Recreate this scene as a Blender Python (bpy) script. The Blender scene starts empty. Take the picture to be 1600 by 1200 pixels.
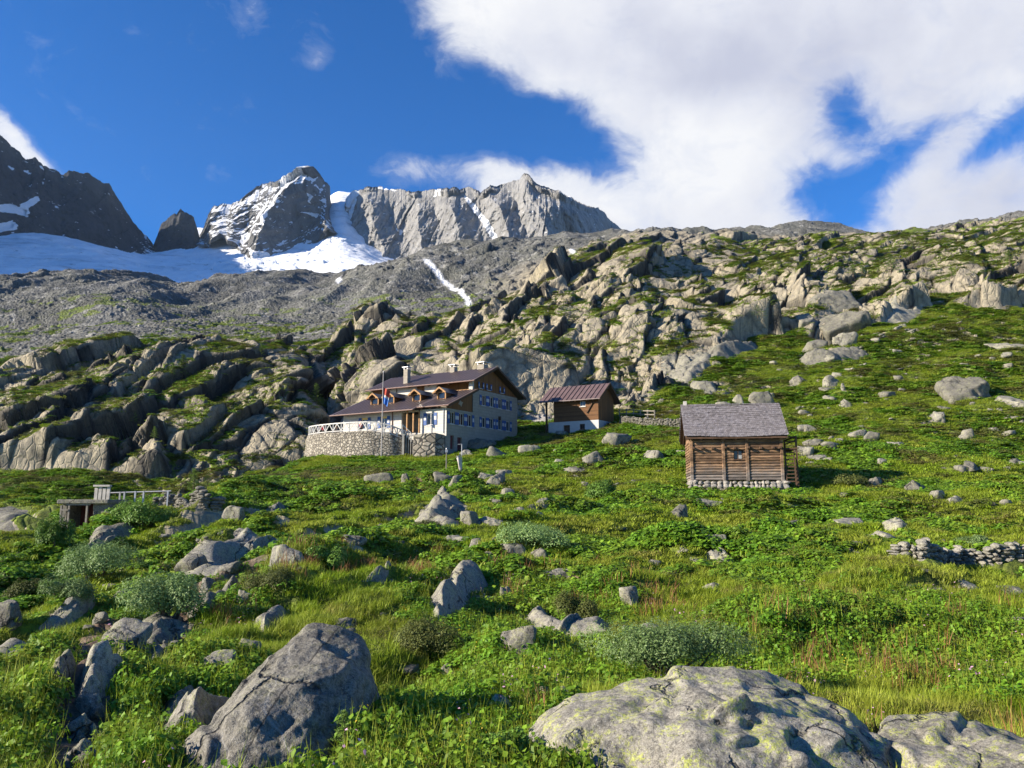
import bpy, bmesh, math, random
import numpy as np
from mathutils import Vector, Matrix, Euler

rng = np.random.default_rng(7)
random.seed(7)
SC = bpy.context.scene
COL = SC.collection
F = np.float32

# ------------------------------------------------------------------ camera numbers
FPX = 1232.0
PITCH = math.radians(8.6)
CP, SP = math.cos(PITCH), math.sin(PITCH)

def ray(px, py):
    k = (600.0 - py) / FPX
    h = (px - 800.0) / FPX
    d = np.array([h, CP - SP * k, SP + CP * k])
    return d / d[1]                     # scaled so that the forward component is 1

def at(px, py, Y):
    return Vector(ray(px, py) * Y)

def project(P):
    x, y, z = P[..., 0], P[..., 1], P[..., 2]
    zc = y * CP + z * SP
    yc = -y * SP + z * CP
    zc = np.maximum(zc, 0.05)
    return 800 + FPX * x / zc, 600 - FPX * yc / zc

# ------------------------------------------------------------------ noise
def _h(ix, iy, iz, seed):
    h = (ix.astype(np.uint32) * np.uint32(374761393)) ^ (iy.astype(np.uint32) * np.uint32(668265263)) ^ (iz.astype(np.uint32) * np.uint32(2147483647 - 58)) ^ np.uint32((seed * 2654435761 + 97) & 0xffffffff)
    h ^= h >> np.uint32(15)
    h *= np.uint32(2246822519)
    h ^= h >> np.uint32(13)
    h *= np.uint32(3266489917)
    h ^= h >> np.uint32(16)
    return h

def _f(h):
    return (h & np.uint32(0xffffff)).astype(F) * F(1.0 / 0xffffff)

def chunked(fn):
    def g(p, *a, **k):
        p = np.asarray(p, dtype=F)
        sh = p.shape[:-1]
        q = p.reshape(-1, 3)
        n = len(q)
        outs = []
        for s in range(0, n, 120000):
            outs.append(fn(q[s:s + 120000], *a, **k))
        if isinstance(outs[0], tuple):
            return tuple(np.concatenate([o[i] for o in outs]).reshape(sh + outs[0][i].shape[1:]) for i in range(len(outs[0])))
        return np.concatenate(outs).reshape(sh)
    return g

def _vn(p, seed):
    i = np.floor(p).astype(np.int64)
    f = (p - i).astype(F)
    w = f * f * f * (f * (f * 6 - 15) + 10)
    r = 0
    for dx in (0, 1):
        wx = w[:, 0] if dx else 1 - w[:, 0]
        for dy in (0, 1):
            wy = w[:, 1] if dy else 1 - w[:, 1]
            for dz in (0, 1):
                wz = w[:, 2] if dz else 1 - w[:, 2]
                r = r + _f(_h(i[:, 0] + dx, i[:, 1] + dy, i[:, 2] + dz, seed)) * wx * wy * wz
    return r * 2 - 1

vnoise = chunked(_vn)

@chunked
def fbm(p, seed=0, octaves=4, lac=2.03, gain=0.5):
    a, r, t = 1.0, 0, 0
    for o in range(octaves):
        r = r + a * _vn(p + F(o * 13.7), seed + o * 17)
        t += a
        a *= gain
        p = p * F(lac)
    return r / t

@chunked
def ridged(p, seed=0, octaves=4, lac=2.1, gain=0.5):
    a, r, t = 1.0, 0, 0
    for o in range(octaves):
        r = r + a * (1 - 2 * np.abs(_vn(p + F(o * 9.1), seed + o * 31)))
        t += a
        a *= gain
        p = p * F(lac)
    return r / t

@chunked
def worley(p, seed=0, jit=0.9):
    """-> F1, F2, id-hash (float), vector to nearest cell centre"""
    i = np.floor(p).astype(np.int64)
    f = (p - i).astype(F)
    n = len(p)
    d1 = np.full(n, 1e9, F)
    d2 = np.full(n, 1e9, F)
    hid = np.zeros(n, np.uint32)
    vec = np.zeros((n, 3), F)
    for dx in (-1, 0, 1):
        for dy in (-1, 0, 1):
            for dz in (-1, 0, 1):
                h = _h(i[:, 0] + dx, i[:, 1] + dy, i[:, 2] + dz, seed)
                j0 = (h & np.uint32(1023)).astype(F) * F(1 / 1023.)
                j1 = ((h >> np.uint32(10)) & np.uint32(1023)).astype(F) * F(1 / 1023.)
                j2 = ((h >> np.uint32(20)) & np.uint32(1023)).astype(F) * F(1 / 1023.)
                v0 = f[:, 0] - (dx + 0.5 + jit * (j0 - 0.5))
                v1 = f[:, 1] - (dy + 0.5 + jit * (j1 - 0.5))
                v2 = f[:, 2] - (dz + 0.5 + jit * (j2 - 0.5))
                d = v0 * v0 + v1 * v1 + v2 * v2
                new = d < d1
                d2 = np.where(new, d1, np.minimum(d2, d))
                d1 = np.where(new, d, d1)
                hid = np.where(new, h, hid)
                vec[:, 0] = np.where(new, v0, vec[:, 0])
                vec[:, 1] = np.where(new, v1, vec[:, 1])
                vec[:, 2] = np.where(new, v2, vec[:, 2])
    z = np.zeros(n, np.int64)
    return np.sqrt(d1), np.sqrt(d2), hid.astype(np.float64), vec

def idrand(hid, k):
    a = hid.astype(np.int64)
    z = np.zeros_like(a)
    return _f(_h(a.ravel(), z.ravel() + k, z.ravel(), 5)).reshape(a.shape)

def facets(p, seed, tilt=1.0, step=0.5, crack=0.35, cw=0.12, bias=(0, 0, 0)):
    """fractured-block displacement (unit cells): every block a tilted plane, sunk joints between blocks"""
    f1, f2, hid, v = worley(p, seed)
    g = [idrand(hid, k) * 2 - 1 + b for k, b in zip((1, 2, 3), bias)]
    d = step * (idrand(hid, 4) * 2 - 1) + tilt * (g[0] * v[..., 0] + g[1] * v[..., 1] + g[2] * v[..., 2])
    e = f2 - f1
    c = np.clip(1 - e / cw, 0, 1)
    return d - crack * c * c, e

def sstep(a, b, x):
    t = np.clip((x - a) / (b - a), 0, 1)
    return t * t * (3 - 2 * t)

def pchip(xk, yk, x):
    """monotone cubic through knots; yk may have extra trailing axes"""
    xk = np.asarray(xk, float); yk = np.asarray(yk, float); x = np.asarray(x, float)
    h = np.diff(xk)
    d = np.diff(yk, axis=0) / h.reshape((-1,) + (1,) * (yk.ndim - 1))
    m = np.zeros_like(yk)
    hh = h.reshape((-1,) + (1,) * (yk.ndim - 1))
    w1 = 2 * hh[1:] + hh[:-1]; w2 = hh[1:] + 2 * hh[:-1]
    same = d[1:] * d[:-1] > 0
    with np.errstate(divide='ignore', invalid='ignore'):
        mm = (w1 + w2) / (w1 / d[:-1] + w2 / d[1:])
    m[1:-1] = np.where(same, mm, 0)
    m[0] = d[0]; m[-1] = d[-1]
    i = np.clip(np.searchsorted(xk, x) - 1, 0, len(xk) - 2)
    t = (np.clip(x, xk[0], xk[-1]) - xk[i]) / h[i]
    sh = t.shape + (1,) * (yk.ndim - 1)
    t = t.reshape(sh); hi = h[i].reshape(sh)
    return ((1 + 2 * t) * (1 - t) ** 2) * yk[i] + t * (1 - t) ** 2 * hi * m[i] + t * t * (3 - 2 * t) * yk[i + 1] + t * t * (t - 1) * hi * m[i + 1]

def inpoly(px, py, poly):
    r = np.zeros(px.shape, bool)
    n = len(poly)
    for k in range(n):
        x0, y0 = poly[k]; x1, y1 = poly[(k + 1) % n]
        if y0 == y1:
            continue
        c = ((y0 > py) != (y1 > py)) & (px < (x1 - x0) * (py - y0) / (y1 - y0) + x0)
        r ^= c
    return r

def polydist(px, py, line):
    """distance (pixels of the survey picture) to a polyline"""
    best = np.full(px.shape, 1e9)
    for (x0, y0), (x1, y1) in zip(line[:-1], line[1:]):
        dx, dy = x1 - x0, y1 - y0
        t = np.clip(((px - x0) * dx + (py - y0) * dy) / (dx * dx + dy * dy), 0, 1)
        best = np.minimum(best, np.hypot(px - x0 - t * dx, py - y0 - t * dy))
    return best

# ------------------------------------------------------------------ object helpers
def tag(o, label=None, cat=None, group=None, kind=None):
    if label: o['label'] = label
    if cat: o['category'] = cat
    if group: o['group'] = group
    if kind: o['kind'] = kind
    return o

def empty(name, loc=(0, 0, 0), rz=0.0):
    o = bpy.data.objects.new(name, None)
    COL.objects.link(o)
    o.location = loc
    o.rotation_euler = (0, 0, rz)
    o.empty_display_size = 0.2
    return o

def link_mesh(name, me, mat=None, parent=None):
    o = bpy.data.objects.new(name, me)
    COL.objects.link(o)
    if mat is not None and len(me.materials) == 0:
        for m in (mat if isinstance(mat, (list, tuple)) else [mat]):
            me.materials.append(m)
    if parent is not None:
        o.parent = parent
    return o

def np_mesh(name, V, Fq=None, Ft=None, smooth=False):
    """fast mesh from numpy quads and / or triangles"""
    me = bpy.data.meshes.new(name)
    V = np.ascontiguousarray(V, dtype=np.float32).reshape(-1, 3)
    me.vertices.add(len(V))
    me.vertices.foreach_set('co', V.ravel())
    idx, starts = [], []
    n = 0
    if Fq is not None and len(Fq):
        Fq = np.asarray(Fq, np.int32)
        idx.append(Fq.ravel()); starts.append(n + 4 * np.arange(len(Fq))); n += Fq.size
    if Ft is not None and len(Ft):
        Ft = np.asarray(Ft, np.int32)
        idx.append(Ft.ravel()); starts.append(n + 3 * np.arange(len(Ft))); n += Ft.size
    idx = np.concatenate(idx).astype(np.int32); starts = np.concatenate(starts).astype(np.int32)
    me.loops.add(len(idx)); me.loops.foreach_set('vertex_index', idx)
    me.polygons.add(len(starts)); me.polygons.foreach_set('loop_start', starts)
    me.update(calc_edges=True)
    if smooth:
        me.polygons.foreach_set('use_smooth', np.ones(len(starts), bool))
    me.validate()
    return me

def set_attr(me, name, arr, kind='FLOAT'):
    a = me.attributes.new(name, kind, 'POINT')
    if kind == 'FLOAT':
        a.data.foreach_set('value', np.ascontiguousarray(arr, np.float32).ravel())
    elif kind == 'FLOAT_COLOR':
        a.data.foreach_set('color', np.ascontiguousarray(arr, np.float32).ravel())
    elif kind == 'FLOAT_VECTOR':
        a.data.foreach_set('vector', np.ascontiguousarray(arr, np.float32).ravel())

def grid_faces(nr, nc):
    a = (np.arange(nr - 1)[:, None] * nc + np.arange(nc - 1)[None, :]).ravel()
    return np.stack([a, a + 1, a + nc + 1, a + nc], 1)

def grid_normals(P):
    du = np.gradient(P, axis=1); dv = np.gradient(P, axis=0)
    n = np.cross(du, dv)
    return n / np.maximum(np.linalg.norm(n, axis=-1, keepdims=True), 1e-9)

# ------------------------------------------------------------------ node helper
class NT:
    def __init__(s, name):
        s.m = bpy.data.materials.new(name)
        s.m.use_nodes = True
        s.t = s.m.node_tree
        s.t.nodes.clear()
        s.out = s.n('ShaderNodeOutputMaterial')
        s.b = s.n('ShaderNodeBsdfPrincipled')
        s.l(s.b.outputs[0], s.out.inputs[0])
        s.b.inputs['Roughness'].default_value = 0.85
        s.b.inputs['Specular IOR Level'].default_value = 0.25
    def n(s, t, **k):
        x = s.t.nodes.new(t)
        for a, b in k.items():
            setattr(x, a, b)
        return x
    def l(s, a, b):
        s.t.links.new(a, b)
    def val(s, inp, v):
        if hasattr(v, 'is_linked') or hasattr(v, 'links'):
            s.l(v, inp)
        else:
            inp.default_value = v
    def attr(s, name, out='Fac', typ='GEOMETRY'):
        x = s.n('ShaderNodeAttribute', attribute_name=name, attribute_type=typ)
        return x.outputs[out]
    def pos(s):
        return s.n('ShaderNodeNewGeometry').outputs['Position']
    def obj(s):
        return s.n('ShaderNodeTexCoord').outputs['Object']
    def scale(s, v, sc):
        x = s.n('ShaderNodeVectorMath', operation='MULTIPLY')
        s.l(v, x.inputs[0]); x.inputs[1].default_value = sc
        return x.outputs[0]
    def noise(s, v, scale=1, detail=4, rough=0.55, dist=0, out='Fac'):
        x = s.n('ShaderNodeTexNoise')
        s.l(v, x.inputs['Vector'])
        x.inputs['Scale'].default_value = scale; x.inputs['Detail'].default_value = detail
        x.inputs['Roughness'].default_value = rough; x.inputs['Distortion'].default_value = dist
        return x.outputs[out]
    def voro(s, v, scale=1, feature='F1', out='Distance', rnd=1):
        x = s.n('ShaderNodeTexVoronoi', feature=feature)
        s.l(v, x.inputs['Vector'])
        x.inputs['Scale'].default_value = scale
        x.inputs['Randomness'].default_value = rnd
        return x.outputs[out]
    def ramp(s, f, stops, interp='LINEAR'):
        x = s.n('ShaderNodeValToRGB')
        x.color_ramp.interpolation = interp
        e = x.color_ramp.elements
        while len(e) < len(stops):
            e.new(0.5)
        for k, (p, c) in enumerate(stops):
            e[k].position = p
            e[k].color = (c, c, c, 1) if isinstance(c, (int, float)) else tuple(c) + (1,)
        s.l(f, x.inputs[0])
        return x.outputs[0]
    def mix(s, f, a, b, mode='MIX'):
        x = s.n('ShaderNodeMix', data_type='RGBA', blend_type=mode)
        s.val(x.inputs[0], f)
        for i, v in ((6, a), (7, b)):
            if isinstance(v, tuple):
                x.inputs[i].default_value = v + (1,) if len(v) == 3 else v
            else:
                s.l(v, x.inputs[i])
        return x.outputs[2]
    def math(s, op, a, b=0.0, c=None, clamp=False):
        x = s.n('ShaderNodeMath', operation=op, use_clamp=clamp)
        s.val(x.inputs[0], a); s.val(x.inputs[1], b)
        if c is not None: s.val(x.inputs[2], c)
        return x.outputs[0]
    def bump(s, h, strength=0.5, dist=0.05, normal=None):
        x = s.n('ShaderNodeBump')
        x.inputs['Strength'].default_value = strength
        x.inputs['Distance'].default_value = dist
        s.l(h, x.inputs['Height'])
        if normal is not None: s.l(normal, x.inputs['Normal'])
        return x.outputs[0]
    def color(s, c):
        s.val(s.b.inputs['Base Color'], c if not isinstance(c, tuple) else c + (1,))
        return s
    def normal(s, n):
        s.l(n, s.b.inputs['Normal'])
        return s

def flat_mat(name, c, rough=0.7, noise=0.15, scale=6.0, bump=0.0, metal=0.0):
    t = NT(name)
    n = t.noise(t.obj(), scale, 5, 0.6)
    lo = tuple(x * (1 - noise) for x in c); hi = tuple(min(1, x * (1 + noise)) for x in c)
    t.color(t.ramp(n, [(0.3, lo), (0.7, hi)]))
    t.b.inputs['Roughness'].default_value = rough
    t.b.inputs['Metallic'].default_value = metal
    if bump:
        t.normal(t.bump(t.noise(t.obj(), scale * 4, 4), bump, 0.02))
    return t.m
# ================================================================== TERRAIN
YK = [10, 15, 22, 30, 40, 50, 60, 75, 90, 105, 120, 140, 165, 195, 230, 270, 320, 400, 500, 620, 760]
TAB = {
 -600: [1170, 1150, 1110, 1060, 985, 910, 880, 875, 850, 815, 765, 680, 605, 585, 565, 540, 510, 480, 455, 452, 455],
 0:    [1160, 1120, 1072, 1000, 908, 845, 832, 836, 816, 785, 735, 640, 585, 572, 560, 537, 512, 482, 456, 440, 455],
 150:  [1155, 1100, 1036, 965, 890, 836, 804, 808, 805, 782, 738, 640, 565, 545, 538, 522, 500, 470, 450, 438, 452],
 300:  [1150, 1078, 1004, 938, 868, 816, 785, 786, 792, 772, 735, 625, 552, 540, 530, 515, 498, 475, 458, 448, 458],
 400:  [1150, 1065, 984, 914, 853, 812, 782, 753, 766, 752, 728, 625, 553, 541, 532, 515, 495, 472, 453, 442, 452],
 470:  [1150, 1060, 972, 907, 848, 810, 783, 748, 722, 732, 714, 640, 558, 544, 534, 515, 495, 470, 450, 437, 450],
 510:  [1150, 1060, 972, 905, 846, 808, 780, 743, 712, 705, 702, 690, 600, 540, 527, 512, 492, 470, 450, 440, 450],
 600:  [1150, 1060, 970, 903, 845, 805, 776, 738, 708, 690, 668, 620, 560, 527, 515, 503, 488, 462, 437, 425, 440],
 700:  [1150, 1060, 970, 900, 842, 800, 770, 732, 704, 680, 652, 600, 545, 510, 500, 486, 478, 462, 402, 396, 410],
 800:  [1150, 1060, 968, 898, 840, 796, 766, 727, 697, 672, 640, 572, 518, 484, 478, 474, 468, 436, 398, 392, 400],
 900:  [1150, 1060, 965, 896, 838, 793, 762, 720, 687, 662, 632, 567, 507, 462, 430, 408, 402, 398, 388, 378, 392],
 1000: [1150, 1060, 960, 893, 835, 790, 758, 707, 670, 635, 595, 543, 490, 450, 415, 386, 373, 375, 374, 370, 380],
 1100: [1150, 1060, 958, 892, 834, 788, 755, 700, 657, 621, 590, 553, 508, 466, 428, 394, 373, 376, 372, 366, 380],
 1250: [1150, 1060, 955, 890, 833, 787, 756, 703, 658, 620, 588, 550, 510, 465, 422, 390, 373, 374, 362, 356, 375],
 1400: [1150, 1060, 952, 890, 836, 792, 760, 702, 650, 606, 570, 534, 502, 460, 420, 386, 369, 374, 380, 385, 395],
 1600: [1150, 1060, 950, 890, 840, 800, 766, 702, 645, 594, 556, 520, 488, 440, 398, 364, 351, 358, 365, 375, 390],
 2200: [1150, 1060, 950, 892, 842, 800, 764, 698, 638, 585, 545, 508, 472, 425, 385, 352, 342, 350, 360, 370, 385],
}
_cols = sorted(TAB)
_S = np.array([[math.tan(math.atan((600 - y) / FPX) + PITCH) for y in TAB[c]] for c in _cols])   # slope z / Y
_near = np.array([[-1.75 / 2, -2.25 / 6]] * len(_cols))
_S = np.concatenate([_near, _S], 1)
_LY = np.log(np.array([2.0, 6.0] + YK))

def base_z(U, Y):
    """smooth ground height for grids U, Y of the same shape (rows share Y)"""
    sY = pchip(_LY, _S.T, np.log(Y[:, 0]))                 # rows x columns of the survey
    s = np.full(U.shape, 0.1)
    ck = np.array(_cols, float)
    # smooth interpolation across survey columns, done per row through a dense lookup
    dense = np.linspace(ck[0], ck[-1], 2801)
    D = pchip(ck, sY.T, dense).T                           # rows x dense
    ker = np.hanning(41); ker /= ker.sum()
    Dp = np.pad(D, ((0, 0), (20, 20)), mode='edge')
    D = np.apply_along_axis(lambda r: np.convolve(r, ker, 'valid'), 1, Dp)
    for _ in range(3):
        px = 800 + FPX * U / (CP + s * SP)
        t = np.clip((px - ck[0]) / (ck[-1] - ck[0]), 0, 1) * 2800
        i = np.clip(t.astype(int), 0, 2799); f = t - i
        r = np.arange(U.shape[0])[:, None]
        s = D[r, i] * (1 - f) + D[r, i + 1] * f
    return s * Y

QK = 1.0
def _lin(a, b, n): return np.exp(np.linspace(math.log(a), math.log(b), max(4, int(n * QK)), endpoint=False))
YR = np.concatenate([_lin(2, 20, 110), _lin(20, 100, 420), _lin(100, 300, 880), _lin(300, 700, 300), [700, 760]])
_uin = np.linspace(-0.70, 0.70, int(1050 * QK))
_uo = 0.70 + np.cumsum(np.linspace(0.0015, 0.012, 70))
UR = np.concatenate([-_uo[::-1], _uin, _uo])
U, Y = np.meshgrid(UR, YR)
Z = base_z(U, Y)
P0 = np.stack([U * Y, Y, Z], -1).astype(F)
N0 = grid_normals(P0).astype(F)
PX, PY = project(P0)

def blur(a, n=2, k=2):
    for _ in range(k):
        for ax in (0, 1):
            p = np.pad(a, [(n, n) if i == ax else (0, 0) for i in (0, 1)], mode='edge')
            c = np.cumsum(p, axis=ax)
            c = np.concatenate([np.zeros_like(np.take(c, [0], ax)), c], ax)
            w = 2 * n + 1
            a = (np.take(c, range(w, c.shape[ax]), ax) - np.take(c, range(0, c.shape[ax] - w), ax)) / w
    return a

# where bare rock dominates, surveyed by its outline
ROCKS = [
 [(-600, 600), (0, 592), (60, 562), (150, 545), (300, 538), (420, 540), (505, 555), (520, 600), (500, 690), (478, 705), (440, 740), (345, 745), (330, 722), (255, 708), (262, 742), (150, 742), (0, 745), (-600, 745)],
 [(505, 545), (560, 522), (700, 508), (760, 478), (850, 440), (920, 398), (1000, 365), (1100, 355), (1250, 355), (1400, 350), (1600, 330), (2200, 320), (2200, 470), (1600, 470), (1560, 478), (1490, 482), (1420, 490), (1360, 515), (1300, 545), (1240, 520), (1180, 525), (1130, 540), (1090, 570), (1050, 600), (1000, 642), (950, 640), (840, 660), (790, 640), (700, 620), (520, 690), (500, 600)],
 [(640, 418), (700, 398), (750, 390), (850, 388), (905, 390), (900, 410), (840, 446), (755, 486), (735, 478), (700, 440), (670, 430)],
 [(-300, 412), (0, 414), (60, 436), (130, 420), (215, 412), (255, 440), (300, 436), (340, 446), (300, 466), (200, 460), (60, 452), (0, 500), (-300, 500)],
 [(520, 432), (560, 418), (640, 414), (660, 430), (640, 446), (540, 450)],
]
_w = fbm(P0 / 9.0, 3, 3)
_w2 = fbm(P0 / 9.0 + 40, 4, 3)
_amp = 9.0
jx, jy = PX + _amp * _w, PY + _amp * _w2
rockW = np.zeros(U.shape)
for k, poly in enumerate(ROCKS):
    m = inpoly(jx, jy, poly)
    if k == 0: m &= (Y > 98) & (Y < 205)
    if k == 1: m &= (Y > 104) & (Y < 460)
    if k >= 2: m &= (Y > 320)
    rockW = np.maximum(rockW, m)
rockW = blur(rockW.astype(F), 4, 2)
# scattered outcrops on the grassy slopes
oc = fbm(P0 / 7.0 + 11, 21, 4)
ledge = sstep(0.23, 0.33, oc) * sstep(95, 120, Y) * (1 - sstep(280, 330, Y)) * 0.8
ledge += sstep(0.30, 0.40, oc) * (U < -0.2) * sstep(60, 90, Y) * (1 - sstep(150, 170, Y)) * 0.6
bigW = rockW.copy()
rockW = np.clip(np.maximum(rockW, ledge * (1 - sstep(300, 340, Y))), 0, 1)
screeW = sstep(205, 232, Y + 12 * _w) * (1 - sstep(740, 850, PX + 0.0 * U) * (1 - sstep(380, 420, Y)))

# flat places kept for the houses (world x, y, radius)
FLAT = [(-8.5, 94, 15), (9.5, 94, 9), (17.2, 59, 6.5), (-17, 89, 9), (25.5, 61, 6.5), (31, 62.5, 6)]
flat = np.zeros(U.shape)
for fx, fy, fr in FLAT:
    d = np.hypot(P0[..., 0] - fx, P0[..., 1] - fy)
    flat = np.maximum(flat, 1 - sstep(fr * 0.75, fr * 1.5, d))

disp = np.zeros(U.shape, F)
# hummocks of the meadow
hum = 0.75 * fbm(P0 / 6.5, 51, 4) + 0.75 * np.maximum(0, fbm(P0 / np.array([3.4, 2.4, 2.6], F) + 5, 52, 3) - 0.05) + 0.06 * fbm(P0 / 0.7, 53, 3)
far_hum = 2.2 * fbm(P0 / 16.0, 54, 4) * sstep(70, 120, Y)
grassW = (1 - rockW) * (1 - screeW)
cabflat = 1 - sstep(5.0, 8.5, np.hypot(P0[..., 0] - 17.2, P0[..., 1] - 60.5))
disp -= (0.42 * cabflat).astype(F)
disp += (((1.15 + 0.55 * sstep(14, 22, Y) * (1 - sstep(60, 78, Y))) * hum * sstep(4, 16, Y) + far_hum) * (1 - flat) * (1 - rockW * 0.6) * (1 - screeW)).astype(F)
disp += (screeW * (7.0 * fbm(P0 / 45.0, 61, 5) * sstep(220, 300, Y) + 9.0 * ridged(P0 / np.array([70, 300, 300], F), 63, 3) * sstep(300, 420, Y))).astype(F)
# the left part of the meadow steps down over ribs that run with the footpath
rt = np.stack([(P0[..., 0] * 0.82 - P0[..., 1] * 0.57) / 4.2, (P0[..., 0] * 0.57 + P0[..., 1] * 0.82) / 13.0, P0[..., 2] * 0.1], -1)
leftW = (1 - sstep(-0.16, 0.0, U)) * sstep(6, 12, Y) * (1 - sstep(50, 70, Y)) * (1 - flat)
disp += (leftW * (1.25 * ridged(rt, 56, 3) - 0.35)).astype(F)
# blocks on the scree
m = screeW > 0.02
q = P0[m]
b1, _ = facets(q / 3.0, 71, 0.9, 0.5, 0.2)
b2, _ = facets(q / 1.3 + 7, 72, 0.9, 0.5, 0.2)
bsel = sstep(0.1, 0.5, fbm(q / 14.0, 73, 3))
disp[m] += (screeW[m] * ((0.14 + 0.7 * bsel) * b1 + 0.40 * b2)).astype(F)

# fractured granite: three sizes of tilted blocks with open joints between
e3 = np.array([0.42, 0.66, 0.62]); e3 /= np.linalg.norm(e3)
e1 = np.cross([0, -0.6, 0.8], e3); e1 /= np.linalg.norm(e1)
e2 = np.cross(e3, e1)
m = rockW > 0.01
q = P0[m]
ww = np.stack([fbm(q / 11.0, 81, 3), fbm(q / 11.0 + 31, 82, 3), fbm(q / 11.0 + 67, 83, 3)], -1)
q = q + 3.0 * ww
R = np.stack([q @ e1, q @ e2, q @ e3], -1).astype(F)
Yr = Y[m]
big = sstep(300, 420, Yr)
BI = (-0.42, 0.0, 0.45)
f0, _ = facets(R / np.array([24, 28, 50], F), 90, 0.9, 0.25, 0.20, 0.06, BI)
f1a, ea = facets(R / np.array([12.0, 13.0, 26.0], F), 94, 1.0, 0.12, 0.30, 0.07, BI)
f1b, ea2 = facets(R / np.array([6.0, 6.5, 13.0], F), 91, 1.0, 0.15, 0.40, 0.10, BI)
mixf = sstep(-0.02, 0.20, fbm(q / 22.0 + 5, 88, 2) - 0.22 * (U[m] < -0.2))
f1 = f1a * (1 - mixf) * 1.5 + f1b * mixf
ea = np.where(mixf > 0.5, ea2, ea)
f2, eb = facets(R / np.array([2.8, 3.0, 6.0], F) + 3, 92, 1.0, 0.2, 0.40, 0.12, BI)
f3, _ = facets(R / np.array([0.9, 1.0, 1.9], F) + 8, 93, 0.9, 0.3, 0.3, 0.14, BI)
sel = sstep(-0.12, 0.22, fbm(q / 10.0 + 19, 84, 2))          # smooth slabs beside broken ground
rw = rockW[m]
bt = ridged(np.stack([q @ e1 / 34.0, q @ e2 / 60.0, q @ e3 / 90.0], -1), 87, 2)       # buttresses and gullies
bw = bigW[m] * (1 - 0.55 * big) * np.where(U[m] < -0.2, 0.6, 1.0)
d = bw * (4.6 * f0 + 6.0 * bt + 0.9 * f1) + rw * ( (0.35 + bigW[m] * (0.75 + 0.8 * sel)) * f1 + (0.20 + 0.62 * sel) * f2 + (0.09 + 0.22 * sel) * f3 + 0.22 * fbm(q / 2.5, 86, 3) + 0.11 * fbm(q / 0.9, 85, 3))
d *= 1 - 0.45 * sstep(215, 262, Yr)
disp[m] += (d * (1 - flat[m])).astype(F)
cavity = np.zeros(U.shape, F)
cavity[m] = (np.clip(1 - ea / 0.10, 0, 1) + 0.6 * np.clip(1 - eb / 0.10, 0, 1)).astype(F)

# a pit dug out for the shelter on the left
_d = ray(118, 814)
_j = int(np.argmin(np.abs(UR - _d[0])))
_i = int(np.argmax((Z[:, _j] + disp[:, _j] > _d[2] * YR) & (YR > 20)))
DUG = (float(_d[0] * YR[_i]), float(YR[_i]))
_near = (1 - sstep(1.3, 2.3, np.abs(P0[..., 0] - DUG[0]))) * (1 - sstep(2.0, 2.8, np.abs(P0[..., 1] - DUG[1] - 0.4)))
disp -= (1.0 * _near).astype(F)
Dv = N0.copy()
PT = P0 + Dv * disp[..., None]
# never let the ground fold in front of itself near the viewer
NT0 = grid_normals(PT)
nz = NT0[..., 2]

patch = fbm(PT / 6.0 + 3, 101, 4)
patch2 = fbm(PT / 2.0 + 9, 102, 3)
ledgeveg = sstep(0.69, 0.84, nz + 0.22 * patch + 0.10 * patch2)
slope_rock = sstep(0.52, 0.66, nz + 0.08 * patch2)
hi = sstep(240, 300, Y - 60 * (U > 0.25))                                     # greener low down, bare high up
lefthill = (U < -0.22) * sstep(95, 105, Y) * (1 - hi)
ledgeveg = np.maximum(ledgeveg, lefthill * sstep(0.66, 0.82, nz + 0.25 * patch + 0.10 * patch2))
vegR = ledgeveg * (0.95 - 0.8 * hi) * sstep(-0.18, 0.10, patch + 0.02 + 0.22 * np.maximum(sstep(0.22, 0.36, U), 0.5 * (U < -0.2)) - 0.28 * hi + 0.02 * lefthill)
veg = (1 - rockW) * slope_rock + rockW * vegR
veg_scree = 0.55 * sstep(0.0, 0.25, patch + 0.4 * fbm(PT / 30.0, 103, 3)) * (1 - sstep(330, 520, Y))
veg = np.clip(veg * (1 - screeW) + screeW * veg_scree, 0, 1)
# trodden path and other bare earth
PATHS = [[(640, 728), (655, 765), (650, 790)], [(440, 885), (400, 915), (345, 950), (300, 990), (285, 1040)], [(180, 1020), (140, 1090), (110, 1200), (100, 1330)], [(905, 780), (935, 850), (900, 905)]]
soil = np.zeros(U.shape)
for pl, wd in zip(PATHS, (0.30, 0.42, 0.40, 0.14)):
    pd = polydist(PX + 9 * patch2, PY + 5 * patch2, pl) * Y / FPX
    soil = np.maximum(soil, (1 - sstep(wd * 0.4, wd * 1.4, pd + 0.25 * patch2)) * (Y < 75) * (Y > 5))
veg *= 1 - soil
gravel = inpoly(PX + 8 * patch2, PY + 8 * patch2, [(815, 640), (850, 630), (872, 650), (862, 668), (835, 664)]) & (Y > 95) & (Y < 145)
gravel = blur(gravel.astype(F), 3, 1)
veg *= 1 - gravel
SNOW = [[(664, 428), (700, 453), (737, 479), (752, 486), (740, 475), (705, 449), (674, 426)], [(895, 402), (930, 398), (925, 404), (900, 408)], [(520, 445), (535, 441), (532, 452)], [(1098, 392), (1112, 390), (1110, 397)]]
snow = np.zeros(U.shape)
for k, poly in enumerate(SNOW):
    snow = np.maximum(snow, inpoly(PX + 3 * patch2, PY + 2 * patch, poly) & (Y > 320))
snow = blur(snow.astype(F), 1, 1)

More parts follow.
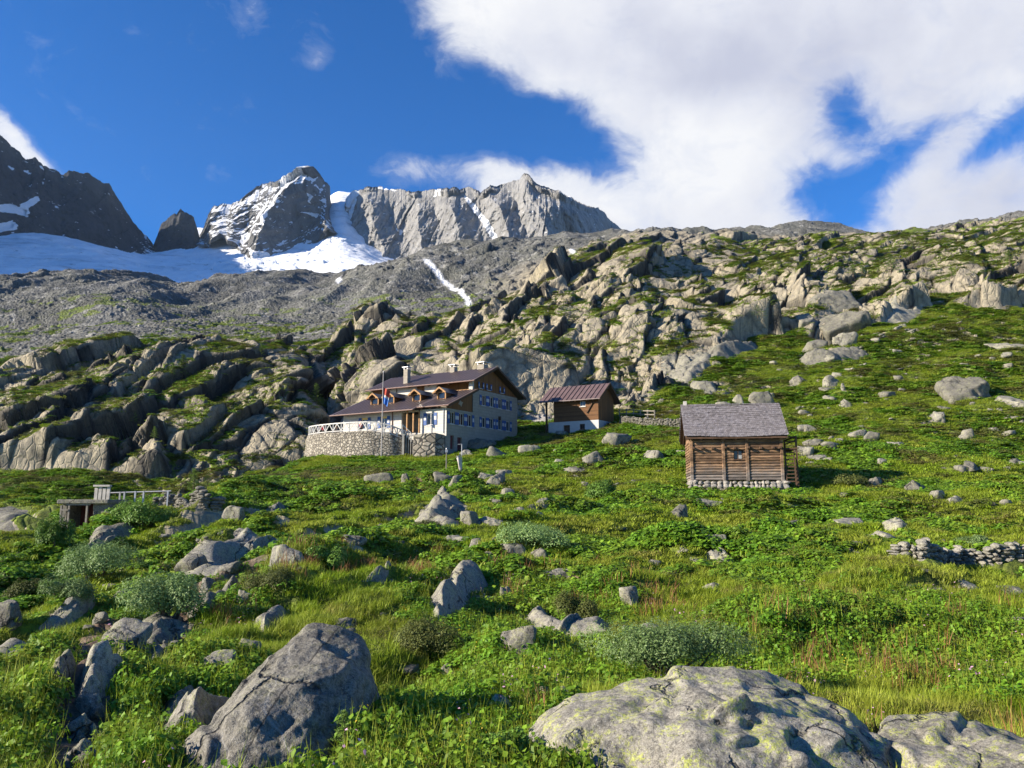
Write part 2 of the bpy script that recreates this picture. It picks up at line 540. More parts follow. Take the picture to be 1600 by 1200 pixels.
def sheet(name, r0, r1, c0=0, c1=None):
    P = PT[r0:r1]
    me = np_mesh(name, P, grid_faces(P.shape[0], P.shape[1]), smooth=False)
    mk = np.stack([rockW, veg, screeW, snow], -1)[r0:r1]
    set_attr(me, 'mask', mk[..., :3].reshape(-1, 3), 'FLOAT_VECTOR')
    set_attr(me, 'snow', snow[r0:r1])
    set_attr(me, 'soil', np.maximum(soil, 0)[r0:r1])
    set_attr(me, 'gravel', gravel[r0:r1])
    set_attr(me, 'cavity', cavity[r0:r1])
    return me

def ground_material():
    t = NT('alpine_ground')
    p = t.pos()
    mk = t.n('ShaderNodeSeparateXYZ'); t.l(t.attr('mask', 'Vector'), mk.inputs[0])
    rock, vegm, scree = mk.outputs
    big_n = t.noise(p, 0.045, 5, 0.6)
    mid_n = t.noise(p, 0.5, 6, 0.65)
    fine_n = t.noise(p, 5.0, 5, 0.7)
    # granite
    rc = t.ramp(mid_n, [(0.25, (0.17, 0.148, 0.105)), (0.5, (0.335, 0.286, 0.195)), (0.75, (0.445, 0.382, 0.268))])
    rc = t.mix(t.ramp(big_n, [(0.35, 0.0), (0.65, 0.40)]), rc, (0.275, 0.252, 0.205))
    streak = t.noise(t.scale(p, (0.9, 0.9, 0.12)), 1.0, 5, 0.7)
    rc = t.mix(t.ramp(streak, [(0.55, 0.0), (0.72, 0.6)]), rc, (0.10, 0.095, 0.085))
    rc = t.mix(t.ramp(fine_n, [(0.34, 0.7), (0.5, 0.0)]), rc, (0.11, 0.10, 0.085))
    vst = t.noise(t.scale(p, (0.35, 0.35, 0.08)), 1.0, 6, 0.75)
    rc = t.mix(t.ramp(vst, [(0.50, 0.0), (0.66, 0.6)]), rc, (0.14, 0.13, 0.113))
    lich = t.noise(p, 1.7, 6, 0.75)
    rc = t.mix(t.ramp(lich, [(0.60, 0.0), (0.70, 0.45)]), rc, (0.22, 0.225, 0.105))
    rc = t.mix(t.math('MULTIPLY', t.attr('cavity'), 0.95, clamp=True), rc, (0.045, 0.041, 0.036))
    # scree
    vs = t.voro(p, 0.55, 'F1', 'Color')
    sc = t.ramp(vs, [(0.0, (0.050, 0.050, 0.048)), (0.5, (0.11, 0.11, 0.102)), (1.0, (0.26, 0.256, 0.245))])
    vs2 = t.voro(p, 1.6, 'F1', 'Color')
    sc = t.mix(0.45, sc, t.ramp(vs2, [(0.0, (0.04, 0.04, 0.036)), (1.0, (0.22, 0.215, 0.195))]))
    sc = t.mix(t.ramp(big_n, [(0.4, 0.0), (0.6, 0.5)]), sc, (0.095, 0.098, 0.075))
    gl = t.noise(t.scale(p, (0.055, 0.010, 0.010)), 1.0, 5, 0.65, 0.8)
    sc = t.mix(t.ramp(gl, [(0.38, 0.55), (0.50, 0.0)]), sc, (0.055, 0.055, 0.050))
    sc = t.mix(t.ramp(gl, [(0.55, 0.0), (0.70, 0.5)]), sc, (0.20, 0.197, 0.185))
    spk = t.voro(p, 0.30, 'F1', 'Color')
    sc = t.mix(t.ramp(spk, [(0.80, 0.0), (0.86, 0.6)]), sc, (0.33, 0.32, 0.295))
    bare = t.mix(scree, rc, sc)
    # turf and dwarf heath
    g1 = t.noise(p, 0.22, 6, 0.65)
    g2 = t.noise(p, 1.6, 6, 0.7)
    gc = t.ramp(g1, [(0.30, (0.105, 0.110, 0.022)), (0.45, (0.150, 0.185, 0.022)), (0.60, (0.175, 0.250, 0.020)), (0.75, (0.225, 0.265, 0.034))])
    gc = t.mix(t.ramp(g2, [(0.35, 0.85), (0.58, 0.0)]), gc, (0.058, 0.072, 0.020))
    gc = t.mix(t.ramp(fine_n, [(0.42, 0.6), (0.56, 0.0)]), gc, (0.050, 0.07, 0.016))
    brown = t.noise(p, 0.9, 5, 0.7)
    gc = t.mix(t.ramp(brown, [(0.60, 0.0), (0.72, 0.55)]), gc, (0.13, 0.085, 0.030))
    edge = t.noise(p, 1.3, 5, 0.75)
    vm = t.math('ADD', vegm, t.math('MULTIPLY_ADD', edge, 0.9, -0.45))
    vm = t.ramp(vm, [(0.40, 0.0), (0.56, 1.0)])
    c = t.mix(vm, bare, gc)
    c = t.mix(t.attr('soil'), c, t.ramp(t.noise(p, 6, 5), [(0.35, (0.09, 0.058, 0.036)), (0.65, (0.19, 0.14, 0.095))]))
    c = t.mix(t.attr('gravel'), c, t.ramp(t.voro(p, 1.3, 'F1', 'Color'), [(0.0, (0.16, 0.15, 0.135)), (1.0, (0.42, 0.39, 0.35))]))
    c = t.mix(t.attr('snow'), c, (0.80, 0.81, 0.83))
    t.color(c)
    t.b.inputs['Roughness'].default_value = 0.92
    h = t.math('MULTIPLY_ADD', mid_n, 0.55, t.math('MULTIPLY', fine_n, 0.13))
    h2 = t.math('MULTIPLY', t.voro(p, 0.9, 'F1', 'Distance'), t.math('MULTIPLY', scree, -0.8))
    ck = t.voro(t.scale(p, (1, 1, 0.6)), 0.8, 'DISTANCE_TO_EDGE')
    h = t.math('ADD', h, t.math('MULTIPLY', t.ramp(ck, [(0.0, 0.0), (0.10, 1.0)]), 0.16))
    t.normal(t.bump(t.math('ADD', h, h2), 0.75, 1.0))
    return t.m

MAT_GROUND = ground_material()
_split = int(np.searchsorted(YR, 232))
hill = link_mesh('hillside', sheet('hillside', 0, _split + 1), MAT_GROUND)
tag(hill, 'green alpine meadow rising to broken granite cliffs', kind='structure')
mor = link_mesh('moraine_slope', sheet('moraine_slope', _split, len(YR)), MAT_GROUND)
tag(mor, 'grey scree and moraine slope below the glacier', kind='structure')

# ---- finding ground points
def surf(u, y):
    """bilinear point on the finished ground"""
    fi = np.interp(y, YR, np.arange(len(YR))); fj = np.interp(u, UR, np.arange(len(UR)))
    i = np.clip(np.floor(fi).astype(int), 0, len(YR) - 2); j = np.clip(np.floor(fj).astype(int), 0, len(UR) - 2)
    a = (fi - i)[..., None]; b = (fj - j)[..., None]
    return PT[i, j] * (1 - a) * (1 - b) + PT[i + 1, j] * a * (1 - b) + PT[i, j + 1] * (1 - a) * b + PT[i + 1, j + 1] * a * b

def samp(A, u, y):
    fi = np.interp(y, YR, np.arange(len(YR))); fj = np.interp(u, UR, np.arange(len(UR)))
    i = np.clip(np.round(fi).astype(int), 0, len(YR) - 1); j = np.clip(np.round(fj).astype(int), 0, len(UR) - 1)
    return A[i, j]

def ground(px, py, ymin=4.0, ymax=700.0):
    """first place where the line of sight through a survey point meets the ground"""
    d = ray(px, py)
    ys = YR[(YR > ymin) & (YR < ymax)]
    q = surf(np.full(len(ys), d[0]), ys)
    below = q[:, 2] > d[2] * q[:, 1]
    if below.any():
        k = int(np.argmax(below))
    else:
        k = len(ys) - 1
    return Vector([float(x) for x in q[k]])

def gz(x, y):
    q = surf(np.array([x / y]), np.array([y]))[0]
    return float(q[2])
# ================================================================== HIGH MOUNTAINS AND GLACIER
def pts(tab, x):
    k = np.array(tab, float)
    return np.interp(x, k[:, 0], k[:, 1])

def alpine_material(name, dark, light, streaky=1.0):
    t = NT(name)
    p = t.pos()
    n1 = t.noise(p, 0.006, 6, 0.6)
    n2 = t.noise(t.scale(p, (1, 1, 0.35)), 0.03, 6, 0.7)
    c = t.ramp(n2, [(0.3, dark), (0.7, light)])
    c = t.mix(t.ramp(n1, [(0.4, 0.0), (0.65, 0.5)]), c, tuple(0.5 * (a + b) for a, b in zip(dark, light)))
    brk = t.noise(p, 0.045, 5, 0.7)
    s = t.math('ADD', t.attr('snow'), t.math('MULTIPLY_ADD', brk, 0.9, -0.45))
    fl = t.noise(t.scale(p, (1, 1, 2.2)), 0.022, 7, 0.75)
    c = t.mix(t.ramp(fl, [(0.63, 0.0), (0.66, 0.75)]), c, (0.82, 0.84, 0.87))
    dk = t.noise(t.scale(p, (1.6, 1.6, 0.5)), 0.02, 6, 0.75)
    c = t.mix(t.ramp(dk, [(0.36, 0.6), (0.48, 0.0)]), c, tuple(0.5 * x for x in dark))
    c = t.mix(t.ramp(s, [(0.47, 0.0), (0.53, 1.0)]), c, (0.82, 0.84, 0.87))
    t.color(c)
    t.b.inputs['Roughness'].default_value = 0.9
    t.normal(t.bump(t.noise(p, 0.05, 7, 0.75), 1.0, 13.0))
    return t.m

def mountain(name, label, x0, x1, nx, nt, sky, base, yb, yr, mat, seed, rib=45.0, snowpolys=(), snow_amt=0.0, jag=4.0, back=500.0, cell=55.0, lean=None, spurs=()):
    px = np.linspace(x0, x1, nx)
    NB = nt // 6
    tt = np.concatenate([np.linspace(-0.2, -0.2 / NB, NB), np.linspace(0, 1, nt), 1 + np.linspace(0.02, 1, 14)])
    SKY, BASE = pts(sky, px), pts(base, px)
    jn = fbm(np.stack([px / 9.0, np.full(nx, seed), np.zeros(nx)], -1), seed, 4) + 0.6 * np.abs(fbm(np.stack([px / 3.5, np.full(nx, seed), np.ones(nx)], -1), seed + 1, 3))
    SKY = SKY - jag * jn * sstep(0, 30, BASE - SKY)
    YB, YR_ = pts(yb, px), pts(yr, px)
    T = tt[:, None]
    tf = np.minimum(T, 1)
    y = BASE + (SKY - BASE) * tf
    D = YB + (YR_ - YB) * np.maximum(tf, -0.06) + np.maximum(T - 1, 0) * back
    k = (600 - y) / FPX
    hx = (px - 800)[None, :] / FPX
    fw = CP - SP * k
    P = np.stack([hx / fw * D, D, (SP + CP * k) / fw * D], -1)
    top = P[NB + nt - 1]
    ov = np.maximum(T - 1, 0)
    P[..., 2] = np.where(T > 1, top[None, :, 2] - ov * back * 0.9, P[..., 2])
    P[..., 0] = np.where(T > 1, top[None, :, 0], P[..., 0])
    n = grid_normals(P)
    h = n.copy(); h[..., 2] *= 0.15
    h /= np.maximum(np.linalg.norm(h, axis=-1, keepdims=True), 1e-6)
    Pl = P * np.array([1, 0.14, 0.16], F)
    if lean: Pl[..., 0] += lean * P[..., 2]
    W = fbm(P * np.array([1, 0.3, 0.3], F) / 110.0, seed + 5, 3)[..., None] * 34.0 * np.array([1, 0.1, 0.1], F)
    r = rib * ridged((Pl + W) / 190.0, seed + 2, 3) + 0.5 * rib * ridged((Pl + W) / 62.0, seed + 3, 4)
    fa, _ = facets((Pl + 0.6 * W) / cell, seed + 7, 1.2, 0.2, 0.2)
    fb, _ = facets((Pl * np.array([1, 2.2, 2.2], F) + 0.6 * W) / (cell * 0.36), seed + 8, 1.1, 0.25, 0.25)
    fc, _ = facets((P * np.array([1, 0.6, 0.55], F) + 0.3 * W) / (cell * 0.16), seed + 9, 1.0, 0.25, 0.25)
    fade = np.where(T > 1, np.exp(-ov * 3), 1 - 0.85 * sstep(0.70, 1.0, T))
    disp = (0.8 * r + 0.30 * cell * fa + 0.10 * cell * fb + 0.05 * cell * fc + 7 * fbm(P / 14.0, seed + 9, 4)) * fade
    qx, qy = project(P)
    wob = 7 * fbm(P / 60.0, seed + 21, 3)
    for line, A, wd in spurs:
        dd = polydist(qx + wob, qy, line) / wd
        disp = disp + A * np.maximum(0, 1 - dd) * np.where(T > 1, np.exp(-ov * 3), 1 - 0.9 * sstep(0.75, 1.0, T))
    out = np.array([0.0, -0.93, -0.37])                  # relief stands out from the face towards the valley
    P2 = P + out * disp[..., None]
    nn = grid_normals(P2)
    q = fbm(P / 25.0, seed + 11, 3)
    q2 = fbm(P / 60.0 + 9, seed + 12, 3)
    snow = snow_amt * sstep(0.50, 0.72, nn[..., 2] + 0.30 * q + 0.2 * q2)
    for poly in snowpolys:
        sx, sy = qx + 5 * q, qy + 5 * q2
        snow = np.maximum(snow, inpoly(sx, sy, poly) * 0.95)
    me = np_mesh(name, P2, grid_faces(P.shape[0], P.shape[1]), smooth=True)
    set_attr(me, 'snow', blur(snow.astype(F), 1, 1))
    o = link_mesh(name, me, mat)
    tag(o, label, kind='structure')
    return o

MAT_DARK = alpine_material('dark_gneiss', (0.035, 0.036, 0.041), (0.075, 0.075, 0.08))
MAT_GREY = alpine_material('grey_granite_face', (0.175, 0.172, 0.17), (0.40, 0.388, 0.37))
MAT_MID = alpine_material('mixed_granite_face', (0.085, 0.085, 0.088), (0.21, 0.207, 0.20))

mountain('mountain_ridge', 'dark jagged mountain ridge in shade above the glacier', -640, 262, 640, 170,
         [(-640, -60), (-420, 40), (-250, 115), (-120, 170), (-40, 200), (0, 213), (20, 230), (40, 250), (55, 246), (75, 262), (95, 272), (110, 268), (125, 272), (140, 270), (155, 282), (170, 288), (185, 310), (200, 335), (215, 355), (232, 375), (245, 388), (262, 396)],  # unseen left end, added and raised so its shadow covers the glacier
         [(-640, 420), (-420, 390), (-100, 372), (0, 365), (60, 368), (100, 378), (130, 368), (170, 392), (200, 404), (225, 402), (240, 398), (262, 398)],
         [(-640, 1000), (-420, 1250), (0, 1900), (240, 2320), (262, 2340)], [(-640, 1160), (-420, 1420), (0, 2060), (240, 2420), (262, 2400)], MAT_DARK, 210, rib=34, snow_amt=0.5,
         snowpolys=[[(0, 322), (20, 318), (50, 328), (45, 338), (15, 334), (0, 330)], [(30, 325), (62, 305), (68, 312), (45, 328)], [(0, 352), (18, 343), (36, 350), (30, 358), (0, 364)], [(32, 268), (44, 268), (44, 275)], [(60, 258), (70, 262), (66, 268)], [(14, 256), (24, 262), (22, 266)]], cell=45, jag=5)
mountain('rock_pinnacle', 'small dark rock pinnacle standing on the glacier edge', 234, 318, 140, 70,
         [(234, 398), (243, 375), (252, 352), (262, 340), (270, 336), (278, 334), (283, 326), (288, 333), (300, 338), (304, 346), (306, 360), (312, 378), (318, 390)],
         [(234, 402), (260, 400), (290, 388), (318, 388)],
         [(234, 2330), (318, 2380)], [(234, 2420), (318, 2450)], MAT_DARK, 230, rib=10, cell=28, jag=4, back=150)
mountain('mountain_peak', 'pointed granite peak with a snow cap left of the long face', 296, 545, 420, 200,
         [(296, 378), (318, 362), (324, 345), (335, 322), (350, 318), (362, 320), (380, 312), (400, 292), (425, 285), (447, 279), (460, 273), (473, 266), (485, 259), (492, 262), (501, 272), (509, 284), (517, 292), (516, 304), (520, 330), (528, 350), (545, 372)],
         [(296, 382), (330, 378), (352, 362), (375, 372), (395, 388), (420, 395), (445, 402), (470, 398), (490, 382), (505, 358), (520, 352), (530, 362), (545, 376)],
         [(296, 2420), (440, 2330), (545, 2520)], [(296, 2640), (440, 2660), (545, 2800)], MAT_MID, 250, rib=42, snow_amt=0.7,
         snowpolys=[[(446, 272), (466, 250), (496, 248), (488, 266), (474, 280), (458, 300), (446, 292)], [(455, 300), (462, 306), (448, 330), (438, 350), (432, 345), (444, 322)], [(430, 318), (438, 322), (420, 348), (405, 368), (398, 372), (412, 345)], [(388, 360), (405, 362), (396, 376), (384, 376)], [(418, 385), (440, 388), (446, 404), (424, 402)], [(490, 300), (498, 308), (494, 318)], [(480, 330), (500, 336), (495, 342)]], cell=48, lean=-0.35, spurs=[([(486, 263), (468, 300), (440, 345), (425, 395)], 190, 46), ([(500, 275), (515, 320), (520, 360)], 60, 18), ([(400, 292), (380, 330), (372, 372)], 60, 24), ([(345, 322), (340, 375)], 40, 16)])
mountain('mountain_face', 'long grey granite mountain face ribbed with gullies below the cloud', 522, 992, 760, 230,
         [(522, 385), (534, 350), (540, 312), (552, 298), (575, 293), (600, 294), (640, 298), (665, 299), (690, 293), (715, 295), (735, 293), (752, 302), (766, 292), (785, 288), (800, 286), (812, 280), (820, 270), (826, 274), (834, 284), (850, 290), (870, 298), (890, 308), (915, 320), (935, 326), (950, 340), (968, 356), (985, 370), (992, 378)],
         [(522, 400), (545, 396), (560, 392), (580, 405), (600, 425), (660, 440), (760, 430), (850, 420), (992, 400)],
         [(522, 2560), (560, 2480), (620, 2420), (740, 2300), (860, 2180), (992, 2900)], [(522, 2700), (560, 2700), (700, 2600), (820, 2500), (870, 2520), (992, 3250)], MAT_GREY, 270, rib=46, snow_amt=0.4,
         snowpolys=[[(536, 305), (552, 296), (562, 298), (556, 315), (548, 340), (544, 345)], [(580, 291), (625, 295), (600, 298)], [(728, 305), (742, 318), (762, 345), (780, 372), (784, 388), (775, 385), (757, 355), (740, 330), (728, 314)], [(680, 296), (694, 294), (690, 303), (680, 308)], [(862, 292), (900, 312), (918, 322), (905, 318), (880, 305)], [(580, 392), (600, 396), (612, 418), (590, 418)], [(616, 352), (630, 365), (626, 370)], [(785, 388), (810, 388), (808, 394), (785, 394)]], cell=60, lean=-0.2, spurs=[([(575, 293), (592, 350), (612, 420)], 80, 26), ([(650, 298), (662, 360), (668, 440)], 70, 24), ([(696, 293), (716, 350), (735, 430)], 90, 28), ([(760, 294), (785, 330), (800, 400)], 110, 24), ([(822, 270), (838, 320), (862, 400)], 90, 30), ([(868, 298), (905, 350), (930, 400)], 140, 36)])
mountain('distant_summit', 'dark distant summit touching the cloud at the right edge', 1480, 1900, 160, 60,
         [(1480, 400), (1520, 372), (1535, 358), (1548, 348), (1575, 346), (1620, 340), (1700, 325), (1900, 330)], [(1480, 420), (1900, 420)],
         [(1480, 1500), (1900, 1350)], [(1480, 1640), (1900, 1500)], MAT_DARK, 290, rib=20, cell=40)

def glacier():
    cols = [-500, 0, 120, 235, 300, 400, 480, 530, 560, 620, 760]
    yk = [1000, 1200, 1500, 1800, 2050, 2300, 2500, 2700, 2900]
    tab = [[485, 450, 410, 372, 345, 325, 310, 300, 290], [478, 450, 412, 380, 352, 335, 320, 310, 300], [480, 456, 424, 394, 376, 362, 352, 345, 340],
           [485, 460, 438, 420, 408, 398, 392, 386, 380], [485, 462, 442, 425, 412, 396, 376, 362, 356], [488, 466, 445, 428, 412, 392, 372, 362, 358],
           [490, 466, 442, 424, 408, 392, 372, 350, 335], [490, 466, 440, 420, 404, 385, 358, 322, 296], [490, 466, 440, 420, 405, 392, 372, 340, 300], [490, 466, 446, 430, 420, 410, 400, 390, 380], [490, 470, 455, 445, 440, 435, 430, 425, 420]]
    px = np.linspace(-420, 640, 620); yy = np.linspace(1000, 2890, 330)
    A = pchip(yk, np.array(tab, float).T, yy)            # rows x cols
    B = pchip(cols, A.T, px).T
    k = (600 - B) / FPX
    fw = CP - SP * k
    D = np.broadcast_to(yy[:, None], B.shape)
    P = np.stack([((px - 800)[None, :] / FPX) / fw * D, D, (SP + CP * k) / fw * D], -1)
    P[..., 2] += 16 * fbm(P / 170.0, 310, 4) + 4.0 * fbm(P / 30.0, 311, 4)
    ser = sstep(0.1, 0.4, fbm(P / 140.0 + 3, 312, 3)) * (P[..., 0] > -900)
    f, e = facets(P / 26.0, 313, 0.8, 0.5, 0.6)
    P[..., 2] += ser * 7 * f
    me = np_mesh('glacier', P, grid_faces(*B.shape), smooth=True)
    set_attr(me, 'ice', np.clip(ser * 0.7, 0, 1))
    t = NT('glacier_snow')
    p = t.pos()
    n = t.noise(t.scale(p, (1, 0.35, 0.6)), 0.02, 6, 0.65)
    band = t.noise(t.scale(p, (0.35, 1.0, 1.6)), 0.016, 5, 0.7)
    c = t.ramp(n, [(0.35, (0.72, 0.74, 0.77)), (0.6, (0.86, 0.87, 0.89))])
    c = t.mix(t.ramp(band, [(0.55, 0.0), (0.66, 0.75)]), c, (0.45, 0.45, 0.46))
    d = t.noise(p, 0.035, 6, 0.75)
    c = t.mix(t.ramp(d, [(0.60, 0.0), (0.67, 0.75)]), c, (0.20, 0.20, 0.21))
    c = t.mix(t.math('MULTIPLY', t.attr('ice'), 0.35), c, (0.55, 0.62, 0.68))
    t.color(c)
    t.b.inputs['Roughness'].default_value = 0.7
    t.normal(t.bump(t.noise(p, 0.05, 6, 0.7), 0.5, 6.0))
    o = link_mesh('glacier', me, t.m)
    tag(o, 'crevassed white glacier below the peaks', kind='structure')
glacier()
# ================================================================== SKY, SUN, CAMERA
SUN_EL = math.radians(23.0)
SUN_AZ = math.radians(253.0)          # clockwise from +Y (the viewing direction)
sd = Vector((math.sin(SUN_AZ) * math.cos(SUN_EL), math.cos(SUN_AZ) * math.cos(SUN_EL), math.sin(SUN_EL)))
lamp = bpy.data.lights.new('sun', 'SUN')
lamp.energy = 5.0
lamp.angle = math.radians(0.5)
lamp.color = (1.0, 0.90, 0.74)
sun = bpy.data.objects.new('sun', lamp)
COL.objects.link(sun)
sun.rotation_euler = (-sd).to_track_quat('-Z', 'Y').to_euler()
sun.location = sd * 50

W = bpy.data.worlds.new('World')
SC.world = W
W.use_nodes = True
wt = W.node_tree
wt.nodes.clear()
class WN(NT):
    def __init__(s): s.t = wt
w = WN()
wo = w.n('ShaderNodeOutputWorld'); bg = w.n('ShaderNodeBackground')
w.l(bg.outputs[0], wo.inputs[0])
sky = w.n('ShaderNodeTexSky', sky_type='NISHITA')
sky.sun_disc = False
sky.sun_elevation = SUN_EL
sky.sun_rotation = SUN_AZ
sky.altitude = 2300
sky.air_density = 1.0; sky.dust_density = 0.25; sky.ozone_density = 2.2
tc = w.n('ShaderNodeTexCoord')
gen = tc.outputs['Generated']
sep = w.n('ShaderNodeSeparateXYZ'); w.l(gen, sep.inputs[0])
az = w.math('ARCTAN2', sep.outputs[0], sep.outputs[1])
el = w.math('ARCSINE', sep.outputs[2])
cmb = w.n('ShaderNodeCombineXYZ'); w.l(az, cmb.inputs[0]); w.l(el, cmb.inputs[1])
wob = w.noise(gen, 6.0, 5, 0.6, out='Color')
wb = w.n('ShaderNodeVectorMath', operation='MULTIPLY_ADD'); w.l(wob, wb.inputs[0]); wb.inputs[1].default_value = (0.085, 0.075, 0); wb.inputs[2].default_value = (-0.0425, -0.0375, 0)
wad = w.n('ShaderNodeVectorMath', operation='ADD'); w.l(cmb.outputs[0], wad.inputs[0]); w.l(wb.outputs[0], wad.inputs[1])
ae = wad.outputs[0]
n_big = w.noise(gen, 5.5, 9, 0.58, 0.3)
n_edge = w.noise(w.scale(gen, (1.0, 1.0, 1.5)), 15.0, 11, 0.66, 0.5)
def dirpx(px, py):
    d = ray(px, py); d /= np.linalg.norm(d)
    return math.atan2(d[0], d[1]), math.asin(d[2])
# cloud banks: centre, half sizes (survey units), tilt, weight
BLOBS = [(800, 18, 140, 84, 4, 1.4), (950, 50, 180, 95, 22, 1.3), (1180, 40, 300, 140, 0, 1.5), (1480, 40, 260, 120, 0, 1.2), (1110, 230, 118, 170, 0, 1.3), (1170, 320, 170, 90, 0, 1.0),
         (1020, 150, 80, 80, 20, 0.7), (1480, 140, 150, 80, 10, 0.8), (1490, 270, 120, 80, -20, 1.3), (1450, 345, 110, 50, 0, 1.1), (1590, 320, 80, 60, 0, 0.9), (890, 300, 120, 34, 10, 1.5), (965, 335, 85, 40, 20, 1.4), (800, 278, 60, 24, 5, 1.2),
         (497, 84, 30, 24, -20, 0.40), (392, 8, 30, 18, 0, 0.36), (655, 255, 46, 24, -20, 0.32), (18, 222, 62, 13, 34, 1.0), (1900, 150, 220, 200, 0, 1.2), (1590, 300, 40, 30, 0, 0.5)]
HOLES = [(1340, 215, 110, 110, 0, -0.12), (590, 50, 60, 70, 0, -0.4), (850, 212, 130, 46, 16, -0.75), (1322, 165, 44, 40, 30, -0.56), (1392, 238, 84, 24, -22, -0.62), (1300, 300, 44, 30, 0, -0.45), (1640, 195, 60, 60, 0, -0.8), (1320, 350, 40, 34, 0, -0.55), (1550, 228, 46, 16, -30, -0.4), (620, 160, 90, 60, 0, -0.3)]
DARKS = [(1120, 90, 230, 70, 10, 0.8), (1500, 310, 130, 60, 0, 0.8), (1450, 60, 160, 90, 0, 0.5), (920, 100, 110, 50, 20, 0.4), (1170, 350, 120, 40, 0, 0.4), (720, 40, 120, 60, 0, -0.5), (1080, 220, 110, 70, 0, -0.5)]
def blobsum(bl, spread):
    tot = None
    for bx, by, rx, ry, rot, wt_ in bl:
        a0, e0 = dirpx(bx, by)
        sc = 1.0 / FPX
        mp = w.n('ShaderNodeMapping', vector_type='TEXTURE')
        mp.inputs['Location'].default_value = (a0, e0, 0)
        mp.inputs['Rotation'].default_value = (0, 0, math.radians(-rot))
        mp.inputs['Scale'].default_value = (rx * sc * spread, ry * sc * spread, 1)
        w.l(ae, mp.inputs['Vector'])
        ln = w.n('ShaderNodeVectorMath', operation='LENGTH'); w.l(mp.outputs[0], ln.inputs[0])
        g = w.math('MULTIPLY', ln.outputs['Value'], ln.outputs['Value'])
        g = w.math('EXPONENT', w.math('MULTIPLY', g, -0.9))
        tot = w.math('MULTIPLY', g, wt_) if tot is None else w.math('MULTIPLY_ADD', g, wt_, tot)
    return tot
pos_ = w.math('SUBTRACT', 1.0, w.math('EXPONENT', w.math('MULTIPLY', blobsum(BLOBS, 1.0), -1.25)))
tot = w.math('ADD', pos_, blobsum(HOLES, 1.1))
dens = w.math('ADD', tot, w.math('MULTIPLY_ADD', n_edge, 1.15, w.math('MULTIPLY_ADD', n_big, 0.6, -0.875)))
alpha = w.ramp(dens, [(0.10, 0.0), (0.28, 0.10), (0.46, 0.45), (0.64, 0.82), (0.92, 1.0)])
n_sh = w.noise(gen, 9.0, 7, 0.5)
shade = w.math('ADD', w.math('MULTIPLY_ADD', blobsum(DARKS, 1.1), 0.30, -0.05), w.math('ADD', w.math('MULTIPLY', dens, 0.12), w.math('MULTIPLY', n_sh, 0.7)))
CB, CM, CD = (6.6, 6.6, 6.7), (5.4, 5.5, 6.05), (4.1, 4.25, 5.1)
ccol = w.ramp(shade, [(0.36, CB), (0.55, CM), (0.78, CD)])
hs = w.n('ShaderNodeHueSaturation'); hs.inputs['Saturation'].default_value = 1.36; hs.inputs['Value'].default_value = 1.04
w.l(sky.outputs[0], hs.inputs['Color'])
clear = w.mix(1.0, hs.outputs[0], (0.95, 1.06, 1.35), 'MULTIPLY')
mixc = w.mix(alpha, clear, ccol)
w.l(mixc, bg.inputs[0])
bg.inputs[1].default_value = 0.066

cam = bpy.data.cameras.new('camera')
cam.sensor_width = 36.0
cam.lens = 36.0 * FPX / 1600.0
cam.clip_start = 0.1
cam.clip_end = 9000
co = bpy.data.objects.new('camera', cam)
COL.objects.link(co)
co.rotation_euler = (math.pi / 2 + PITCH, 0, 0)
SC.camera = co

SC.view_settings.view_transform = 'Standard'
SC.view_settings.look = 'None'
SC.view_settings.exposure = 1.15
SC.view_settings.gamma = 1.0
SC.cycles.use_denoising = True
SC.cycles.max_bounces = 6
SC.cycles.transparent_max_bounces = 12
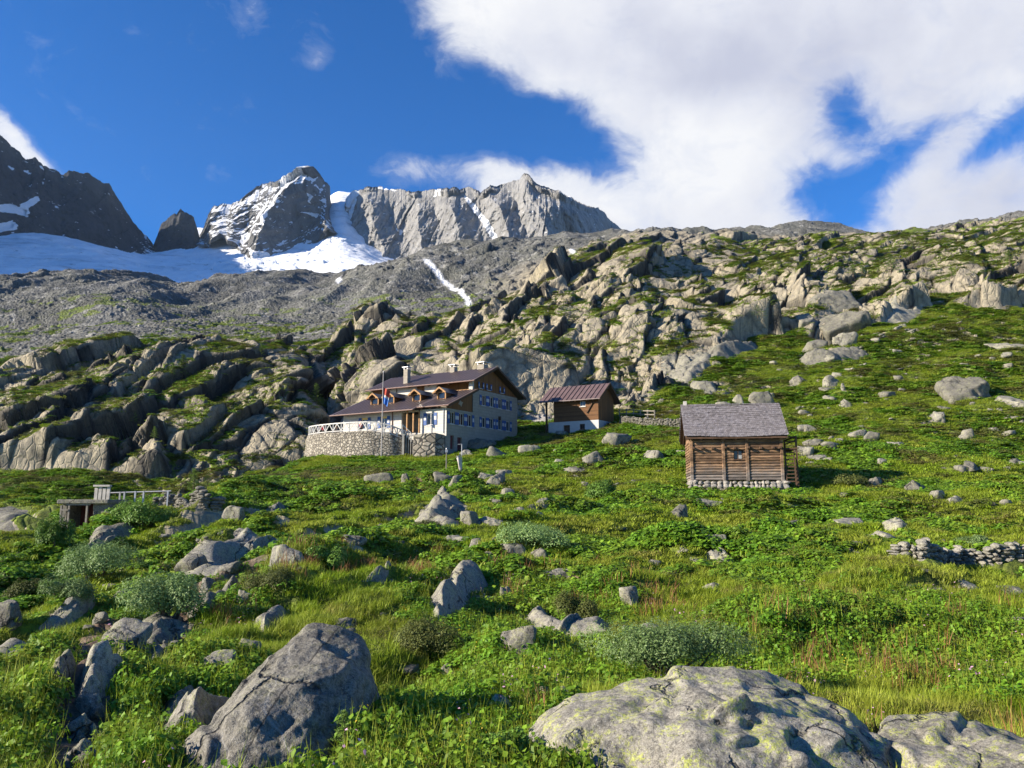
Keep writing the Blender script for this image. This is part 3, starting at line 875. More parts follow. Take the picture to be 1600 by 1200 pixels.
# ================================================================== BUILDINGS
class MB:
    def __init__(s): s.v, s.f, s.m = [], [], []
    def add(s, vs, fs, mi=0):
        o = len(s.v)
        s.v += [tuple(float(c) for c in v) for v in vs]
        s.f += [tuple(o + i for i in f) for f in fs]
        s.m += [mi] * len(fs)
        return s
    def box(s, x0, x1, y0, y1, z0, z1, mi=0):
        if x0 > x1: x0, x1 = x1, x0
        if y0 > y1: y0, y1 = y1, y0
        v = [(x, y, z) for z in (z0, z1) for y in (y0, y1) for x in (x0, x1)]
        return s.add(v, [(0, 2, 3, 1), (4, 5, 7, 6), (0, 1, 5, 4), (2, 6, 7, 3), (0, 4, 6, 2), (1, 3, 7, 5)], mi)
    def slab(s, c, th, mi=0):
        """four corners (counter-clockwise seen from above), thickness downwards"""
        lo = [(x, y, z - th) for x, y, z in c]
        return s.add(list(c) + lo, [(0, 1, 2, 3), (7, 6, 5, 4), (0, 4, 5, 1), (1, 5, 6, 2), (2, 6, 7, 3), (3, 7, 4, 0)], mi)
    def prism(s, poly, d, mi=0):
        """planar polygon extruded by the vector d"""
        n = len(poly)
        v = list(poly) + [tuple(a + b for a, b in zip(p, d)) for p in poly]
        return s.add(v, [tuple(range(n))[::-1], tuple(range(n, 2 * n))] + [(i, (i + 1) % n, n + (i + 1) % n, n + i) for i in range(n)], mi)
    def beam(s, a, b, w, h=None, mi=0):
        a, b = Vector(a), Vector(b)
        h = h or w
        t = (b - a).normalized()
        up = Vector((0, 0, 1)) if abs(t.z) < 0.95 else Vector((0, 1, 0))
        x = t.cross(up).normalized(); y = x.cross(t)
        v = [p + x * (i * w / 2) + y * (j * h / 2) for p in (a, b) for j in (-1, 1) for i in (-1, 1)]
        return s.add(v, [(0, 1, 3, 2), (4, 6, 7, 5), (0, 4, 5, 1), (2, 3, 7, 6), (0, 2, 6, 4), (1, 5, 7, 3)], mi)
    def tube(s, a, b, r0, r1=None, n=10, mi=0):
        a, b = Vector(a), Vector(b)
        r1 = r0 if r1 is None else r1
        t = (b - a).normalized()
        up = Vector((0, 0, 1)) if abs(t.z) < 0.95 else Vector((0, 1, 0))
        x = t.cross(up).normalized(); y = x.cross(t)
        v = [p + (x * math.cos(q) + y * math.sin(q)) * r for p, r in ((a, r0), (b, r1)) for q in [2 * math.pi * k / n for k in range(n)]]
        return s.add(v, [(k, (k + 1) % n, n + (k + 1) % n, n + k) for k in range(n)] + [tuple(range(n))[::-1], tuple(range(n, 2 * n))], mi)
    def build(s, name, mat, parent=None, bevel=0.0, smooth=False):
        me = bpy.data.meshes.new(name)
        me.from_pydata(s.v, [], s.f)
        bm = bmesh.new(); bm.from_mesh(me)
        bmesh.ops.recalc_face_normals(bm, faces=bm.faces[:])
        bm.to_mesh(me); bm.free()
        for i, k in enumerate(s.m):
            me.polygons[i].material_index = k
        if smooth:
            for p in me.polygons: p.use_smooth = True
        o = link_mesh(name, me, mat, parent)
        if bevel:
            b = o.modifiers.new('bevel', 'BEVEL'); b.width = bevel; b.segments = 1; b.limit_method = 'ANGLE'
        return o

def wall_holes(mb, x0, x1, z0, z1, holes, depth, place, mi=0):
    """wall rectangle with rectangular openings; place(x, z, d) gives the point, d = depth into the wall"""
    xs = sorted({x0, x1} | {h[0] for h in holes} | {h[1] for h in holes})
    zs = sorted({z0, z1} | {h[2] for h in holes} | {h[3] for h in holes})
    for i in range(len(xs) - 1):
        for j in range(len(zs) - 1):
            a, b, c, d = xs[i], xs[i + 1], zs[j], zs[j + 1]
            mx, mz = (a + b) / 2, (c + d) / 2
            if any(h[0] < mx < h[1] and h[2] < mz < h[3] for h in holes):
                continue
            mb.add([place(a, c, 0), place(b, c, 0), place(b, d, 0), place(a, d, 0)], [(0, 1, 2, 3)], mi)
    for a, b, c, d in holes:
        q = [(a, c), (b, c), (b, d), (a, d)]
        for k in range(4):
            (p0, r0), (p1, r1) = q[k], q[(k + 1) % 4]
            mb.add([place(p0, r0, 0), place(p1, r1, 0), place(p1, r1, depth), place(p0, r0, depth)], [(0, 1, 2, 3)], mi)

# ---- materials
def m_whitewall(name, base, joint, bw=0.62, bh=0.30, amount=0.6):
    t = NT(name)
    p = t.obj()
    sp = t.n('ShaderNodeSeparateXYZ'); t.l(p, sp.inputs[0])
    s = t.math('ADD', sp.outputs[0], sp.outputs[1])
    cb = t.n('ShaderNodeCombineXYZ'); t.l(s, cb.inputs[0]); t.l(sp.outputs[2], cb.inputs[1])
    br = t.n('ShaderNodeTexBrick')
    wv = t.n('ShaderNodeVectorMath', operation='ADD'); t.l(cb.outputs[0], wv.inputs[0])
    t.l(t.scale(t.noise(p, 1.3, 3, out='Color'), (0.10, 0.08, 0)), wv.inputs[1])
    t.l(wv.outputs[0], br.inputs['Vector'])
    br.inputs['Scale'].default_value = 1
    br.inputs['Brick Width'].default_value = bw; br.inputs['Row Height'].default_value = bh
    br.inputs['Mortar Size'].default_value = 0.018; br.inputs['Mortar Smooth'].default_value = 0.3
    br.inputs['Color1'].default_value = tuple(base) + (1,)
    br.inputs['Color2'].default_value = tuple(x * 0.86 for x in base) + (1,)
    br.inputs['Mortar'].default_value = tuple(joint) + (1,)
    n = t.noise(p, 1.4, 6, 0.7)
    c = t.mix(t.ramp(n, [(0.35, 0.45), (0.6, 0.0)]), br.outputs['Color'], tuple(x * 0.62 for x in base))
    n2 = t.noise(p, 9, 4, 0.7)
    c = t.mix(t.ramp(n2, [(0.35, 0.3), (0.55, 0.0)]), c, tuple(x * 0.7 for x in base))
    t.color(c)
    h = t.math('MULTIPLY_ADD', br.outputs['Fac'], -0.5, t.math('MULTIPLY', n2, 0.6))
    t.normal(t.bump(h, amount, 0.05))
    return t.m

def m_wood(name, base, axis=2, plank=0.18, var=0.35, dark=0.35):
    """boards along one axis of the object, seams across"""
    t = NT(name)
    p = t.obj()
    sp = t.n('ShaderNodeSeparateXYZ'); t.l(p, sp.inputs[0])
    s = t.math('ADD', sp.outputs[0], sp.outputs[1]) if axis == 2 else sp.outputs[2]
    k = t.math('DIVIDE', s, plank)
    fr = t.math('FRACT', k); idn = t.math('FLOOR', k)
    wn = t.n('ShaderNodeTexWhiteNoise', noise_dimensions='1D'); t.l(idn, wn.inputs['W'])
    sc = (12, 12, 0.9) if axis == 2 else (0.9, 0.9, 14)
    g = t.noise(t.scale(p, sc), 1.6, 6, 0.7, 0.5)
    lo = tuple(x * (1 - var) for x in base); hi = tuple(min(1, x * (1 + var)) for x in base)
    c = t.ramp(g, [(0.3, lo), (0.7, hi)])
    c = t.mix(t.math('MULTIPLY', wn.outputs['Value'], 0.55), c, tuple(x * dark for x in base))
    seam = t.ramp(fr, [(0.0, 1.0), (0.06, 0.0), (0.95, 0.0), (1.0, 1.0)])
    c = t.mix(seam, c, tuple(x * 0.15 for x in base))
    t.color(c)
    t.b.inputs['Roughness'].default_value = 0.8
    h = t.math('MULTIPLY_ADD', seam, -1.0, t.math('MULTIPLY', g, 0.3))
    t.normal(t.bump(h, 0.6, 0.02))
    return t.m

def m_masonry(name, lo, hi, joint, scale=2.6, rough=0.9, stretch=(1, 1, 1.35), amt=1.0):
    t = NT(name)
    p = t.scale(t.obj(), stretch)
    wv = t.n('ShaderNodeVectorMath', operation='ADD'); t.l(p, wv.inputs[0])
    t.l(t.scale(t.noise(p, 2.0, 3, out='Color'), (0.18, 0.18, 0.18)), wv.inputs[1])
    e = t.voro(wv.outputs[0], scale, 'DISTANCE_TO_EDGE')
    cc = t.voro(wv.outputs[0], scale, 'F1', 'Color')
    n = t.noise(p, 7, 5, 0.7)
    c = t.ramp(cc, [(0.1, lo), (0.5, tuple(0.5 * (a + b) for a, b in zip(lo, hi))), (0.9, hi)])
    c = t.mix(t.ramp(n, [(0.35, 0.5), (0.55, 0.0)]), c, tuple(x * 0.65 for x in lo))
    j = t.ramp(e, [(0.03, 1.0), (0.085, 0.0)])
    c = t.mix(j, c, joint)
    t.color(c)
    t.b.inputs['Roughness'].default_value = rough
    h = t.math('ADD', t.ramp(e, [(0.0, 0.0), (0.16, 1.0)]), t.math('MULTIPLY', n, 0.4))
    t.normal(t.bump(h, amt, 0.08))
    return t.m

def m_metalroof(name, base, rough=0.42):
    t = NT(name)
    n = t.noise(t.obj(), 1.1, 5, 0.65)
    t.color(t.ramp(n, [(0.3, tuple(x * 0.8 for x in base)), (0.7, tuple(x * 1.25 for x in base))]))
    t.b.inputs['Roughness'].default_value = rough
    t.b.inputs['Metallic'].default_value = 0.0
    t.b.inputs['Specular IOR Level'].default_value = 0.5
    return t.m

def m_glass(name='window_glass'):
    t = NT(name)
    t.color((0.012, 0.014, 0.017))
    t.b.inputs['Roughness'].default_value = 0.08
    t.b.inputs['Specular IOR Level'].default_value = 0.6
    return t.m

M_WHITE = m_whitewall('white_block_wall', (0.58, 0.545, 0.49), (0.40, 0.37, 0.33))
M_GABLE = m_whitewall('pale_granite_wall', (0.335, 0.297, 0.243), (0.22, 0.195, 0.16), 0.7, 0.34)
M_PLINTH = m_whitewall('whitewashed_plinth', (0.50, 0.49, 0.475), (0.44, 0.43, 0.42), 1.8, 0.9, 0.3)
M_BROWN = m_wood('brown_boarding', (0.21, 0.095, 0.033), 2, 0.20)
M_BROWN_H = m_wood('tan_boarding', (0.150, 0.074, 0.032), 0, 0.17)
M_BEAM = flat_mat('light_timber', (0.34, 0.19, 0.085), 0.75, 0.3, 5)
M_DKBEAM = flat_mat('dark_timber', (0.085, 0.050, 0.030), 0.8, 0.3, 5)
M_ROOF = m_metalroof('brown_metal_roof', (0.082, 0.060, 0.056))
M_ROOF2 = m_metalroof('shed_metal_roof', (0.115, 0.076, 0.072), 0.5)
M_BLUE = flat_mat('blue_shutter_paint', (0.032, 0.082, 0.24), 0.5, 0.12, 3)
M_WPAINT = flat_mat('white_paint', (0.48, 0.465, 0.44), 0.55, 0.08, 4)
M_RED = flat_mat('dark_red_paint', (0.115, 0.030, 0.028), 0.6, 0.2, 4)
M_GLASS = m_glass()
M_STONE = m_masonry('terrace_masonry', (0.19, 0.168, 0.135), (0.41, 0.37, 0.305), (0.085, 0.075, 0.065), 2.4)
M_DECK = flat_mat('terrace_paving', (0.33, 0.31, 0.28), 0.9, 0.25, 2, 0.4)
M_METAL = flat_mat('grey_metal', (0.38, 0.38, 0.39), 0.45, 0.1, 4, 0, 0.6)
M_YELLOW = flat_mat('yellow_blind', (0.72, 0.50, 0.16), 0.7, 0.1, 4)

A_AZ = math.radians(90 - 31.3)
CORNER = at(697, 700, 86.0)
hut = empty('mountain_hut', (CORNER.x, CORNER.y, 0.0), A_AZ)
tag(hut, 'large white mountain refuge with brown metal roofs, dormers and blue shutters', 'building')
LX, WX, LY = 15.1, 5.1, 15.2         # depth of gable, depth of front wing, length of the long front
Z0, ZF, ZE, ZW, ZK = 4.0, 7.8, 10.35, 12.95, 13.15
RZ = lambda x: 16.2 - 0.45 * abs(x - 9.2)      # main roof surface
WZ = lambda x: 10.65 + 0.42 * (x + 0.6)        # wing roof surface

def window_holes(cs, zc, w=0.85, h=1.25):
    return [(c - w / 2, c + w / 2, zc - h / 2, zc + h / 2) for c in cs]
gable_holes_main = window_holes((7.37, 9.02, 10.95, 12.8), 12.0, 0.9, 1.2) + window_holes((7.37, 9.02, 10.95, 12.8), 9.4, 0.9, 1.2)
gable_holes_wing = window_holes((1.05, 2.80, 4.45), 9.35, 0.95, 1.35)
base_holes = [(2.1, 3.0, 5.0, 7.3), (0.75, 1.45, 5.9, 7.4)]
front_holes = window_holes((2.2, 8.9, 11.8), 9.25, 0.95, 1.35)
porch = (3.75, 6.3, 7.8, 10.2)

# walls (one shell: main block, wing)
w = MB()
gp = lambda x, z, d: (x, d, z)
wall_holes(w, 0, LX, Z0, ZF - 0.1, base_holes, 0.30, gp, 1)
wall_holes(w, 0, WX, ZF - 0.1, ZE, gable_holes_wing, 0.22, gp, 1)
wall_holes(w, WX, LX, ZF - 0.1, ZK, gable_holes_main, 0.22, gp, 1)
fp = lambda y, z, d: (d, y, z)
wall_holes(w, 0, LY, Z0, ZE, [h for h in front_holes] + [porch], 0.25, fp, 0)
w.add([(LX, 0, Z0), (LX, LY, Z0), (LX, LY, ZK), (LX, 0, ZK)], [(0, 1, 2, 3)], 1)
w.add([(0, LY, Z0), (LX, LY, Z0), (LX, LY, ZK), (9.2, LY, 15.9), (5.1, LY, 14.0), (5.1, LY, 12.9), (0, LY, 10.4)], [(0, 1, 2, 3, 4, 5, 6)], 0)
# porch recess
a0, a1, c0, c1 = porch
w.add([(0.25, a0, c0), (2.4, a0, c0), (2.4, a0, c1), (0.25, a0, c1)], [(0, 1, 2, 3)], 1)
w.add([(0.25, a1, c0), (2.4, a1, c0), (2.4, a1, c1), (0.25, a1, c1)], [(0, 1, 2, 3)], 1)
w.add([(2.4, a0, c0), (2.4, a1, c0), (2.4, a1, c1), (2.4, a0, c1)], [(0, 1, 2, 3)], 1)
w.add([(0.25, a0, c0), (0.25, a1, c0), (2.4, a1, c0), (2.4, a0, c0)], [(0, 1, 2, 3)], 1)
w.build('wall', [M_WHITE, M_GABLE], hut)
# white corner strip where the gable plaster meets the front
# clerestory above the wing roof
for y0, y1, mi in ((0.02, 0.55, 0), (5.2, 7.0, 0), (8.2, 11.2, 0), (11.4, 13.2, 0)):
    c = MB(); c.box(WX - 0.03, WX + 0.25, y0, y1, 12.6, 14.15, mi); c.build('clerestory_wall', M_WHITE, hut)
c = MB()
c.box(WX + 0.05, WX + 0.25, 7.0, 8.2, 12.6, 14.15); c.build('clerestory_boarding', M_BROWN, hut); c = MB(); c.box(WX + 0.05, WX + 0.25, 13.2, LY, 12.6, 14.15); c.build('clerestory_boarding', M_BROWN, hut); c = MB()
c.box(WX + 0.9, WX + 1.0, 0.55, 5.2, 12.6, 14.5)
c.build('balcony_back', M_BROWN, hut)
c = MB(); c.box(WX - 0.02, WX + 0.08, 0.55, 5.2, 12.75, 13.12)
c.build('balcony_parapet', M_BEAM, hut)
# timber gables
g = MB()
g.prism([(WX, 0.06, ZK), (LX, 0.06, ZK), (LX, 0.06, RZ(LX) - 0.32), (9.2, 0.06, 15.88), (WX, 0.06, RZ(WX) - 0.32)], (0, 0.12, 0))
g.prism([(0.35, 0.06, ZE + 0.003), (WX, 0.06, ZE + 0.003), (WX, 0.06, WZ(WX) - 0.36), (0.35, 0.06, WZ(0.35) - 0.36)], (0, 0.12, 0))
g.build('gable_boarding', M_BROWN, hut)
e = MB()
ang = [(2.75 + 0.5 * r * math.cos(q), 0.02, 11.15 + 0.42 * r * math.sin(q)) for q, r in ((0.4, 1.0), (1.2, 0.55), (1.9, 1.1), (2.6, 0.6), (3.4, 1.05), (4.2, 0.5), (5.0, 0.9), (5.8, 0.5))]
e.prism(ang, (0, 0.03, 0))
e.build('gable_emblem', flat_mat('pale_emblem', (0.32, 0.28, 0.22), 0.8), hut)

# roofs
def seamed_roof(name, quad, mat, parent, n, th=0.16, rib=0.05):
    """quad: eave0, eave1, ridge1, ridge0"""
    m = MB()
    q = [Vector(p) for p in quad]
    m.slab(quad, th)
    up = (q[1] - q[0]).cross(q[3] - q[0]).normalized()
    if up.z < 0: up = -up
    for k in range(1, n):
        f = k / n
        a = q[0].lerp(q[1], f) + up * rib * 0.4; b = q[3].lerp(q[2], f) + up * rib * 0.4
        m.beam(a, b, 0.05, rib)
    return m.build(name, mat, parent)
OV = 0.75
seamed_roof('roof', [(4.35, -OV, RZ(4.35)), (9.2, -OV, 16.2), (9.2, LY + .5, 16.2), (4.35, LY + .5, RZ(4.35))][0:1] + [(4.35, LY + .5, RZ(4.35)), (9.2, LY + .5, 16.2), (9.2, -OV, 16.2)], M_ROOF, hut, 27)
rb = seamed_roof('roof', [(15.95, LY + .5, RZ(15.95)), (15.95, -OV, RZ(15.95)), (9.2, -OV, 16.2), (9.2, LY + .5, 16.2)], M_ROOF, hut, 27)
seamed_roof('wing_roof', [(-0.6, -OV, WZ(-0.6)), (-0.6, 3.6, WZ(-0.6)), (WX - 0.03, 3.6, WZ(WX)), (WX - 0.03, -OV, WZ(WX))], M_ROOF, hut, 8)
seamed_roof('wing_roof', [(-1.35, 3.6, WZ(-1.35)), (-1.35, LY + .9, WZ(-1.35)), (WX - 0.03, LY + .9, WZ(WX)), (WX - 0.03, 3.6, WZ(WX))], M_ROOF, hut, 20)
# rake boards, eave boards, gutters
def one_beam(name, a, b, w_, h_, mat, parent):
    m_ = MB(); m_.beam(a, b, w_, h_); return m_.build(name, mat, parent)
r = MB()
for y in (-OV - 0.04,):
    r.beam((4.3, y, RZ(4.3) - 0.10), (9.2, y, 16.12), 0.07, 0.26); r.beam((16.0, y, RZ(16.0) - 0.10), (9.2, y, 16.12), 0.07, 0.26)
    r.beam((-0.62, y, WZ(-0.62) - 0.10), (WX, y, WZ(WX) - 0.10), 0.07, 0.26)
for y in (0.35, 3, 6, 9, 12, 14.8):
    one_beam('rafter', (WX + .05, y, RZ(WX) - 0.25), (4.4, y, RZ(4.4) - 0.25), 0.12, 0.14, M_DKBEAM, hut)
for k in range(14):
    y = -0.4 + k * 1.17
    one_beam('rafter', (0.1, y, WZ(0.1) - 0.26), (-0.55, y, WZ(-0.55) - 0.26), 0.11, 0.14, M_DKBEAM, hut)
r.build('verge_board', M_DKBEAM, hut)
r = MB()
r.tube((4.28, -OV, RZ(4.35) - 0.10), (4.28, LY + .5, RZ(4.35) - 0.10), 0.07); r.tube((-0.68, -OV, WZ(-0.6) - 0.10), (-0.68, 3.6, WZ(-0.6) - 0.10), 0.07)
r.tube((-1.42, 3.6, WZ(-1.35) - 0.10), (-1.42, LY + .9, WZ(-1.35) - 0.10), 0.07)
r.tube((-0.06, 7.6, WZ(-1.35)), (-0.06, 7.6, 7.8), 0.06)
r.build('gutter', flat_mat('brown_gutter', (0.16, 0.09, 0.07), 0.5), hut)

# windows of the gable and the front
def window_proto(w_, h_, shutters=True, panel=True):
    """window in local coordinates: x along the wall, y into it, z up; origin at its centre"""
    fr = MB()
    b = 0.07
    fr.box(-w_ / 2, w_ / 2, 0.10, 0.16, -h_ / 2, -h_ / 2 + b); fr.box(-w_ / 2, w_ / 2, 0.10, 0.16, h_ / 2 - b, h_ / 2)
    fr.box(-w_ / 2, -w_ / 2 + b, 0.10, 0.16, -h_ / 2 + b, h_ / 2 - b); fr.box(w_ / 2 - b, w_ / 2, 0.10, 0.16, -h_ / 2 + b, h_ / 2 - b)
    fr.box(-b / 2, b / 2, 0.10, 0.16, -h_ / 2 + b, h_ / 2 - b)
    fr.box(-w_ / 2 - 0.06, w_ / 2 + 0.06, -0.06, 0.10, -h_ / 2 - 0.07, -h_ / 2 - 0.001)
    pa = MB(); pa.box(-w_ / 2 + 0.02, w_ / 2 - 0.02, 0.125, 0.14, -h_ / 2 + 0.02, h_ / 2 - 0.02)
    return fr, pa
def shutter_mb(w_, h_, side):
    s = MB()
    x0 = side * (w_ / 2 + 0.02); x1 = side * (w_ / 2 + 0.02 + w_ * 0.46)
    s.box(x0, x1, -0.06, -0.02, -h_ / 2, h_ / 2, 0)
    xa, xb = sorted((x0, x1)); m_ = 0.07
    s.box(xa + m_, xb - m_, -0.068, -0.06, -0.12, h_ * 0.22, 1)
    s.box(xa + m_, xb - m_, -0.066, -0.06, -h_ / 2 + 0.1, -0.22, 0)
    return s
_wcache = {}
def put_window(parent, loc, rz, w_, h_, shutters=True, framemat=None, name='window'):
    key = (w_, h_, shutters, framemat.name if framemat else '')
    if key not in _wcache:
        fr, pa = window_proto(w_, h_)
        f = fr.build(name, framemat or M_WPAINT, parent)
        kids = [pa.build('pane', M_GLASS, f)]
        if shutters:
            kids += [shutter_mb(w_, h_, sd_).build('shutter', [M_BLUE, M_WPAINT], f) for sd_ in (-1, 1)]
        _wcache[key] = (f, kids)
    else:
        f0_, k0 = _wcache[key]
        f = f0_.copy(); COL.objects.link(f); f.parent = parent; f.name = name
        for kk in k0:
            c_ = kk.copy(); COL.objects.link(c_); c_.parent = f
    f.location = loc; f.rotation_euler = (0, 0, rz)
    return f
for x in (7.37, 9.02, 10.95, 12.8):
    put_window(hut, (x, 0, 12.0), 0, 0.9, 1.2); put_window(hut, (x, 0, 9.4), 0, 0.9, 1.2)
for x in (1.05, 2.80, 4.45):
    put_window(hut, (x, 0, 9.35), 0, 0.95, 1.35)
for x in (6.8, 8.5, 11.45):
    put_window(hut, (x, 0.0, 13.72), 0, 0.62, 0.72)
for y in (2.2, 8.9, 11.8):
    f = put_window(hut, (0, y, 9.25), -math.pi / 2, 0.95, 1.35)
for y in (8.9, 11.8):
    b = MB(); b.box(0.04, 0.07, y - 0.45, y + 0.45, 9.68, 9.90); b.build('window_blind', M_YELLOW, hut)
d = MB(); d.box(2.12, 2.98, 0.2, 0.26, 5.0, 7.28); d.build('door', M_RED, hut)
d = MB(); d.box(0.77, 1.43, 0.2, 0.26, 5.92, 7.38); d.build('hatch', M_RED, hut)
d = MB(); d.box(2.33, 2.39, 4.1, 5.2, 7.82, 9.9); d.build('door', M_DKBEAM, hut)
d = MB()
d.box(-0.9, -0.75, 3.85, 4.0, 7.8, WZ(-0.9) - 0.17); d.box(-0.9, -0.75, 4.75, 4.88, 7.8, WZ(-0.9) - 0.17); d.box(-0.08, 0.06, 3.66, 3.80, 7.8, 10.3)
d.build('porch_posts', M_BEAM, hut)
d = MB(); d.tube((-0.08, 0.35, 10.3), (-0.08, 0.35, 7.6), 0.05); d.build('downpipe', M_METAL, hut)
l_ = MB(); l_.beam((10.7, -0.15, 9.9), (10.7, -0.15, 10.4), 0.12, 0.3); l_.box(10.62, 10.78, -0.14, 0.0, 10.3, 10.36)
l_.build('wall_lantern', M_DKBEAM, hut)

# dormers on the wing roof
def dormer():
    root = MB()
    root.box(-0.02, 0.06, -0.62, -0.50, -0.25, 0.70); root.box(-0.02, 0.06, 0.50, 0.62, -0.25, 0.70); root.box(-0.02, 0.06, -0.5, 0.5, -0.25, -0.12)
    root.beam((-0.02, -0.62, 0.70), (-0.02, 0.62, 0.70), 0.10, 0.10)
    for s_ in (-1, 1):
        root.beam((-0.48, s_ * 0.90, 0.58), (-0.48, 0.0, 1.20), 0.07, 0.17)
        root.beam((-0.5, s_ * 0.56, 0.66), (0.1, s_ * 0.56, 0.66), 0.1, 0.1)
    root.beam((-0.5, 0, 1.10), (0.1, 0, 1.10), 0.12, 0.12)
    o = root.build('dormer', M_BEAM, hut)
    bk = MB(); bk.box(0.10, 0.16, -0.5, 0.5, -0.13, 0.66); bk.prism([(0.10, -0.62, 0.72), (0.10, 0.62, 0.72), (0.10, 0.0, 1.14)], (0.06, 0, 0)); bk.build('dormer_face', M_BROWN, o)
    pn = MB(); pn.box(0.085, 0.10, -0.36, 0.36, 0.0, 0.62); pn.build('pane', M_GLASS, o)
    ck = MB()
    for s_ in (-1, 1):
        ck.prism([(0.05, s_ * 0.57, -0.25), (0.05, s_ * 0.57, 0.66), (2.1, s_ * 0.57, 0.66)], (0, -s_ * 0.05, 0))
    ck.build('dormer_cheek', M_BROWN, o)
    rf = MB()
    for s_ in (-1, 1):
        rf.slab([(-0.5, s_ * 0.95, 0.60), (2.05, s_ * 0.95, 0.60), (3.3, 0.0, 1.26), (-0.5, 0.0, 1.26)], 0.07)
    rf.build('dormer_roof', M_ROOF, o)
    return o
dm0 = None
for y in (2.0, 5.56, 9.5, 11.9):
    if dm0 is None:
        dm0 = dormer(); o = dm0
    else:
        o = dm0.copy(); COL.objects.link(o); o.parent = hut
        for ch in list(dm0.children):
            c_ = ch.copy(); COL.objects.link(c_); c_.parent = o
    o.location = (1.75, y, WZ(1.75) + 0.12)
# chimneys
def chimney(x, y, z0, z1, w_, cap=True):
    m = MB(); m.box(x - w_ / 2, x + w_ / 2, y - w_ / 2, y + w_ / 2, z0, z1)
    o = m.build('chimney', M_GABLE, hut)
    k = MB()
    for sx in (-1, 1):
        for sy in (-1, 1):
            k.box(x + sx * (w_ / 2 - .06) - .05, x + sx * (w_ / 2 - .06) + .05, y + sy * (w_ / 2 - .06) - .05, y + sy * (w_ / 2 - .06) + .05, z1 + .002, z1 + 0.22)
    k.box(x - w_ / 2 - .14, x + w_ / 2 + .14, y - w_ / 2 - .14, y + w_ / 2 + .14, z1 + 0.222, z1 + 0.30)
    k.build('chimney_cap', M_METAL, o)
chimney(5.9, 10.4, 14.2, 16.4, 0.62)
chimney(9.2, 5.7, 15.8, 16.75, 0.7); chimney(9.4, 1.5, 15.8, 16.7, 0.95)

# ---- terrace with its curved retaining wall
def to_hut(P):
    d_ = Vector((P[0] - CORNER.x, P[1] - CORNER.y))
    ca, sa = math.cos(A_AZ), math.sin(A_AZ)
    return (d_.x * ca + d_.y * sa, -d_.x * sa + d_.y * ca)
edge = [(-19.2, 95.2), (-21.8, 96.6), (-23.8, 96.6), (-24.6, 95.2), (-24.2, 93.2), (-23.0, 91.3), (-21.2, 89.5), (-19.2, 88.0), (-17.2, 86.9), (-15.2, 86.3), (-13.6, 86.3), (-12.3, 86.7), (-11.2, 87.4)]
tk = np.linspace(0, len(edge) - 1, 90)
ed = np.stack([pchip(np.arange(len(edge)), np.array(edge)[:, k], tk) for k in (0, 1)], -1)
topz = np.interp(ed[:, 0], [-24.6, -15.2, -13.6, -11.2], [7.8, 7.75, 7.45, 6.6])
terr = empty('stone_terrace', (float(ed[45, 0]), float(ed[45, 1]), 0.0))
tag(terr, 'curved stone terrace with white railing in front of the white refuge', 'terrace')
tx, ty = float(ed[45, 0]), float(ed[45, 1])
cen = ed.mean(0) + np.array([2.0, 3.0])
m = MB()
vs, fs = [], []
n = len(ed)
for i in range(n):
    o_ = ed[i] - cen; o_ /= np.linalg.norm(o_)
    for z, off in ((2.5, 0.62), (5.0, 0.34), (topz[i] - 0.02, 0.05), (topz[i] + 0.10, 0.0), (topz[i] + 0.10, -0.45), (topz[i] - 0.3, -0.45)):
        vs.append((ed[i, 0] + o_[0] * off - tx, ed[i, 1] + o_[1] * off - ty, z))
for i in range(n - 1):
    for k in range(5):
        fs.append((i * 6 + k, (i + 1) * 6 + k, (i + 1) * 6 + k + 1, i * 6 + k + 1))
m.add(vs, fs)
m.build('retaining_wall', M_STONE, terr)
m = MB()
inner = [(-11.2, 87.4), (-10.0, 88.0), (-12.7, 89.5), (-20.3, 94.2), (-19.2, 95.2)]
poly = [(x - tx, y - ty, 7.7) for x, y in list(map(tuple, ed[:-14])) + [(-12.6, 89.0), (-9.6, 87.6), (-19.8, 94.1)]]
m.prism(poly, (0, 0, -0.2))
m.build('terrace_deck', M_DECK, terr)
# white railing: posts, two rails, zigzag braces
rl = MB()
idx = list(range(16, 90, 4))
pp = [Vector((ed[i, 0] + (cen[0] - ed[i, 0]) * 0.02 - tx, ed[i, 1] + (cen[1] - ed[i, 1]) * 0.02 - ty, topz[i] + 0.1)) for i in idx]
for k, p in enumerate(pp):
    rl.beam(p, p + Vector((0, 0, 1.08)), 0.11)
for k, (p, q) in enumerate(zip(pp[:-1], pp[1:])):
    rl.beam(p + Vector((0, 0, 1.02)), q + Vector((0, 0, 1.02)), 0.10, 0.13)
    rl.beam(p + Vector((0, 0, 0.14)), q + Vector((0, 0, 0.14)), 0.07, 0.09)
    mid = (p + q) / 2
    rl.beam(p + Vector((0, 0, 0.16)), mid + Vector((0, 0, 0.98)), 0.06, 0.08)
    rl.beam(mid + Vector((0, 0, 0.98)), q + Vector((0, 0, 0.16)), 0.06, 0.08)
rl.build('railing', M_WPAINT, terr)

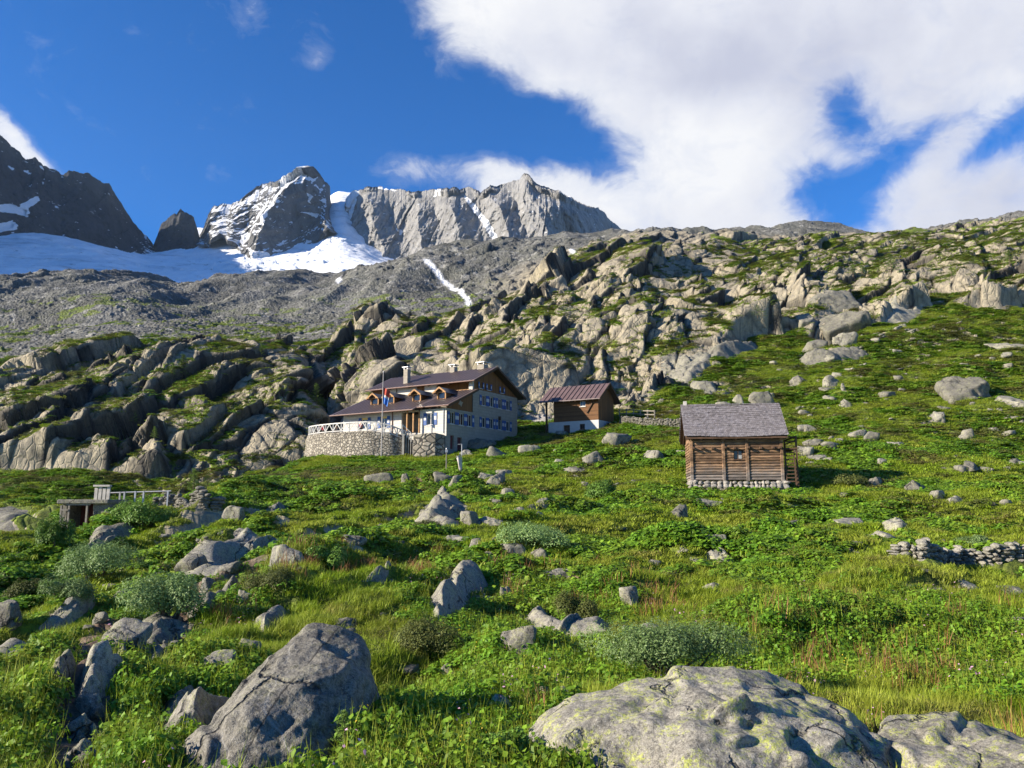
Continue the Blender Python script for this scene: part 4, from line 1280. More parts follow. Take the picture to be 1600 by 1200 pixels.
# rough retaining wall under the near corner of the hut
m = MB()
pl = [at(646, 690, 85.2), at(662, 690, 84.9), at(680, 690, 84.8), at(694, 690, 85.1), at(695.5, 690, 85.9)]
tp = [7.3, 7.45, 7.5, 7.3, 6.6]
vs, fs = [], []
for p, z in zip(pl, tp):
    vs += [(p.x - pl[2].x, p.y - 0.25 - pl[2].y, 3.5), (p.x - pl[2].x, p.y - pl[2].y, z), (p.x - pl[2].x, p.y + 1.2 - pl[2].y, z + .05), (p.x - pl[2].x, p.y + 1.2 - pl[2].y, 3.5)]
for i in range(4):
    for k in range(3):
        fs.append((i * 4 + k, i * 4 + 4 + k, i * 4 + 5 + k, i * 4 + 1 + k))
fs += [(0, 1, 2, 3), (16, 17, 18, 19)]
m.add(vs, fs)
o = m.build('retaining_wall', m_masonry('rough_masonry', (0.17, 0.15, 0.12), (0.36, 0.32, 0.26), (0.05, 0.045, 0.04), 1.25), None)
o.location = (pl[2].x, pl[2].y, 0)
tag(o, 'rough boulder retaining wall beside the entrance steps of the white refuge', 'wall')
# entrance steps
m = MB()
for k in range(9):
    a = at(628 + 3.6 * k, 690, 86.2)
    m.box(a.x, a.x + 0.42, a.y, a.y + 1.3, 4.5, 7.6 - 0.24 * k)
b0 = at(628, 690, 86.2)
m.v = [(x - b0.x, y - b0.y, z) for x, y, z in m.v]
o = m.build('stone_steps', M_DECK, None); o.location = (b0.x, b0.y, 0)
tag(o, 'grey stone steps with handrail going down from the terrace', 'steps')
m = MB()
for k in (0, 4, 8):
    a = at(628 + 3.6 * k, 690, 86.15)
    m.beam((a.x - b0.x, a.y - b0.y, 7.6 - 0.24 * k), (a.x - b0.x, a.y - b0.y, 8.6 - 0.24 * k), 0.08)
a = at(628 + 3.6 * 8, 690, 86.15)
m.beam((0, -0.05, 8.55), (a.x - b0.x, a.y - b0.y, 8.55 - 0.24 * 8), 0.08)
m.build('handrail', M_WPAINT, o)

# ---- timber shed beside the hut
SH = at(935.5, 670, 95.0)
shed = empty('timber_shed', (SH.x, SH.y, 0), A_AZ)
tag(shed, 'brown timber shed with mauve metal roof on a whitewashed plinth beside the refuge', 'shed')
LS, WS, zP0, zP1, zE = 6.9, 4.65, 7.2, 10.0, 12.85
SZ = lambda x: 14.75 - 0.72 * abs(x - 2.3)
m = MB()
wall_holes(m, 0, LS, zP0, zP1, [(3.9, 4.8, 8.3, 9.55), (1.85, 2.55, 8.95, 9.6)], 0.25, lambda y, z, d: (d, y, z))
m.add([(0, 0, zP0), (WS, 0, zP0), (WS, 0, zP1), (0, 0, zP1)], [(0, 1, 2, 3)])
m.add([(WS, 0, zP0), (WS, LS, zP0), (WS, LS, zP1), (WS, 0, zP1)], [(0, 1, 2, 3)])
m.add([(0, LS, zP0), (WS, LS, zP0), (WS, LS, zP1), (0, LS, zP1)], [(0, 1, 2, 3)])
m.add([(0, 0, zP1), (WS, 0, zP1), (WS, LS, zP1), (0, LS, zP1)], [(0, 1, 2, 3)])
m.build('plinth', M_PLINTH, shed)
m = MB()
wall_holes(m, 0.03, 6.15, zP1 + .003, 12.6, [(1.75, 2.5, 11.75, 12.45)], 0.12, lambda y, z, d: (0.03 + d, y, z), 1)
m.add([(0.03, 0.03, zP1 + .003), (WS - .03, 0.03, zP1 + .003), (WS - .03, 0.03, SZ(WS) - .15), (2.3, 0.03, 14.6), (0.03, 0.03, SZ(0) - .15)], [(0, 1, 2, 3, 4)], 0)
m.add([(0.03, 6.15, zP1 + .003), (WS - .03, 6.15, zP1 + .003), (WS - .03, 6.15, SZ(WS) - .15), (2.3, 6.15, 14.6), (0.03, 6.15, SZ(0) - .15)], [(0, 1, 2, 3, 4)], 0)
m.add([(WS - .03, .03, zP1), (WS - .03, 6.15, zP1), (WS - .03, 6.15, 13.0), (WS - .03, .03, 13.0)], [(0, 1, 2, 3)], 0)
m.build('timber_wall', [M_BROWN, M_BROWN_H], shed)
seamed_roof('roof', [(-0.75, -0.55, SZ(-0.75)), (-0.75, 7.9, SZ(-0.75)), (2.3, 7.9, 14.75), (2.3, -0.55, 14.75)], M_ROOF2, shed, 13, 0.10, 0.09)
seamed_roof('roof', [(5.4, 7.9, SZ(5.4)), (5.4, -0.55, SZ(5.4)), (2.3, -0.55, 14.75), (2.3, 7.9, 14.75)], M_ROOF2, shed, 13, 0.10, 0.09)
m = MB()
for k in range(11):
    y = -0.4 + 0.8 * k
    m.beam((-0.7, y, SZ(-0.7) - 0.19), (2.2, y, SZ(2.2) - 0.19), 0.10, 0.15)
for y in (-0.6,):
    m.beam((-0.78, y, SZ(-0.78) - 0.06), (2.3, y, 14.69), 0.06, 0.24); m.beam((5.45, y, SZ(5.45) - 0.06), (2.3, y, 14.69), 0.06, 0.24)
m.beam((0.0, -0.3, SZ(0) - 0.3), (0.0, 7.7, SZ(0) - 0.3), 0.14, 0.16)
m.beam((-0.04, 7.15, zP0), (-0.04, 7.15, SZ(0) - 0.3), 0.2); m.beam((2.3, 7.15, zP0), (2.3, 7.15, 14.3), 0.2)
m.beam((-0.08, 1.55, zP1 + 0.9), (-0.08, 0.35, SZ(0) - 0.36), 0.12)
m.beam((1.9, -0.5, 9.9), (1.0, -1.1, 8.3), 0.1); m.beam((1.7, -0.35, zP0), (1.7, -0.35, 9.8), 0.1)
m.build('timber_frame', M_DKBEAM, shed)
m = MB(); m.box(0.18, 0.22, 3.9, 4.8, 8.3, 9.55); m.build('door', M_DKBEAM, shed)
put_window(shed, (0, 2.2, 9.27), -math.pi / 2, 0.70, 0.65, False, M_DKBEAM)
put_window(shed, (0.0, 2.12, 12.1), -math.pi / 2, 0.75, 0.70, False, M_WPAINT)

# ---- old log cabin
CB = at(1152, 752, 59.4)
cabin = empty('log_cabin', (CB.x, CB.y, CB.z + 0.08), math.radians(-8))
cabin.scale = (0.955, 0.97, 1.0)
tag(cabin, 'old weathered log cabin with grey shingle roof on a dry stone footing', 'cabin')
W2, DEP, HW = 3.45, 5.2, 3.05
def m_logs(name):
    t = NT(name)
    p = t.obj()
    sp = t.n('ShaderNodeSeparateXYZ'); t.l(p, sp.inputs[0])
    g = t.noise(t.scale(p, (0.7, 0.7, 13)), 1.5, 6, 0.72, 0.6)
    c = t.ramp(g, [(0.28, (0.045, 0.028, 0.018)), (0.46, (0.17, 0.100, 0.055)), (0.62, (0.34, 0.215, 0.120)), (0.78, (0.48, 0.345, 0.215))])
    blot = t.noise(t.scale(p, (1.0, 1.0, 3.0)), 1.2, 5, 0.7)
    c = t.mix(t.ramp(blot, [(0.42, 0.65), (0.60, 0.0)]), c, (0.075, 0.045, 0.030))
    low = t.ramp(t.math('ADD', t.math('MULTIPLY', sp.outputs[2], 0.33), t.math('MULTIPLY_ADD', blot, 0.5, -0.25)), [(0.12, 0.85), (0.42, 0.0)])
    c = t.mix(low, c, t.ramp(g, [(0.3, (0.055, 0.048, 0.044)), (0.7, (0.22, 0.195, 0.175))]))
    row = t.math('FLOOR', t.math('DIVIDE', sp.outputs[2], 3.05 / 15))
    sec = t.math('ADD', t.math('GREATER_THAN', sp.outputs[0], -0.98), t.math('GREATER_THAN', sp.outputs[0], 0.83))
    wn = t.n('ShaderNodeTexWhiteNoise', noise_dimensions='2D')
    cb = t.n('ShaderNodeCombineXYZ'); t.l(row, cb.inputs[0]); t.l(sec, cb.inputs[1]); t.l(cb.outputs[0], wn.inputs['Vector'])
    hs = t.n('ShaderNodeHueSaturation'); t.l(c, hs.inputs['Color']); t.l(t.math('MULTIPLY_ADD', wn.outputs['Value'], 1.0, 0.65), hs.inputs['Value'])
    t.color(hs.outputs[0])
    t.b.inputs['Roughness'].default_value = 0.85
    t.normal(t.bump(g, 0.7, 0.03))
    return t.m
M_LOG = m_logs('weathered_logs')
def m_shingle():
    t = NT('grey_shingles')
    p = t.obj()
    sp = t.n('ShaderNodeSeparateXYZ'); t.l(p, sp.inputs[0])
    cb = t.n('ShaderNodeCombineXYZ'); t.l(sp.outputs[0], cb.inputs[0]); t.l(t.math('ADD', sp.outputs[1], sp.outputs[2]), cb.inputs[1])
    br = t.n('ShaderNodeTexBrick'); t.l(cb.outputs[0], br.inputs['Vector'])
    br.inputs['Scale'].default_value = 1; br.inputs['Brick Width'].default_value = 0.17; br.inputs['Row Height'].default_value = 0.24
    br.inputs['Mortar Size'].default_value = 0.012; br.inputs['Bias'].default_value = -0.1
    br.inputs['Color1'].default_value = (0.30, 0.275, 0.285, 1); br.inputs['Color2'].default_value = (0.135, 0.12, 0.125, 1); br.inputs['Mortar'].default_value = (0.05, 0.045, 0.045, 1)
    n = t.noise(p, 1.1, 5, 0.7)
    c = t.mix(t.ramp(n, [(0.4, 0.35), (0.6, 0.0)]), br.outputs['Color'], (0.13, 0.11, 0.10))
    n2 = t.noise(t.scale(p, (9, 2, 2)), 2.0, 4, 0.7)
    c = t.mix(t.ramp(n2, [(0.55, 0.0), (0.75, 0.6)]), c, (0.42, 0.39, 0.385))
    t.color(c)
    t.b.inputs['Roughness'].default_value = 0.8
    t.normal(t.bump(t.math('MULTIPLY_ADD', br.outputs['Fac'], -1.0, t.math('MULTIPLY', n2, 0.4)), 0.9, 0.03))
    return t.m
M_SHINGLE = m_shingle()
rnd = random.Random(11)
posts = (-3.45, -0.98, 0.83, 3.45)
lg = MB()
def log_row(mb, p0, p1, z0, z1, outn):
    """one squared log between two posts, with a rounded, slightly uneven face"""
    a, b = Vector(p0), Vector(p1)
    n_ = Vector(outn)
    prof = [(0.0, z0 + .012), (0.05, z0 + .03), (0.075 + rnd.uniform(-.02, .02), (z0 + z1) / 2), (0.05, z1 - .03), (0.0, z1 - .012)]
    seg = 6
    vs = []
    jit = [rnd.uniform(-.012, .012) for _ in range(seg + 1)]
    for k in range(seg + 1):
        c_ = a.lerp(b, k / seg)
        for d_, z in prof:
            q = c_ + n_ * (d_ + jit[k])
            vs.append((q.x, q.y, z + jit[k] * 0.6))
    fs = [(k * 5 + j, (k + 1) * 5 + j, (k + 1) * 5 + j + 1, k * 5 + j + 1) for k in range(seg) for j in range(4)]
    mb.add(vs, fs)
WIN = (-0.20, 0.50, 1.55, 2.25)
nrow = 15
zs = np.linspace(0.0, HW, nrow + 1)
for a_, b_ in zip(posts[:-1], posts[1:]):
    for k in range(nrow):
        z0, z1 = float(zs[k]), float(zs[k + 1])
        if a_ < 0 < b_ and z1 > WIN[2] + 0.02 and z0 < WIN[3] - 0.02:
            log_row(lg, (a_, 0, 0), (WIN[0], 0, 0), z0, z1, (0, -1, 0)); log_row(lg, (WIN[1], 0, 0), (b_, 0, 0), z0, z1, (0, -1, 0))
        else:
            log_row(lg, (a_, 0, 0), (b_, 0, 0), z0, z1, (0, -1, 0))
for k in range(nrow):
    z0, z1 = float(zs[k]), float(zs[k + 1])
    for s_ in (-1, 1):
        log_row(lg, (s_ * W2, 0, 0), (s_ * W2, DEP, 0), z0, z1, (s_, 0, 0))
    log_row(lg, (W2, DEP, 0), (-W2, DEP, 0), z0, z1, (0, 1, 0))
for s_ in (-1, 1):
    lg.prism([(s_ * W2, 0, HW), (s_ * W2, DEP, HW), (s_ * W2, DEP / 2, 5.85)], (-s_ * 0.1, 0, 0))
lg.box(-W2 + .12, WIN[0] - .01, 0.02, 0.10, 0, HW); lg.box(WIN[1] + .01, W2 - .12, 0.02, 0.10, 0, HW)
lg.box(WIN[0] - .01, WIN[1] + .01, 0.02, 0.10, 0, WIN[2]); lg.box(WIN[0] - .01, WIN[1] + .01, 0.02, 0.10, WIN[3], HW)
lg.build('log_wall', M_LOG, cabin)
for x in posts:
    pm = MB(); pm.box(x - 0.12, x + 0.12, -0.15, 0.0, -0.05, HW + 0.2); pm.build('wall_post', M_LOG, cabin, 0.02)
for x in (-3.3, -2.62, -1.80, -0.85, -0.12, 0.92, 1.86, 2.80, 3.32):
    z = 2.42 + rnd.uniform(-.03, .03)
    be = MB(); be.box(x - 0.10, x + 0.10, -0.34 - rnd.uniform(0, .1), -0.05, z - 0.09, z + 0.09); be.build('beam_end', M_DKBEAM, cabin, 0.02)
f = put_window(cabin, (0.15, -0.03, 1.9), 0, 0.70, 0.70, False, M_DKBEAM)
cu = MB(); cu.box(0.02, 0.29, 0.10, 0.11, -0.31, -0.02); cu.build('curtain', flat_mat('pale_curtain', (0.30, 0.30, 0.29), 0.9), f)
# shingle roof: overlapping courses
rf = MB()
ez, rz_, ov = 3.25, 6.02, 0.55
for side in (-1, 1):
    yc = DEP / 2
    ncr = 17
    for k in range(ncr):
        f0_, f1_ = k / ncr, (k + 1) / ncr + 0.02
        ya = yc + side * (yc + ov) * (1 - f0_); yb = yc + side * (yc + ov) * (1 - min(1, f1_))
        za = ez + (rz_ - ez) * f0_ + 0.055; zb = ez + (rz_ - ez) * min(1, f1_)
        x = -3.98
        while x < 3.98:
            wd = rnd.uniform(0.12, 0.24)
            x2 = min(3.98, x + wd)
            dz = rnd.uniform(-.014, .016); dy = rnd.uniform(-.03, .03) * -side
            sag = -0.10 * math.sin(math.pi * f0_) * 0.6 - 0.05 * math.cos(x * 0.8)
            rf.slab([(x, ya - dy, za + dz + sag), (x2 - .008, ya - dy, za + dz + sag), (x2 - .008, yb, zb + dz + sag), (x, yb, zb + dz + sag)], 0.035)
            x = x2
rf.box(-3.95, 3.95, DEP / 2 - 0.10, DEP / 2 + 0.10, rz_ - 0.02, rz_ + 0.05)
rf.build('shingle_roof', M_SHINGLE, cabin)
ub = MB()
for side in (-1, 1):
    yc = DEP / 2
    ub.slab([(-3.9, yc + side * (yc + ov - .03), ez - .10), (3.9, yc + side * (yc + ov - .03), ez - .10), (3.9, yc, rz_ - .16), (-3.9, yc, rz_ - .16)], 0.06)
    for x in np.linspace(-3.6, 3.6, 9):
        ub.beam((x, yc + side * (yc + ov - .1), ez - .24), (x, yc, rz_ - .30), 0.10, 0.14)
ub.box(-3.85, 3.85, -0.10, 0.08, HW + .003, HW + 0.17)
ub.build('roof_timber', M_DKBEAM, cabin)
ch = MB(); ch.box(-3.75, -3.48, DEP / 2 - .14, DEP / 2 + .14, rz_ - .05, rz_ + 0.30); ch.build('chimney', M_WHITE, cabin)
# gallery and ladder on the right-hand side
ga = MB()
for y in (0.2, 4.6):
    ga.beam((4.62, y, -0.5), (4.62, y, 3.3), 0.13)
ga.beam((4.62, 0.2, 3.25), (4.62, 4.6, 3.25), 0.1); ga.beam((4.62, 0.2, 2.95), (4.62, 4.6, 2.95), 0.08); ga.beam((3.5, 0.2, 3.2), (4.68, 0.2, 3.2), 0.09); ga.beam((3.5, 0.2, 2.85), (4.68, 0.2, 2.85), 0.08)
ga.box(3.5, 4.68, 0.1, 4.7, 2.28, 2.40)
ga.build('gallery', M_DKBEAM, cabin)
la = MB()
la.beam((3.72, -0.1, -0.4), (3.72, 0.2, 2.35), 0.09); la.beam((4.42, -0.1, -0.4), (4.42, 0.2, 2.35), 0.09)
for k in range(9):
    la.beam((3.72, -0.08 + 0.03 * k, -0.1 + 0.27 * k), (4.42, -0.08 + 0.03 * k, -0.1 + 0.27 * k), 0.06, 0.09)
la.build('ladder', M_DKBEAM, cabin)
# dry stone footing made of many single stones in one course wall
def stone_blob(mb, c, r, seed):
    rr = random.Random(seed)
    bm = bmesh.new()
    bmesh.ops.create_icosphere(bm, subdivisions=2, radius=1.0)
    sx, sy, sz = r
    pl_ = [(Vector((rr.gauss(0, 1), rr.gauss(0, 1), rr.gauss(0, 1))).normalized(), rr.uniform(0.62, 0.95)) for _ in range(9)]
    vs = []
    for v in bm.verts:
        d_ = v.co.normalized()
        t_ = 1.0
        for n_, h_ in pl_:
            q = d_.dot(n_)
            if q > 0.05: t_ = min(t_, h_ / q)
        p = d_ * t_
        vs.append((c[0] + p.x * sx, c[1] + p.y * sy, c[2] + p.z * sz))
    fs = [tuple(v.index for v in f_.verts) for f_ in bm.faces]
    bm.free()
    mb.add(vs, fs)
fo = MB()
x = -3.7
while x < 3.6:
    wd = rnd.uniform(0.18, 0.62)
    stone_blob(fo, (x + wd / 2, -0.12 + rnd.uniform(-.1, .06), -0.20 + rnd.uniform(-.06, .03)), (wd * 0.58, 0.26, rnd.uniform(.12, .24)), rnd.random())
    stone_blob(fo, (x + wd / 2 + rnd.uniform(-.1, .1), -0.28, -0.50 + rnd.uniform(-.05, .05)), (wd * 0.62, 0.28, rnd.uniform(.18, .28)), rnd.random())
    stone_blob(fo, (x + wd / 2 + rnd.uniform(-.1, .1), -0.35, -0.85), (wd * 0.7, 0.3, 0.26), rnd.random())
    x += wd * 0.95
for k in range(16):
    y = -0.1 + k * 0.34
    for s_ in (-1, 1):
        stone_blob(fo, (s_ * (W2 + .05), y, -0.2), (0.25, 0.22, 0.24), rnd.random()); stone_blob(fo, (s_ * (W2 + .1), y, -0.6), (0.27, 0.24, 0.26), rnd.random())
M_FOOT = flat_mat('pale_footing_stone', (0.24, 0.22, 0.19), 0.9, 0.6, 3.5, 0.9)
fo.build('stone_footing', M_FOOT, cabin)
# ================================================================== BOULDERS
def m_rock(name, warm=1.0, lichen=0.35, fine=1.0, extra=None):
    t = NT(name)
    p = t.obj()
    oi = t.n('ShaderNodeObjectInfo')
    off = t.n('ShaderNodeVectorMath', operation='ADD'); t.l(p, off.inputs[0])
    cb = t.n('ShaderNodeCombineXYZ'); t.l(t.math('MULTIPLY', oi.outputs['Random'], 37.0), cb.inputs[0])
    t.l(cb.outputs[0], off.inputs[1])
    p = off.outputs[0]
    n = t.noise(p, 1.3 * fine, 6, 0.7)
    n2 = t.noise(p, 14 * fine, 5, 0.75)
    c = t.ramp(n, [(0.28, (0.115, 0.107, 0.09)), (0.5, (0.225, 0.208, 0.172)), (0.72, (0.325, 0.30, 0.248))])
    c = t.mix(t.ramp(n2, [(0.38, 0.8), (0.52, 0.0)]), c, (0.055, 0.052, 0.046))
    c = t.mix(t.ramp(n2, [(0.56, 0.0), (0.68, 0.6)]), c, (0.36, 0.345, 0.305))
    st = t.noise(t.scale(p, (1.6, 1.6, 0.35)), 1.7 * fine, 5, 0.7)
    c = t.mix(t.ramp(st, [(0.56, 0.0), (0.70, 0.55)]), c, (0.06, 0.057, 0.052))
    l1 = t.noise(p, 2.6 * fine, 7, 0.8)
    l2 = t.noise(p, 22 * fine, 5, 0.75)
    lm = t.math('MULTIPLY', t.ramp(l1, [(0.49, 0.0), (0.57, 1.0)]), t.ramp(l2, [(0.46, 0.0), (0.51, 1.0)]))
    c = t.mix(t.math('MULTIPLY', lm, lichen), c, (0.30, 0.32, 0.075))
    n3 = t.noise(p, 62 * fine, 3, 0.8)
    c = t.mix(t.ramp(n3, [(0.34, 0.75), (0.47, 0.0)]), c, (0.045, 0.043, 0.040))
    c = t.mix(t.ramp(n3, [(0.56, 0.0), (0.66, 0.6)]), c, (0.42, 0.405, 0.37))
    cw = t.n('ShaderNodeVectorMath', operation='ADD'); t.l(p, cw.inputs[0]); t.l(t.scale(t.noise(p, 1.1, 5, 0.65, out='Color'), (0.9, 0.9, 0.9)), cw.inputs[1])
    ce = t.voro(cw.outputs[0], 0.62 * fine, 'DISTANCE_TO_EDGE')
    ckm = t.math('MULTIPLY', t.ramp(ce, [(0.0, 1.0), (0.022, 0.0)]), t.ramp(t.noise(p, 0.9 * fine, 2), [(0.46, 0.0), (0.52, 1.0)]))
    c = t.mix(t.math('MULTIPLY', ckm, 0.85), c, (0.022, 0.021, 0.02))
    hv = t.math('MULTIPLY_ADD', oi.outputs['Random'], 0.5, 0.75)
    c = c if extra is None else extra(t, t.obj(), c)
    hs = t.n('ShaderNodeHueSaturation'); t.l(c, hs.inputs['Color']); t.l(hv, hs.inputs['Value'])
    t.color(hs.outputs[0])
    t.b.inputs['Roughness'].default_value = 0.9
    h = t.math('MULTIPLY_ADD', n, 0.8, t.math('MULTIPLY_ADD', n2, 0.22, t.math('MULTIPLY', n3, 0.07)))
    h = t.math('MULTIPLY_ADD', ckm, -0.5, h)
    t.normal(t.bump(h, 0.95, 0.10 / fine))
    return t.m
M_ROCK = m_rock('granite_boulder')
M_LICHEN = m_rock('lichened_boulder', 1.0, 1.0, 1.5)

_ico = {}
def ico(sub):
    if sub not in _ico:
        bm = bmesh.new(); bmesh.ops.create_icosphere(bm, subdivisions=sub, radius=1.0)
        v = np.array([x.co[:] for x in bm.verts], F); f = np.array([[x.index for x in q.verts] for q in bm.faces], np.int32)
        bm.free(); _ico[sub] = (v / np.linalg.norm(v, axis=1, keepdims=True), f)
    return _ico[sub]

def rock_mesh(name, size, seed, sub=4, planes=None, k=16, npl=11, rough=0.10, crack=0.05, flatb=True):
    g = np.random.default_rng(seed)
    d, f = ico(sub)
    if planes is None:
        pn = g.normal(size=(npl, 3)); pn /= np.linalg.norm(pn, axis=1, keepdims=True)
        ph = g.uniform(0.55, 0.98, npl)
        pn = np.concatenate([pn, [[0, 0, 1], [1, 0, 0], [-1, 0, 0], [0, 1, 0], [0, -1, 0], [0, 0, -1]]]); ph = np.concatenate([ph, [1, 1, 1, 1, 1, 1]])
    else:
        a = np.array(planes, float); pn = a[:, :3] / np.linalg.norm(a[:, :3], axis=1, keepdims=True); ph = a[:, 3]
    q = np.maximum(d @ pn.T, 0) / ph
    r = (np.sum(q ** k, axis=1) + 1e-9) ** (-1.0 / k)
    r = np.minimum(r, 1.6)
    P = d * r[:, None] * np.array(size, F)
    m = float(np.mean(size))
    w = 0.35 * m * np.stack([fbm(P / m * 1.2 + seed % 97, s_, 2) for s_ in (1, 2, 3)], -1)
    fa, e = facets((P + w) / (m * 0.80) + seed % 89, 401, 1.35, 0.12, 0.07, 0.05)
    fb, e2 = facets((P + w * 0.5) / (m * 0.24) + seed % 83, 402, 1.1, 0.2, 0.12, 0.06)
    dis = m * (rough * fa + rough * 0.36 * fb + 0.045 * fbm(P / m * 3.5 + seed % 79, 5, 6)) - m * crack * np.clip(1 - e / 0.03, 0, 1) * (fbm(P / m * 1.1, 6, 2) > 0.0)
    P = P + d * dis[:, None]
    if sub >= 5:
        for _ in range(1 if sub < 7 else 3):
            acc = np.zeros_like(P); cnt = np.zeros(len(P))
            for a_, b_ in ((0, 1), (1, 2), (2, 0)):
                for i_, j_ in ((a_, b_), (b_, a_)):
                    for c_ in range(3): acc[:, c_] += np.bincount(f[:, i_], P[f[:, j_], c_], len(P))
                    cnt += np.bincount(f[:, i_], minlength=len(P))
            P = 0.35 * P + 0.65 * acc / cnt[:, None]
        if sub >= 6: P = P + d * (m * 0.010 * fbm(P / m * 26.0, 8, 4))[:, None]
    return np_mesh(name, P, None, f, smooth=True)

ROCKS_AT = []            # footprints, kept clear of herbs
def place_rock(x0, y0, x1, y1, label, style='b', rot=None, mat=None, sub=4, bury=0.3, group=None, name='boulder', **kw):
    cx = (x0 + x1) / 2
    seed = int(x0 * 131 + y0 * 17)
    g = random.Random(seed)
    if style == 's':
        # a slab bedded in the slope: its picture height is mostly depth along the ground
        p_lo, p_hi = ground(cx, y1 - 1), ground(cx, y0 + 0.35 * (y1 - y0))
        base = (p_lo + p_hi) / 2
        k = base.y / FPX
        w_ = (x1 - x0) * k / 2; h_ = (y1 - y0) * k
        dep = min(max(0.5 * (p_hi - p_lo).length, 0.4 * w_), 1.3 * w_)
        hz = max(0.30 * h_, 0.14 * w_)
        me = rock_mesh(name, (w_ * 1.05, dep * 1.1, hz * 1.25), seed, sub=max(sub, 5), k=26, rough=0.10, crack=0.03, npl=8, **kw)
        o = link_mesh(name, me, mat or M_ROCK)
        o.location = base + Vector((0, 0, h_ * 0.30 - hz * 0.35))
        tilt = math.atan2(p_hi.z - p_lo.z, max(p_hi.y - p_lo.y, 0.1))
        o.rotation_euler = (min(tilt, 0.6) + 0.06, math.radians(g.uniform(-2, 8)), math.radians(g.uniform(-14, 14)))
    else:
        base = ground(cx, y1 - 0.15 * (y1 - y0))
        k = base.y / FPX
        w_ = (x1 - x0) * k / 2; h_ = (y1 - y0) * k
        dep = {'b': 0.85, 'r': 0.9, 'f': 1.1}[style] * w_ * g.uniform(0.85, 1.1)
        hz = h_ * {'b': 0.80, 'r': 0.78, 'f': 0.9}[style]
        me = rock_mesh(name, (w_ * 1.06, dep, hz), seed, sub=sub, k={'b': 48, 'r': 13, 'f': 30}[style], rough={'b': 0.10, 'r': 0.06, 'f': 0.07}[style], **kw)
        o = link_mesh(name, me, mat or M_ROCK)
        o.location = base + Vector((0, dep * 0.45, h_ - hz - 0.17 * h_))
        o.rotation_euler = (math.radians(g.uniform(-8, 8)), math.radians(g.uniform(-12, 12)), math.radians(g.uniform(-14, 14)))
    if rot: o.rotation_euler = [math.radians(a) for a in rot]
    tag(o, label, 'boulder' if name == 'boulder' else 'rock', group)
    ROCKS_AT.append((o.location.x, o.location.y, w_ * 0.95, dep * 0.95))
    return o

